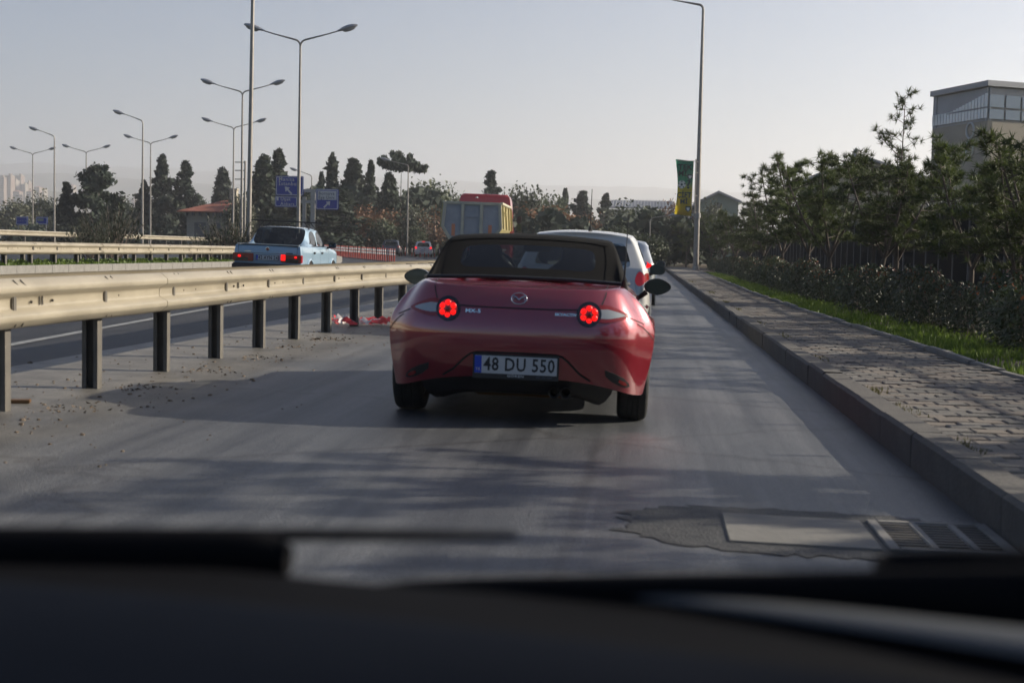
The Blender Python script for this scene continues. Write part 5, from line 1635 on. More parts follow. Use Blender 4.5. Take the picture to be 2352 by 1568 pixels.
# ---- dump truck
def truck():
    t = thing('dump_truck', 'dusty yellow and grey dump truck with a red cab', 'truck')
    w = 1.22
    # tipper body: section with chamfered lower corners, built from plates
    sec = [(-w * .94, 3.00), (-w, 1.95), (-w * .72, 1.42), (w * .72, 1.42), (w, 1.95), (w * .94, 3.00)]
    y0, y1, th = .0, 5.2, .06
    b = MB()
    for (a, c) in zip(sec, sec[1:]):
        pass
    for (i, nm, mm) in ((0, 'side_wall', 'truckyellow'), (1, 'side_wall', 'truckyellow'), (2, 'floor', 'trucklead'), (3, 'side_wall', 'truckyellow'), (4, 'side_wall', 'truckyellow')):
        a, c = Vector((sec[i][0], 0, sec[i][1])), Vector((sec[i + 1][0], 0, sec[i + 1][1]))
        n_ = (c - a).cross(Vector((0, 1, 0))).normalized() * th
        b = MB(); b.add([a + Vector((0, y, 0)) for y in (y0, y1)] + [c + Vector((0, y, 0)) for y in (y0, y1)] + [a + n_ + Vector((0, y, 0)) for y in (y0, y1)] + [c + n_ + Vector((0, y, 0)) for y in (y0, y1)],
                        [(0, 1, 3, 2), (4, 6, 7, 5), (0, 4, 5, 1), (2, 3, 7, 6), (0, 2, 6, 4), (1, 5, 7, 3)])
        b.build(nm, M[mm], t)
    # front wall and canopy over the cab
    b = MB(); b.prism([(x, z) for x, z in sec], Matrix.Translation((0, y1, 0)) @ FACE_BACK.to_4x4(), -.06); b.build('headboard', M['truckyellow'], t)
    # tailgate
    tg = thing('tailgate', None, None, (0, 0, 0)); tg.parent = t
    b = MB(); b.prism([(x * .985, 1.44 + (z - 1.42) * .985) for x, z in sec], Matrix.Translation((0, -.02, 0)) @ FACE_BACK.to_4x4(), .05); b.build('panel', M['trucklead'], tg)
    b = MB()
    def bar(p, q, wd=.10, dp=.07):
        p, q = Vector((p[0], -.11, p[1])), Vector((q[0], -.11, q[1])); d = (q - p); Lb = d.length; d.normalize()
        Mx = Matrix((d, Vector((0, 1, 0)), d.cross(Vector((0, 1, 0))))).transposed()
        bb = MB(); bb.box((p + q) / 2, (Lb, dp, wd), Mx); return bb
    ed = [(x * .96, 1.47 + (z - 1.42) * .96) for x, z in sec]
    for a, c in zip(ed, ed[1:] + ed[:1]): bar(a, c, .12).build('frame_bar', M['truckcream'], tg, bevel=.012)
    for x in (-.38, .38): bar((x, 1.50), (x, 2.96), .12, .09).build('rib', M['truckcream'], tg, bevel=.012)
    bar((-.36, 2.42), (.36, 2.42), .03, .03).build('rib', M['trucklead'], tg)
    for x in (-.74, .74): box_part('reflector_strip', (x, -.082, 1.85), (.14, .012, .50), M['tape_orange'], tg, .003)
    for s in (1, -1):
        for yy in (.55, 1.55):
            b = MB(); b.lathe([(.09 + .022 * cos(a), .022 * sin(a)) for a in [2 * pi * k / 6 for k in range(6)]], 14, Matrix.Rotation(pi / 2, 3, 'Y'), close=True); o = b.build('tie_hook', M['truckyellow'], t, smooth=True); o.location = (s * (w + .03), yy, 2.62)
        for yy in (.1, 1.8, 3.5, 5.1):
            b = MB(); b.box((s * (w + .02), yy, 2.45), (.07, .10, 1.0), Matrix.Rotation(s * -.07, 3, 'Y')); b.build('side_rib', M['truckyellow'], t, bevel=.01)
        b = MB(); b.box((s * w * .95, 2.6, 3.02), (.12, 5.3, .10)); b.build('top_rail', M['truckcream'], t, bevel=.015)
        box_part('mudguard', (s * .98, 1.3, 1.10), (.55, 2.9, .05), M['dustblack'], t, .02)
        for yy in (.75, 2.15, 6.0): wheel(t, s * .95, yy, .52, .52, .50 if yy < 5 else .32, M['dustblack'], s, 6)
        box_part('tail_light', (s * .88, -.04, .95), (.42, .08, .14), M['braked'], t, .015)
        box_part('mirror_bracket', (s * 1.34, 6.35, 2.45), (.25, .04, .04), M['black'], t, .008)
        m2 = thing('wing_mirror', None, None, (s * 1.52, 6.3, 2.35)); m2.parent = t
        box_part('shell', (0, 0, .16), (.24, .12, .30), M['black'], m2, .04, 3); box_part('shell', (0, 0, -.22), (.24, .12, .40), M['black'], m2, .04, 3)
        box_part('glass', (0, -.063, -.22), (.19, .006, .34), M['mirror'], m2, .002)
    box_part('chassis', (0, 3.0, .85), (.9, 6.4, .28), M['dustblack'], t, .02)
    box_part('rear_beam', (0, -.02, .72), (2.2, .14, .16), M['dustblack'], t, .02)
    box_part('tail_flap', (0, -.01, 1.22), (1.9, .05, .22), M['dustblack'], t, .01)
    # cab
    cb = thing('cab', None, None, (0, 0, 0)); cb.parent = t
    b = MB(); rows = []
    for (z, ww, yb, yf) in ((.75, 1.20, 5.5, 7.25), (1.9, 1.22, 5.5, 7.25), (2.7, 1.18, 5.5, 7.05), (3.35, 1.12, 5.5, 6.9), (3.58, 1.05, 5.55, 6.7), (3.62, .90, 5.65, 6.5)):
        rows.append([(-ww, yb, z), (ww, yb, z), (ww, yf, z), (-ww, yf, z)])
    b.grid(rows, closed=True); b.f.append((20, 21, 22, 23)); b.build('cab_shell', M['truckred'], cb, bevel=.05, smooth=True)
    for s in (1, -1): box_part('door_glass', (s * 1.205, 6.35, 2.25), (.012, .8, .6), M['windark'], cb, .004)
    box_part('windscreen', (0, 7.18, 2.3), (1.9, .05, .75), M['windark'], cb, .01, rot=(.22, 0, 0))
    b = MB(); b.lathe([(0, .05), (.05, .04), (.07, 0)], 12); o = b.build('beacon', M['white'], cb, smooth=True); o.location = (-.35, 5.5, 3.42)
    return t
M['tape_orange'] = mat('orange_reflector', (.55, .20, .10), .5)
t = truck(); YT = 57.0
pc = at(1080, 600, YT); t.location = (pc.x, YT, gz(pc.x)); t.rotation_euler = (0, BANK, radians(1.5))
t.scale = (1, 1, .96)
# ================================================================== VEGETATION
def leaf_quad(b, p, nrm, s, r, el=1.6):
    n_ = Vector(nrm); n_ = n_ + Vector((r.gauss(0, .6), r.gauss(0, .6), r.gauss(0, .6)))
    if n_.length < 1e-4: n_ = Vector((0, 0, 1))
    n_.normalize()
    a = Vector((r.gauss(0, 1), r.gauss(0, 1), r.gauss(0, 1))); e1 = (a - n_ * a.dot(n_)).normalized(); e2 = n_.cross(e1)
    w = s * .5; h = s * .5 * el
    b.add([p - e1 * w * .2 - e2 * h, p + e1 * w - e2 * h * .1, p + e1 * w * .1 + e2 * h, p - e1 * w - e2 * h * .05], [(0, 1, 2, 3)])
def crown(name, m, branches, per, size, flat=1.0, seed=1, sprd=.22, el=1.6):
    """branches: (start, end); leaves are gathered along the outer part of every branch"""
    r = random.Random(seed); b = MB()
    for (s, e) in branches:
        s, e = Vector(s), Vector(e); L = (e - s).length
        k = max(4, int(per * r.uniform(.7, 1.3)))
        for _ in range(k):
            t = 1 - abs(r.gauss(0, .38)); t = max(.1, min(1.05, t))
            p = s.lerp(e, t)
            sg = sprd * L * (1.15 - .6 * t) + size * .25
            p = p + Vector((r.gauss(0, sg), r.gauss(0, sg), r.gauss(0, sg * flat)))
            leaf_quad(b, p, (e - s).normalized() * .5 + Vector((0, 0, .4)), size * r.uniform(.6, 1.35), r, el)
    return b.mesh(name, m)
def limbs(name, m, H, r0, branches, seed=1, part=.6, top=1.0):
    b = MB(); r = random.Random(seed)
    b.tube([(0, 0, -.2), (r.uniform(-.02, .02) * H, 0, H * .4), (r.uniform(-.03, .03) * H, r.uniform(-.02, .02) * H, H * top)], [r0, r0 * .7, r0 * .12], 7)
    for (s, e) in branches:
        s, e = Vector(s), Vector(e)
        b.tube([s, s.lerp(e, .5) + Vector((0, 0, (e - s).length * .04)), s.lerp(e, .9)], [r0 * .26, r0 * .15, r0 * .05], 4, cap=False)
    return b.mesh(name, m)
def br_conifer(H, R, n, seed, p=.85, droop=.10, base=.04, rag=.5):
    r = random.Random(seed); out = []
    for k in range(n):
        t = base + (1 - base) * ((k + r.random()) / n) ** 1.15
        rad = R * ((1 - t) ** p) * (1 + r.uniform(-rag, rag)) + .03 * R
        a = k * 2.399 + r.uniform(-.5, .5)
        out.append(((0, 0, H * t), (rad * cos(a), rad * sin(a), H * t - droop * rad + .05 * H * r.random())))
    out.append(((0, 0, H * .93), (0, 0, H)))
    return out
def br_cypress(H, R, n, seed):
    r = random.Random(seed); out = []
    for k in range(n):
        t = (k + r.random()) / n
        rad = R * (min(1, t / .12) ** .6) * ((1 - t) ** .62 if t > .3 else .8 + .1 * t) * r.uniform(.75, 1.15)
        a = k * 2.399
        out.append(((0, 0, H * t * .92), (rad * cos(a), rad * sin(a), H * (t * .92 + .08))))
    return out
def br_cedar(H, R, tiers, seed):
    r = random.Random(seed); out = []
    for k in range(tiers):
        t = .12 + .86 * k / (tiers - 1)
        rad = R * (1.05 - t) ** .7 * r.uniform(.75, 1.15)
        for q in range(11):
            a = q * 2 * pi / 11 + r.uniform(-.4, .4) + k
            rr = rad * r.uniform(.6, 1.1)
            out.append(((0, 0, H * t - .03 * H), (rr * cos(a), rr * sin(a), H * t - .02 * H + r.uniform(-.02, .01) * H)))
    return out
def br_flat(H, R, seed, n=46):
    r = random.Random(seed); out = []
    for k in range(n):
        a = r.uniform(0, 2 * pi); d = R * sqrt(r.random())
        z = H * (.93 - .05 * (d / R) ** 2 + r.uniform(-.03, .03)) + (.08 * H if r.random() < .08 else 0)
        if r.random() < .12: z -= .06 * H * r.random()
        out.append(((d * .45 * cos(a), d * .45 * sin(a), H * .84), (d * cos(a), d * sin(a), z)))
    return out
def br_round(H, R, n, seed, base=.25):
    r = random.Random(seed); out = []
    for k in range(n):
        u = r.uniform(-1, 1); a = r.uniform(0, 2 * pi); q = sqrt(max(0, 1 - u * u)); f = r.uniform(.6, 1.0)
        c = H * (base + (1 - base) / 2)
        out.append(((0, 0, H * (base + .15 * r.random())), (R * q * cos(a) * f * r.uniform(.8, 1.2), R * q * sin(a) * f * r.uniform(.8, 1.2), c + u * H * (1 - base) / 2 * f)))
    return out
def br_big(H, R, seed):
    """tall spreading pine with a lumpy head and drooping side limbs"""
    r = random.Random(seed); out = []
    for k in range(26):
        a = r.uniform(0, 2 * pi); d = R * .62 * sqrt(r.random()); out.append(((0, 0, H * .72), (d * cos(a), d * sin(a), H * (.99 - .16 * (d / (R * .62)) ** 2 - .1 * r.random()))))
    for k in range(30):
        a = r.uniform(0, 2 * pi); t = r.uniform(.32, .75); d = R * r.uniform(.55, 1.0) * (1.1 - .4 * abs(t - .6))
        out.append(((0, 0, H * t), (d * cos(a), d * sin(a), H * (t + r.uniform(-.05, .04)))))
    for k in range(10):
        a = r.uniform(0, 2 * pi); t = r.uniform(.12, .32); d = R * r.uniform(.4, .8)
        out.append(((0, 0, H * t), (d * cos(a), d * sin(a), H * t)))
    return out
KINDS = {}
def kind(key, H, R, brs, leafm, per, size, barkm='bark2', flat=1.0, sprd=.22, r0=.22, seed=3, el=1.6, wood=True):
    cm = crown('crown', M[leafm], brs, per, size, flat, seed, sprd, el)
    tm = limbs('trunk', M[barkm], H, r0, brs[::3] if wood else brs[::8], seed, top=.9)
    KINDS[key] = (H, R, cm, tm)
kind('conifer_a', 12, 3.0, br_conifer(12, 3.0, 64, 1, .85, .12, .04, .6), 'conifer', 86, 0.42, sprd=.11)
kind('conifer_b', 12, 2.7, br_conifer(12, 2.7, 54, 2, .75, -.25, .03, .75), 'conifer', 94, 0.42, sprd=.11)
kind('conifer_c', 12, 3.4, br_conifer(12, 3.4, 60, 3, 1.0, .0, .03, .65), 'conifer', 94, 0.42, sprd=.11)
kind('cypress', 12, 1.25, br_cypress(12, 1.25, 90, 4), 'conifer', 47, 0.45, sprd=.2)
kind('cypress_wide', 12, 2.3, br_cypress(12, 2.3, 110, 5), 'conifer', 64, 0.50, sprd=.22)
kind('cedar', 12, 4.2, br_cedar(12, 4.2, 17, 6), 'cedar', 53, 0.48, flat=.25, sprd=.14)
kind('flat', 12, 5.6, br_flat(12, 5.6, 7), 'cedar', 89, 0.48, flat=.2, sprd=.09)
kind('bigpine', 12, 4.0, br_big(12, 4.0, 8), 'conifer', 86, 0.48, flat=.6, sprd=.14)
kind('round_a', 9, 4.2, br_round(9, 4.2, 80, 9), 'broad', 96, 0.36)
kind('round_b', 9, 4.6, br_round(9, 4.6, 80, 10, .15), 'broad', 96, 0.36)
kind('olive', 7, 4.0, br_round(7, 4.0, 70, 11, .2), 'olive', 91, 0.31)
kind('brown_a', 8, 4.4, br_round(8, 4.4, 90, 12, .18), 'brown', 72, 0.30, 'twig', sprd=.16)
kind('brown_b', 8, 3.8, br_round(8, 3.8, 80, 13, .2), 'brown', 56, 0.30, 'twig', sprd=.16)
kind('bare', 8, 3.6, br_round(8, 3.6, 120, 14, .2), 'brown', 6, 0.30, 'twig', sprd=.2)
def tree(k, u, vtop, Y, half, label, cat='tree', group=None, name=None, vbase=None):
    """tree whose top shows at (u, vtop) at distance Y and is `half` pixels to either side wide"""
    H, R, cm, tm = KINDS[k]
    p = at(u, vtop, Y)
    zb = gz(p.x) - .05 if p.x < 1.6 else VZ
    g = thing(name or 'tree', label, cat, (p.x, Y, zb), rnd.uniform(0, 6.28), group)
    s = (p.z - zb) / H; sx = (1.85 if k.startswith('conifer') else 1.6 if k.startswith('cyp') else 1.45) * half / FPX * Y / R
    g.scale = (sx, sx, s)
    link('trunk', tm, g); link('crown', cm, g)
    return g
G1 = 'trees along the far side of the junction'
for a in [
    ('bigpine', 226, 372, 142, 46, 'tall spreading dark pine standing alone on the left skyline', 'pine_tree'),
    ('conifer_c', 153, 424, 140, 27, 'dark broad conifer left of the spreading pine', 'conifer_tree'),
    ('conifer_b', 331, 420, 176, 17, 'narrow dark conifer left of the pair of pointed conifers', 'conifer_tree'),
    ('conifer_a', 372, 366, 176, 28, 'pointed dark conifer, taller of the pair beside the red-roofed house', 'conifer_tree'),
    ('conifer_b', 426, 378, 178, 27, 'ragged dark conifer right next to the red-roofed house', 'conifer_tree'),
    ('cypress_wide', 512, 390, 190, 20, 'pointed cypress rising behind the chimney of the red-roofed house', 'cypress_tree'),
    ('cypress_wide', 606, 362, 150, 26, 'wide dark cypress left of the Manisa sign', 'cypress_tree'),
    ('conifer_b', 640, 352, 152, 28, 'tall ragged conifer directly behind the Manisa sign', 'conifer_tree'),
    ('conifer_a', 738, 404, 165, 16, 'small pointed conifer above the gap between the blue signs', 'conifer_tree'),
    ('cypress', 764, 361, 160, 12, 'very slim cypress above the Bornova sign', 'cypress_tree'),
    ('cedar', 812, 361, 158, 44, 'broad tiered cedar right of the slim cypress', 'cedar_tree'),
    ('conifer_a', 852, 379, 156, 20, 'pointed conifer between the tiered cedar and the flat-topped pine', 'conifer_tree'),
    ('flat', 922, 352, 150, 41, 'flat-topped umbrella-shaped cedar above the thin street lamp', 'cedar_tree'),
    ('cypress_wide', 895, 402, 149, 20, 'dark cypress under the flat-topped cedar', 'cypress_tree'),
    ('cedar', 905, 446, 152, 27, 'low dense cedar below the flat-topped one', 'cedar_tree'),
    ('round_a', 988, 421, 165, 44, 'rounded dark green tree left of the truck', 'broadleaf_tree'),
    ('round_b', 1030, 441, 175, 30, 'low rounded tree behind the left edge of the truck', 'broadleaf_tree'),
    ('conifer_c', 1128, 400, 170, 32, 'dense pointed conifer rising behind the red truck cab', 'conifer_tree'),
    ('round_a', 1204, 432, 165, 36, 'grey-green tree standing right of the truck cab', 'broadleaf_tree'),
    ('brown_a', 1248, 474, 130, 72, 'wide rust-brown leafed tree above the white hatchback roof', 'brown_tree'),
    ('brown_b', 862, 470, 147, 44, 'rust-brown tree right of the Bornova sign post', 'brown_tree'),
    ('brown_b', 820, 492, 146, 30, 'small rust-brown tree behind the delineator row', 'brown_tree'),
    ('olive', 950, 480, 148, 34, 'pale yellowish tree behind the thin street lamp', 'pale_tree'),
    ('bare', 1000, 470, 146, 32, 'leafless grey tree beside the truck tailgate', 'bare_tree'),
    ('bare', 1355, 486, 120, 40, 'leafless grey tree behind the roof aerial of the white hatchback', 'bare_tree'),
    ('conifer_a', 1298, 441, 190, 16, 'small pointed conifer on the tree line right of the brown tree', 'conifer_tree'),
    ('round_a', 1262, 452, 185, 38, 'green tree on the tree line behind the wide brown tree', 'broadleaf_tree'),
    ('conifer_c', 1338, 445, 180, 34, 'broad dark conifer on the tree line above the white hatchback', 'conifer_tree'),
    ('conifer_b', 1392, 451, 190, 18, 'dark pointed conifer left of the white sheet roof', 'conifer_tree'),
    ('round_b', 1430, 478, 150, 48, 'dense green tree in front of the white sheet roof', 'broadleaf_tree'),
    ('round_a', 1480, 478, 160, 40, 'green tree under the right end of the white sheet roof', 'broadleaf_tree'),
    ('olive', 1500, 500, 120, 44, 'pale green tree left of the banner pole', 'pale_tree'),
    ('brown_a', 1556, 462, 175, 42, 'rust-brown tree directly behind the banner', 'brown_tree'),
    ('brown_b', 1540, 500, 140, 36, 'low rust-brown tree below the banner', 'brown_tree'),
    ('round_b', 1420, 520, 105, 46, 'dark green tree behind the white hatchback roof corner', 'broadleaf_tree'),
    ('round_a', 1490, 540, 95, 36, 'dark green tree above the silver car', 'broadleaf_tree'),
    ('olive', 1640, 468, 130, 30, 'sunlit pale tree in front of the green gabled hall', 'pale_tree'),
    ('olive', 30, 462, 210, 40, 'olive-green tree at the far left edge', 'pale_tree'),
    ('round_b', 95, 452, 215, 40, 'rounded olive tree between the leftmost lamps', 'broadleaf_tree'),
    ('round_b', 290, 462, 205, 36, 'hazy rounded tree right of the spreading pine', 'broadleaf_tree'),
    ('round_a', 460, 462, 188, 24, 'rounded green tree behind the red roof', 'broadleaf_tree'),
    ('olive', 550, 448, 140, 26, 'pale tree beside the thick bare mast', 'pale_tree'),
    ('conifer_c', 775, 440, 135, 46, 'dark spreading conifer behind the Bornova sign', 'conifer_tree'),
    ('conifer_c', 690, 440, 138, 44, 'dark conifer between the Manisa sign and the thick mast', 'conifer_tree'),
    ('round_a', 880, 505, 143, 26, 'small bright green bushy tree above the dark hatchback', 'broadleaf_tree'),
    ('round_b', 955, 520, 143, 18, 'small green bush beside the foot of the thin street lamp', 'bush'),
]:
    nm = a[6]
    tree(a[0], a[1], a[2], a[3], a[4], a[5], 'tree', G1, nm)
# continuous dark undergrowth below those trees
def under(r):
    u = r.uniform(-20, 1600); Y = r.uniform(118, 200)
    p = at(u, 560, Y)
    return p
b = MB(); r = random.Random(77)
for _ in range(46000):
    u = r.uniform(-60, 1640)
    Y = r.uniform(172, 195) if 330 < u < 580 else r.uniform(150, 185) if u < 700 else r.uniform(150, 185) if u < 1060 else r.uniform(112, 150)
    top = 462 - 20 * abs(sin(u * .013 + 1)) - 14 * abs(sin(u * .041)) if 575 < u < 1010 else 548 - 40 * abs(sin(u * .013 + 1)) - 26 * abs(sin(u * .041)) if u > 560 else 560 - 26 * abs(sin(u * .021)) - 18 * abs(sin(u * .06))
    vv = lerp(600, top, r.random() ** .8)
    p = at(u, vv, Y)
    if p.z < 0: continue
    leaf_quad(b, p, (0, -.6, .6), .55 * r.uniform(.6, 1.4), r)
o = b.build('undergrowth', M['conifer']); tag(o, 'dark undergrowth filling the space below the far trees', 'undergrowth', kind='stuff')

# ---- oleanders on the median
def oleander(seed, H=1.9, R=1.25, n=60):
    r = random.Random(seed); b = MB(); w = MB()
    for k in range(n):
        a = r.uniform(0, 2 * pi); d = R * sqrt(r.random()); h = H * r.uniform(.45, 1.0) * (1 - .35 * (d / R) ** 2)
        s, e = Vector((d * .25 * cos(a), d * .25 * sin(a), 0)), Vector((d * cos(a), d * sin(a), h))
        w.tube([s, s.lerp(e, .5) + Vector((0, 0, .1)), e], [.014, .010, .005], 4, cap=False)
        for q in range(34):
            t = r.uniform(.35, 1.02); p = s.lerp(e, t)
            dv = Vector((r.gauss(0, 1), r.gauss(0, 1), abs(r.gauss(.5, .6)))).normalized(); L = r.uniform(.12, .22)
            sd = dv.cross(Vector((0, 0, 1))).normalized() * .022 if abs(dv.z) < .95 else Vector((.022, 0, 0))
            b.add([p, p + dv * L * .5 + sd, p + dv * L, p + dv * L * .5 - sd], [(0, 1, 2, 3)])
    return b.mesh('foliage', M['oleander']), w.mesh('stem', M['twig'])
OL = [oleander(1), oleander(2)]
for k, (u, v, Y, s, label) in enumerate([
    (258, 560, 52, 1.15, 'large leafy oleander bush on the median below the spreading pine'),
    (205, 565, 50, .75, 'smaller oleander bush left of the large one on the median'),
    (232, 560, 55, 1.0, 'oleander bush squeezed behind the large one on the median'),
    (525, 570, 56, 1.05, 'oleander bush on the median just left of the blue sedan'),
    (552, 570, 58, .95, 'oleander bush on the median touching the blue sedan roof'),
    (445, 572, 60, .5, 'low oleander bush on the median before the cream house'),
    (478, 572, 62, .75, 'middle-sized oleander bush on the median before the cream house')]):
    x = at(u, v, Y).x
    g = thing('oleander_bush', label, 'bush', (x, Y, gz(x) + .15), k * 1.3, 'oleanders on the median')
    g.scale = (s, s, s); f, w = OL[k % 2]; link('stem', w, g); link('foliage', f, g)

# ---- young pines along the sidewalk
def pine(seed, H=3.6, clear=1.3, spread=1.5, fork=True, leader=0.0, dens=1.0, lean=0.0):
    r = random.Random(seed); w = MB(); b = MB()
    def tuft(p, d, L=.15, n=20):
        d = Vector(d).normalized()
        for _ in range(n):
            q = (d * r.uniform(.2, 1.0) + Vector((r.gauss(0, .55), r.gauss(0, .55), r.gauss(0, .55)))).normalized()
            l_ = L * r.uniform(.7, 1.25)
            sd = q.cross(Vector((r.gauss(0, 1), r.gauss(0, 1), r.gauss(0, 1)))).normalized() * .0095
            b.add([p - sd, p + sd, p + q * l_], [(0, 1, 2)])
    def twig(s, e, rad, n=6):
        s, e = Vector(s), Vector(e)
        w.tube([s, s.lerp(e, .55) + Vector((0, 0, -.03 * (e - s).length)), e], [rad, rad * .7, rad * .35], 5, cap=False)
        for k in range(n):
            t = .35 + .65 * (k + r.random()) / n
            p = s.lerp(e, min(1, t))
            tuft(p + Vector((r.gauss(0, .05), r.gauss(0, .05), r.gauss(0, .04))), (e - s).normalized() + Vector((0, 0, .5)), .15, int(20 * dens))
    z0 = clear
    top = Vector((lean * z0, r.uniform(-.05, .05), z0))
    w.tube([(0, 0, -.1), (lean * z0 * .5 + r.uniform(-.03, .03), 0, z0 * .5), top], [.065, .055, .05], 8)
    nl = 4 if fork else 1
    limbs_ = []
    for k in range(nl):
        a = k * 2 * pi / nl + r.uniform(-.5, .5)
        d = spread * r.uniform(.45, .8) if fork else .1
        e = top + Vector((d * cos(a), d * sin(a), (H - z0) * r.uniform(.7, 1.0)))
        m_ = top.lerp(e, .45) + Vector((.12 * d * cos(a), .12 * d * sin(a), 0))
        w.tube([top, m_, e], [.034, .024, .010], 6, cap=False)
        limbs_.append((top, m_, e))
    for (s, m_, e) in limbs_:
        for q in range(int(17 * dens)):
            t = .10 + .90 * (q + r.random()) / (17 * dens)
            p = s.lerp(m_, t / .45) if t < .45 else m_.lerp(e, (t - .45) / .55)
            a = r.uniform(0, 2 * pi); L = spread * (.55 - .25 * t) * r.uniform(.6, 1.3)
            twig(p, p + Vector((L * cos(a), L * sin(a), L * r.uniform(-.1, .6))), .012, 10)
        twig(m_.lerp(e, .6), e + Vector((0, 0, .15)), .012, 8)
    if leader:
        s = top + Vector((0, 0, (H - z0) * .5)); e = top + Vector((.05, 0, H - z0 + leader))
        w.tube([top, s, e], [.034, .022, .006], 6, cap=False)
        for q in range(9):
            t = .52 + .48 * q / 8; p = s.lerp(e, t); a = q * 2.4; L = .42 * (1.15 - t) + .12
            twig(p, p + Vector((L * cos(a), L * sin(a) * .6, L * .75)), .008, 5)
        p = s.lerp(e, .42); twig(p, p + Vector((-.62, 0, .72)), .013, 11); twig(p.lerp(e, .1), p + Vector((-.45, .1, .62)), .010, 7)
    return w.mesh('trunk', M['bark'], smooth=True), b.mesh('crown', M['needle'])
PINES = [pine(1, 3.6, 1.05, 1.55), pine(2, 3.5, 1.0, 1.5, dens=.9), pine(3, 3.5, 1.2, 1.7, lean=.18), pine(4, 3.9, 1.1, 1.35, leader=1.1), pine(5, 3.3, .9, 1.65, dens=.75)]
PH = [3.6, 3.5, 3.5, 3.9, 3.3]
def young_pine(k, x, Y, s, rz, label, sx=None):
    g = thing('young_pine', label, 'pine tree', (x, Y, VZ - .02), rz, 'young pines along the sidewalk')
    s *= .90
    g.scale = (s * 1.08, s * 1.08, s)
    t, c = PINES[k]; link('trunk', t, g); link('crown', c, g); return g
def px_x(u, Y): return at(u, 640, Y).x
for (k, u, Y, s, rz, label) in [
    (0, 2228, 23.5, .92, .4, 'young pine with a bare V-forked trunk before the tall clerestory building'),
    (3, 2058, 30.5, .97, 0, 'young pine with a long thin leader standing high above the others'),
    (2, 2006, 29.0, .95, .2, 'young pine with a leaning pale trunk left of the V-forked one'),
    (1, 1908, 34.0, 1.12, 1.1, 'young pine with a three-way fork in the middle of the row'),
    (0, 1852, 40.0, 1.18, 2.2, 'young bushy pine left of the three-way forked one'),
    (1, 1795, 47.0, 1.22, 3.0, 'young pine in front of the beige gabled shed'),
    (4, 1752, 56.0, 1.2, 4.0, 'young pine fifth from the banner pole'),
    (0, 1722, 64.0, 1.1, 5.0, 'young pine fourth from the banner pole'),
    (1, 1690, 74.0, 1.1, .6, 'young pine third from the banner pole'),
    (4, 1662, 84.0, 1.15, 1.5, 'young pine second from the banner pole'),
    (0, 1632, 97.0, 1.2, 2.5, 'young pine just right of the banner pole'),
    (1, 1575, 112.0, 1.1, 3.5, 'young pine just left of the banner pole'),
    (4, 1548, 122.0, 1.2, 3.2, 'young pine at the far end of the sidewalk'),
    (4, 2335, 21.5, .86, 3.9, 'young pine at the right edge with a sunlit crown'),
    (1, 2410, 20.0, .92, .2, 'young pine cut off by the right edge of the picture')]:
    young_pine(k, px_x(u, Y), Y, s, rz, label)
for (k, x, Y, s, rz) in [(1, 5.8, 18.2, 1.0, 1.0), (4, 5.8, 15.0, 1.05, 2.0), (0, 5.8, 8.3, 1.15, .4), (4, 5.8, 5.2, 1.1, 2.9), (0, 5.8, 1.0, 1.2, .3)]:
    young_pine(k, x, Y, s, rz, 'young pine beyond the right edge whose shadow crosses the ramp')
# wooden tree stake
sx_ = px_x(2030, 29.6)
g = thing('tree_stake', 'wooden tie frame of two stakes and a crossbar beside the leaning pine', 'stake', (sx_, 29.6, VZ))
for dx in (-.22, .22): box_part('stake', (dx, 0, .85), (.07, .05, 1.8), M['bark'], g, .006)
box_part('crossbar', (0, -.05, 1.66), (.62, .03, .08), M['bark'], g, .006)

# ---- hedge
def shrub(seed, H=.80, R=.40, n=1700):
    r = random.Random(seed); b = MB(); rd = MB(); w = MB()
    for k in range(9):
        a = r.uniform(0, 6.28); w.tube([(r.uniform(-.08, .08), r.uniform(-.08, .08), -.05), (R * .6 * cos(a), R * .6 * sin(a), H * r.uniform(.6, .9))], [.012, .005], 4, cap=False)
    for k in range(n):
        a = r.uniform(0, 6.28); u = r.random() ** .5; z = H * (.08 + .92 * r.random() ** .8)
        rad = R * u * (1.05 if z < H * .7 else 1.05 - (z / H - .7) * 1.4) * (1 + .18 * sin(3 * a + seed))
        p = Vector((rad * cos(a), rad * sin(a) * 1.2, z + .05 * sin(a * 4 + seed)))
        tgt = rd if (z > H * .80 and r.random() < .10) else b
        nrm = Vector((cos(a), sin(a), .7)); s = r.uniform(.022, .040)
        leaf_quad(tgt, p, nrm, s, r, 2.0)
    return w.mesh('stem', M['twig']), b.mesh('foliage', M['hedge']), rd.mesh('young_leaves', M['hedgered'])
SH = [shrub(s) for s in (1, 2, 3, 4)]
Y = 11.2; k = 0
while Y < 96:
    x = inner(Y) + 1.18 + rnd.uniform(-.14, .14)
    if rnd.random() < .16 and Y > 12:
        Y += .5; continue
    lab = 'glossy dark hedge shrub with reddish tips beside the grass verge'
    g = thing('hedge_shrub', lab, 'shrub', (x, Y, VZ - .01), rnd.uniform(0, 6.28), 'hedge shrubs along the verge')
    s = rnd.uniform(.72, 1.12); g.scale = (s, s, s * rnd.uniform(.88, 1.15))
    for nm, me in zip(('stem', 'foliage', 'young_leaves'), SH[k % 4]): link(nm, me, g)
    k += 1
    Y += rnd.choice((.55, .62, .72, .9)) if Y < 30 else .78 if Y < 55 else 1.1

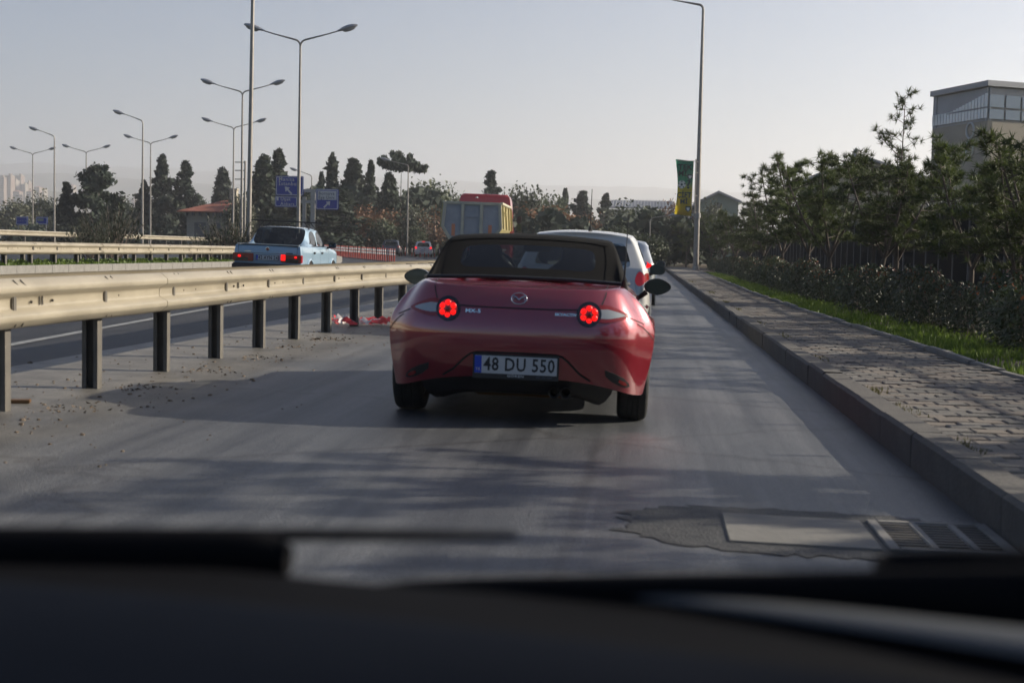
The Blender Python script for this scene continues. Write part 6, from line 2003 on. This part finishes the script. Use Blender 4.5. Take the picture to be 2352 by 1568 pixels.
# ---- fence on a plinth behind the hedge
fx_ = lambda Y: 6.35 + .006 * Y
fe = thing('boundary_fence', 'dark railing fence with pale posts on a low concrete plinth behind the hedge', 'fence', (0, 0, 0))
b = MB(); rows = []
pp = [(-.11, -.1), (-.11, .34), (.11, .34), (.11, -.1)]
for Y in (-6, 20, 40, 70, 118): rows.append([(fx_(Y) + a, Y, VZ + z) for a, z in pp])
b.grid(rows); b.build('plinth', M['fencewall'], fe)
b = MB(); b.box((0, 0, 1.28), (.055, .055, 1.95)); b.tube([(0, 0, 2.25), (-.16, 0, 2.5)], [.025, .02], 6); FP = b.mesh('post', M['fence'])
b = MB()
for k in range(14): b.box((0, .10 + k * .1, 1.2), (.018, .018, 1.72))
for z in (.45, 1.2, 2.0): b.box((.012, .75, z), (.02, 1.45, .035))
FPN = b.mesh('railing_panel', M['fencebar'])
Y = -5.0
while Y < 116:
    o = link('post', FP, fe); o.location = (fx_(Y), Y, VZ)
    o = link('railing_panel', FPN, fe); o.location = (fx_(Y), Y, VZ)
    Y += 1.5
# leaves added as dark backing, standing in for deep shade behind the fence
b = MB(); r = random.Random(91)
for _ in range(15000):
    Y = 26 + r.random() ** 1.4 * 110; x = 10.5 + abs(r.gauss(0, 1.6))
    h = 2.3 + .4 * sin(Y * .5) + .3 * sin(Y * 1.3)
    leaf_quad(b, Vector((x, Y, VZ + h * r.random())), (-.4, -.5, .5), .30 * r.uniform(.6, 1.4) * max(1, Y / 45), r)
o = b.build('backing_leaves', M['conifer']); tag(o, 'dark shrubbery added behind the boundary fence in place of deep shade', 'backing_leaves', kind='stuff')
# ================================================================== BUILDINGS
def wbox(name, c, d, m, par, bevel=0): return box_part(name, c, d, m, par, bevel)
def window(par, c, w, h, fm, gm, dep=.06, face='y', shut=False):
    f = thing('window', None, None, c); f.parent = par
    if face == 'x': f.rotation_euler = (0, 0, pi / 2)
    b = MB()
    for (x, z, ww, hh) in ((-w / 2, 0, .08, h + .08), (w / 2, 0, .08, h + .08), (0, h / 2, w - .08, .08), (0, -h / 2, w - .08, .08)): b.box((x, 0, z), (ww, dep, hh))
    b.build('frame', fm, f)
    b = MB(); b.box((0, .01, 0), (w - .08, .02, h - .08)); b.build('pane', gm, f)
    b = MB(); b.box((0, -.03, -h / 2 - .08), (w + .2, .16, .07)); b.build('sill', fm, f)
    return f
# ---- cream house with a red hipped roof
Yh = 155.0
pL, pR = at(429, 487, Yh), at(560, 487, Yh)
hs = thing('cream_house', 'cream house with red hipped tile roof and deep bracketed eaves', 'house', ((pL.x + pR.x) / 2, Yh, gz(pL.x)))
Wd = pR.x - pL.x; zt = at(470, 488, Yh).z - hs.location.z; zr = at(525, 458, Yh).z - hs.location.z
wbox('wall', (0, 4, zt / 2), (Wd, 8, zt), M['wallcream'], hs)
b = MB(); e = .85
b.add([(-Wd / 2 - e, -e, zt), (Wd / 2 + e, -e, zt), (Wd / 2 + e, 8 + e, zt), (-Wd / 2 - e, 8 + e, zt), (-Wd / 2 - e, -e, zt + .12), (Wd / 2 + e, -e, zt + .12), (Wd / 2 + e, 8 + e, zt + .12), (-Wd / 2 - e, 8 + e, zt + .12), (-.2, 4, zr), (.8, 4, zr)],
      [(0, 3, 2, 1), (0, 1, 5, 4), (1, 2, 6, 5), (2, 3, 7, 6), (3, 0, 4, 7), (4, 5, 9, 8), (5, 6, 9), (6, 7, 8, 9), (7, 4, 8)])
rf = b.build('roof', M['roofred'], hs)
pcn = at(517, 452, Yh).x - hs.location.x
wbox('chimney', (pcn, 3.4, zr + .25), (.8, .8, 1.9), M['wallcream'], rf); wbox('chimney_cap', (pcn, 3.4, zr + 1.25), (1.0, 1.0, .14), M['wallcream'], rf)
for k in range(9):
    x = lerp(-Wd / 2 + .1, Wd / 2 - .1, k / 8); wbox('bracket', (x, -.42, zt - .22), (.14, .7, .36), M['shutter'], hs)
for u in (460, 493, 530):
    x = at(u, 520, Yh).x - hs.location.x
    window(hs, (x, -.05, zt * .42), 1.25, 2.3, M['shutter'], M['shutter'])
# ---- hillside town
def block(u0, u1, v0, v1, Y, m, label, floors, bays, tall=True):
    a, c = at(u0, v1, Y), at(u1, v0, Y)
    W, H = c.x - a.x, c.z - a.z
    g = thing('apartment_block' if floors > 3 else 'hillside_house', label, 'building', ((a.x + c.x) / 2, Y, a.z - 6))
    H += 6
    wbox('wall', (0, 6, H / 2), (W, 12, H), m, g)
    if floors <= 3:
        b = MB(); b.add([(-W / 2 - .4, -.4, H), (W / 2 + .4, -.4, H), (W / 2 + .4, 12.4, H), (-W / 2 - .4, 12.4, H), (0, 6, H + W * .22)], [(0, 3, 2, 1), (0, 1, 4), (1, 2, 4), (2, 3, 4), (3, 0, 4)]); b.build('roof', M['roofred'], g)
    else:
        wbox('roof_slab', (0, 6, H + .25), (W + .6, 12.6, .5), M['wallpale'], g); wbox('stair_head', (W * .15, 6, H + 1.6), (W * .3, 5, 2.6), m, g)
    fh = (H - 7) / floors
    for f in range(floors):
        z = 7 + fh * (f + .5)
        for k in range(bays):
            x = lerp(-W / 2, W / 2, (k + .5) / bays)
            b = MB(); b.box((x, -.08, z), (W / bays * .5, .2, fh * .5)); b.build('window', M['windark'], g)
        if floors > 3: wbox('balcony', (0, -.7, z - fh * .38), (W * .9, 1.4, fh * .22), M['wallpale'], g)
    return g
TB = [
    (-14, 9, 408, 458, 1750, 'wallpink', 'pinkish apartment tower at the left edge of the hillside town', 9, 3),
    (9, 25, 404, 456, 1760, 'wallpink', 'taller stepped apartment tower second from the left edge', 10, 2),
    (26, 36, 415, 445, 1800, 'wallpale', 'pale hillside block right of the two towers', 5, 2),
    (34, 48, 404, 436, 1830, 'wallpink', 'pinkish block standing highest on the hillside', 6, 3),
    (46, 58, 424, 448, 1800, 'wallpale', 'white block in the middle of the hillside town', 4, 2),
    (57, 66, 420, 442, 1810, 'wallpink', 'small pink block right of the white one', 4, 2),
    (30, 44, 440, 458, 1720, 'wallpink', 'low wide block below the hillside towers', 3, 3),
    (60, 72, 440, 456, 1720, 'wallpale', 'low pale house at the foot of the hillside town', 3, 2),
    (78, 90, 430, 448, 1840, 'wallpink', 'small pink house behind the single-armed lamp', 3, 2),
    (92, 101, 434, 449, 1850, 'wallpale', 'small pale house right of the single-armed lamp', 2, 2),
    (157, 168, 426, 444, 1900, 'wallpale', 'pale house on the ridge left of the spreading pine', 3, 2),
    (264, 281, 454, 470, 1850, 'wallpale', 'pale low house on the slope right of the spreading pine', 2, 3),
    (297, 309, 458, 484, 1800, 'wallpink', 'pink block left of the narrow conifer', 4, 2),
    (309, 321, 454, 480, 1810, 'wallpale', 'pale block touching the narrow conifer', 4, 2)]
for (u0, u1, v0, v1, Y, m, lab, fl, ba) in TB: block(u0, u1, v0, v1, Y, M[m], lab, fl, ba)
# ---- tall building with clerestory on the right
pn, pf, pr = at(2272, 185, 80.0), at(2145, 208, 85.5), at(2420, 186, 82.0)
bd = thing('clerestory_building', 'tall beige industrial building with a glazed clerestory on top', 'building', (pn.x, 80.0, VZ))
loc = Vector(bd.location)
def quadwall(name, p, q, z0, z1, m, par, th=.25, out=0.0):
    """wall slab from ground point p to q"""
    p, q = Vector((p.x, p.y, 0)), Vector((q.x, q.y, 0)); d = (q - p).normalized(); n_ = Vector((d.y, -d.x, 0))
    b = MB(); L = (q - p).length
    Mx = Matrix((d, -n_, Vector((0, 0, 1)))).transposed()
    b.box(p + d * L / 2 - n_ * (th / 2 - out) + Vector((0, 0, (z0 + z1) / 2)), (L, th, z1 - z0), Mx); return b.build(name, m, par)
A_, B_, C_ = pf - loc, pn - loc, pr - loc
far_ = A_ + (C_ - B_)
ztop = (pn.z - loc.z)
zc0 = at(2272, 277, 80).z - loc.z
for (p, q) in ((A_, B_), (B_, C_), (C_, far_), (far_, A_)):
    quadwall('wall', p, q, 0, zc0, M['wallbeige'], bd, .3)
quadwall('clerestory_back', C_, far_, zc0, ztop - .3, M['wallgrey'], bd, .3); quadwall('clerestory_back', far_, A_, zc0, ztop - .3, M['wallgrey'], bd, .3)
# clerestory: left face with upright milky panes under a sloping grey header
d_ = (B_ - A_); d_.z = 0; Ld = d_.length; d_.normalize(); n_ = Vector((d_.y, -d_.x, 0))
Mx = Matrix((d_, -n_, Vector((0, 0, 1)))).transposed()
quadwall('clerestory_core', A_ , B_, zc0, ztop - .35, M['wallgrey'], bd, .12, -.1)
NP = 18
for k in range(NP):
    t = (k + .5) / NP; h1 = lerp(ztop - 1.75, ztop - .62, t); z0_ = zc0 + .12
    c = A_ + d_ * (Ld * t); wpan = Ld / NP * .74
    b = MB(); b.box(Vector((c.x, c.y, 0)) + n_ * .03 + Vector((0, 0, (z0_ + .62 + h1) / 2)), (wpan, .05, h1 - z0_ - .66), Mx); b.build('pane', M['polycarb'], bd)
    b = MB(); b.box(Vector((c.x, c.y, 0)) + n_ * .03 + Vector((0, 0, z0_ + .29)), (wpan, .05, .52), Mx); b.build('pane', M['polycarb'], bd)
d2 = (C_ - B_); d2.z = 0; L2 = d2.length; d2.normalize(); n2 = Vector((d2.y, -d2.x, 0)); Mx2 = Matrix((d2, -n2, Vector((0, 0, 1)))).transposed()
quadwall('clerestory_core', B_, C_, zc0, ztop - .35, M['wallgrey'], bd, .12, -.1)
for k in range(4):
    c = B_ + d2 * (L2 * (k + .5) / 4)
    for (z0_, z1_) in ((zc0 + .1, zc0 + .62), (zc0 + .74, ztop - .75)):
        b = MB(); b.box(Vector((c.x, c.y, 0)) + n2 * .03 + Vector((0, 0, (z0_ + z1_) / 2)), (L2 / 4 * .88, .05, z1_ - z0_), Mx2); b.build('pane', M['winblue'], bd)
b = MB(); ov = .18
oc = [A_ - d_ * ov * .5 + n_ * ov, B_ + n_ * ov + n2 * ov, C_ + n2 * ov, far_]
b.add([(q.x, q.y, ztop - .30) for q in oc] + [(q.x, q.y, ztop) for q in oc], [(0, 3, 2, 1), (4, 5, 6, 7), (0, 1, 5, 4), (1, 2, 6, 5), (2, 3, 7, 6), (3, 0, 4, 7)])
b.build('roof', M['fascia'], bd)
for (u, v0, v1) in ((2192, 362, 395),):
    a, c = at(u - 8, v1, 82) - loc, at(u + 8, v0, 82) - loc
    cc = A_.lerp(B_, .36); b = MB(); b.box(Vector((cc.x, cc.y, 0)) + n_ * .03 + Vector((0, 0, (a.z + c.z) / 2)), (.8, .08, c.z - a.z), Mx); b.build('window', M['windark'], bd)
cc = A_.lerp(B_, .72)
b = MB()
for z in (8.2, 7.2): b.tube([Vector((cc.x, cc.y, 0)) + n_ * .05 + Vector((0, 0, z)) + d_ * (.38 * cos(t)) + Vector((0, 0, .42 * sin(t))) for t in [2 * pi * k / 20 for k in range(21)]], .06, 6)
b.build('logo', M['plate'], bd)
# ---- beige shed with a low gable behind the pines, vent pipe on its ridge
Ys = 100.0
a, pk, c = at(1890, 400, Ys), at(1985, 366, Ys), at(2150, 420, Ys)
sh = thing('beige_shed', 'beige gabled shed with a vent pipe on its roof behind the pines', 'building', (pk.x, Ys, VZ))
b = MB(); za, zp_, zc_ = a.z - VZ, pk.z - VZ, c.z - VZ; xa, xc_ = a.x - pk.x, c.x - pk.x
b.prism([(xa, 0), (xc_, 0), (xc_, zc_), (0, zp_), (xa, za)], FACE_BACK.to_4x4(), -14); b.build('wall', M['wallbeige'], sh)
for (x0, z0_, x1, z1_) in ((xa - .5, za - .2, 0, zp_), (0, zp_, xc_ + .5, zc_ - .15)):
    b = MB(); b.add([(x0, -.4, z0_ + .03), (x1, -.4, z1_ + .03), (x1, 14.2, z1_ + .03), (x0, 14.2, z0_ + .03), (x0, -.4, z0_ + .2), (x1, -.4, z1_ + .2), (x1, 14.2, z1_ + .2), (x0, 14.2, z0_ + .2)], [(0, 3, 2, 1), (4, 5, 6, 7), (0, 1, 5, 4), (1, 2, 6, 5), (2, 3, 7, 6), (3, 0, 4, 7)]); b.build('roof', M['fascia'], sh)
q = at(1965, 372, Ys + 1).x - pk.x
b = MB(); b.tube([(q, 1, zp_ - 1), (q, 1, zp_ + .55), (q + .12, 1, zp_ + .75)], [.22, .22, .2], 10); b.build('vent_pipe', M['galv'], sh, smooth=True)
# ---- green gabled hall
Yg = 170.0
a, pk, c = at(1606, 468, Yg), at(1650, 444, Yg), at(1692, 464, Yg)
gh = thing('green_hall', 'grey-green gabled hall right of the banner pole', 'building', (pk.x, Yg, 0))
b = MB(); b.prism([(a.x - pk.x - .2, 0), (c.x - pk.x + .2, 0), (c.x - pk.x + .2, c.z), (0, pk.z), (a.x - pk.x - .2, a.z)], FACE_BACK.to_4x4(), -30); b.build('wall', M['wallgreen'], gh)
for (x0, z0_, x1, z1_) in ((a.x - pk.x - .6, a.z - .2, 0, pk.z), (0, pk.z, c.x - pk.x + .6, c.z - .2)):
    b = MB(); b.add([(x0, -.5, z0_ + .03), (x1, -.5, z1_ + .03), (x1, 30, z1_ + .03), (x0, 30, z0_ + .03), (x0, -.5, z0_ + .3), (x1, -.5, z1_ + .3), (x1, 30, z1_ + .3), (x0, 30, z0_ + .3)], [(0, 3, 2, 1), (4, 5, 6, 7), (0, 1, 5, 4), (1, 2, 6, 5), (2, 3, 7, 6), (3, 0, 4, 7)]); b.build('roof', M['fascia'], gh)
b = MB(); b.lathe([(0, .02), (.55, .0)], 14, Matrix.Rotation(pi / 2, 3, 'X')); o = b.build('vent', M['shutter'], gh); o.location = (0, -.03, pk.z - 1.6)
# ---- long hall with a white sheet roof
Yw = 215.0
a, c = at(1392, 474, Yw), at(1545, 474, Yw); zt2 = at(1460, 463, Yw).z
wh = thing('white_roofed_hall', 'long low hall with a white ribbed sheet roof above the tree line', 'building', ((a.x + c.x) / 2, Yw, 0))
W = c.x - a.x; wbox('wall', (0, 9, a.z / 2 - .2), (W, 18, a.z - .4), M['wallgrey'], wh)
b = MB(); b.add([(-W / 2 - .4, -.6, a.z - .3), (W / 2 + .4, -.6, a.z - .3), (W / 2 + .4, 9, zt2 + .3), (-W / 2 - .4, 9, zt2 + .3), (-W / 2 - .4, -.6, a.z - .1), (W / 2 + .4, -.6, a.z - .1), (W / 2 + .4, 9, zt2 + .5), (-W / 2 - .4, 9, zt2 + .5)], [(0, 3, 2, 1), (4, 5, 6, 7), (0, 1, 5, 4), (1, 2, 6, 5), (2, 3, 7, 6), (3, 0, 4, 7)])
rf = b.build('roof', M['rooftin'], wh)
for k in range(22):
    x = lerp(-W / 2, W / 2, k / 21); b = MB()
    b.add([(x - .06, -.6, a.z - .08), (x + .06, -.6, a.z - .08), (x + .06, 9, zt2 + .52), (x - .06, 9, zt2 + .52), (x - .03, -.6, a.z + .06), (x + .03, -.6, a.z + .06), (x + .03, 9, zt2 + .66), (x - .03, 9, zt2 + .66)], [(0, 3, 2, 1), (4, 5, 6, 7), (0, 1, 5, 4), (1, 2, 6, 5), (2, 3, 7, 6), (3, 0, 4, 7)]); b.build('roof_rib', M['fascia'], rf)
# ---- small lamp left of the banner and a frame with three arms behind the mast
lamp_post('lamp_post', 'short street lamp with one arm between the silver car and the banner', at(1493, 520, 108).x, 108, at(1493, 512, 108).z + .1, (1,), r0=.07, r1=.04, arm_len=1.5, rise=.2, zb=0, group='street lamps of the main road')
Yf = 96.0
g = thing('arm_mast', 'thin steel post with three side arms left of the thick mast', 'post', (at(562, 500, Yf).x, Yf, gz(at(562, 500, Yf).x)))
zt3 = at(562, 370, Yf).z - g.location.z
MB().tube([(0, 0, 0), (0, 0, zt3)], .07, 8).build('pole', M['pole'], g, smooth=True)
for v in (373, 392, 412):
    z = at(562, v, Yf).z - g.location.z; wbox('arm', (-.36, 0, z), (.72, .06, .07), M['pole'], g, .008)

# ================================================================== THE CAR THE PICTURE IS TAKEN FROM
vc = thing('viewing_car', 'out-of-focus dark dashboard and wipers of the car behind the red convertible', 'car', (0, .6, 0))
vl_ = Vector(vc.location)
def dpt(u, v, z):
    d = ray(u, v); return CAM_P + d * ((z - CAM_H) / d.z) - vl_
# dashboard: soft-edged shelf, its far edge runs down to the right
edge_px = [(-260, 1300), (0, 1318), (400, 1352), (800, 1392), (1176, 1432), (1600, 1484), (2000, 1535), (2352, 1585), (2700, 1640)]
b = MB(); rows = []
E = [dpt(u, v, .90) for u, v in edge_px]
for (f, dz) in ((0, -.045), (0, -.012), (.015, -.002), (.06, .004), (.25, .006), (.55, -.012), (.85, -.05), (1.0, -.10)):
    rows.append([Vector((p.x * (1 - .15 * f), lerp(p.y, -.42, f), p.z + dz)) for p in E])
b.grid(rows); o = b.build('dashboard', M['dash'], vc, smooth='all')
# cowl below the windscreen: black plastic on the left, grey panel on the right
b = MB(); rows = []
for (off, z) in ((-.05, .868), (.0, .874), (.06, .878), (.115, .878)):
    rows.append([dpt(u, v, .90) + Vector((0, off, z - .90)) for u, v in edge_px])
for k_, p in enumerate(rows[-1]): p.y += .035 if k_ < 4 else .05 if k_ == 4 else .10
b.grid(rows); b.build('cowl', M['cowl'], vc, smooth='all')
b = MB(); b.grid([[q.copy() - Vector((0, 0, .12)) for q in rows[-1]], rows[-1]]); b.build('cowl_front', M['cowl'], vc)
gp = [(1400, 1376, .876), (1500, 1382, .878), (1750, 1412, .880), (2050, 1452, .882), (2352, 1496, .884), (2700, 1548, .886)]
b = MB(); rows = []
for k in range(7):
    t = k / 6 * pi
    rows.append([dpt(u, v, z) + Vector((0, -(.006 + .006 * i) * cos(t), (.001 + .0018 * i) * sin(t) + .004)) for i, (u, v, z) in enumerate(gp)])
b.grid(rows); b.build('cowl_trim', M['bonnet'], vc, smooth='all')
def wiper(name, pts, m):
    """pts: (u, v_top, v_bottom, Y); a bar of real thickness"""
    b = MB(); rows = []
    for (u, v0, v1, Y) in pts:
        a, c = at(u, v0, Y) - vl_, at(u, v1, Y) - vl_
        mid_, h = (a + c) / 2, (a.z - c.z) / 2
        rows.append([mid_ + Vector((0, .013 * cos(t), h * sin(t))) for t in [2 * pi * k / 12 for k in range(12)]])
    b.grid(rows, closed=True); b.f += [tuple(range(12)), tuple(len(b.v) - 12 + k for k in reversed(range(12)))]
    return b
w1 = thing('wiper', None, None, (0, 0, 0)); w1.parent = vc
wiper('arm', [(-300, 1206, 1330, 1.02), (0, 1208, 1330, 1.03), (300, 1210, 1334, 1.04), (560, 1214, 1338, 1.05), (630, 1222, 1336, 1.05), (665, 1250, 1320, 1.05)], None).build('arm', M['rubber'], w1, smooth='all')
wiper('blade', [(-200, 1210, 1232, 1.08), (500, 1212, 1240, 1.09), (900, 1216, 1240, 1.10), (1100, 1221, 1238, 1.10), (1190, 1226, 1234, 1.10)], None).build('blade', M['rubber'], w1, smooth='all')
w2 = thing('wiper', None, None, (0, 0, 0)); w2.parent = vc
wiper('blade', [(860, 1344, 1370, 1.02), (940, 1330, 1392, 1.02), (1100, 1322, 1396, 1.01), (1500, 1314, 1392, .99), (2000, 1306, 1424, .97), (2352, 1300, 1466, .95), (2650, 1296, 1505, .93)], None).build('blade', M['rubber'], w2, smooth='all')
wiper('arm', [(2012, 1278, 1330, 1.0), (2040, 1264, 1340, 1.0), (2200, 1258, 1350, .99), (2420, 1262, 1360, .98), (2650, 1268, 1370, .97)], None).build('arm', M['rubber'], w2, smooth='all')

# ================================================================== HAZE
hz = MB(); hz.box((0, 3300, 168), (15500, 6900, 380))
ho = hz.build('haze', None); ho['kind'] = 'stuff'; tag(ho, 'thin pale haze hanging over the whole valley', 'haze')
hm = bpy.data.materials.new('haze'); hm.use_nodes = True
nn = hm.node_tree.nodes; nn.remove(nn['Principled BSDF'])
pv = nn.new('ShaderNodeVolumePrincipled'); pv.inputs['Color'].default_value = (.975, .965, .99, 1); pv.inputs['Density'].default_value = .00042; pv.inputs['Anisotropy'].default_value = .5
hm.node_tree.links.new(pv.outputs['Volume'], nn['Material Output'].inputs['Volume'])
ho.data.materials.append(hm); ho.display_type = 'WIRE'
print('objects', len(bpy.data.objects), 'tris', sum(len(m.polygons) for m in bpy.data.meshes))
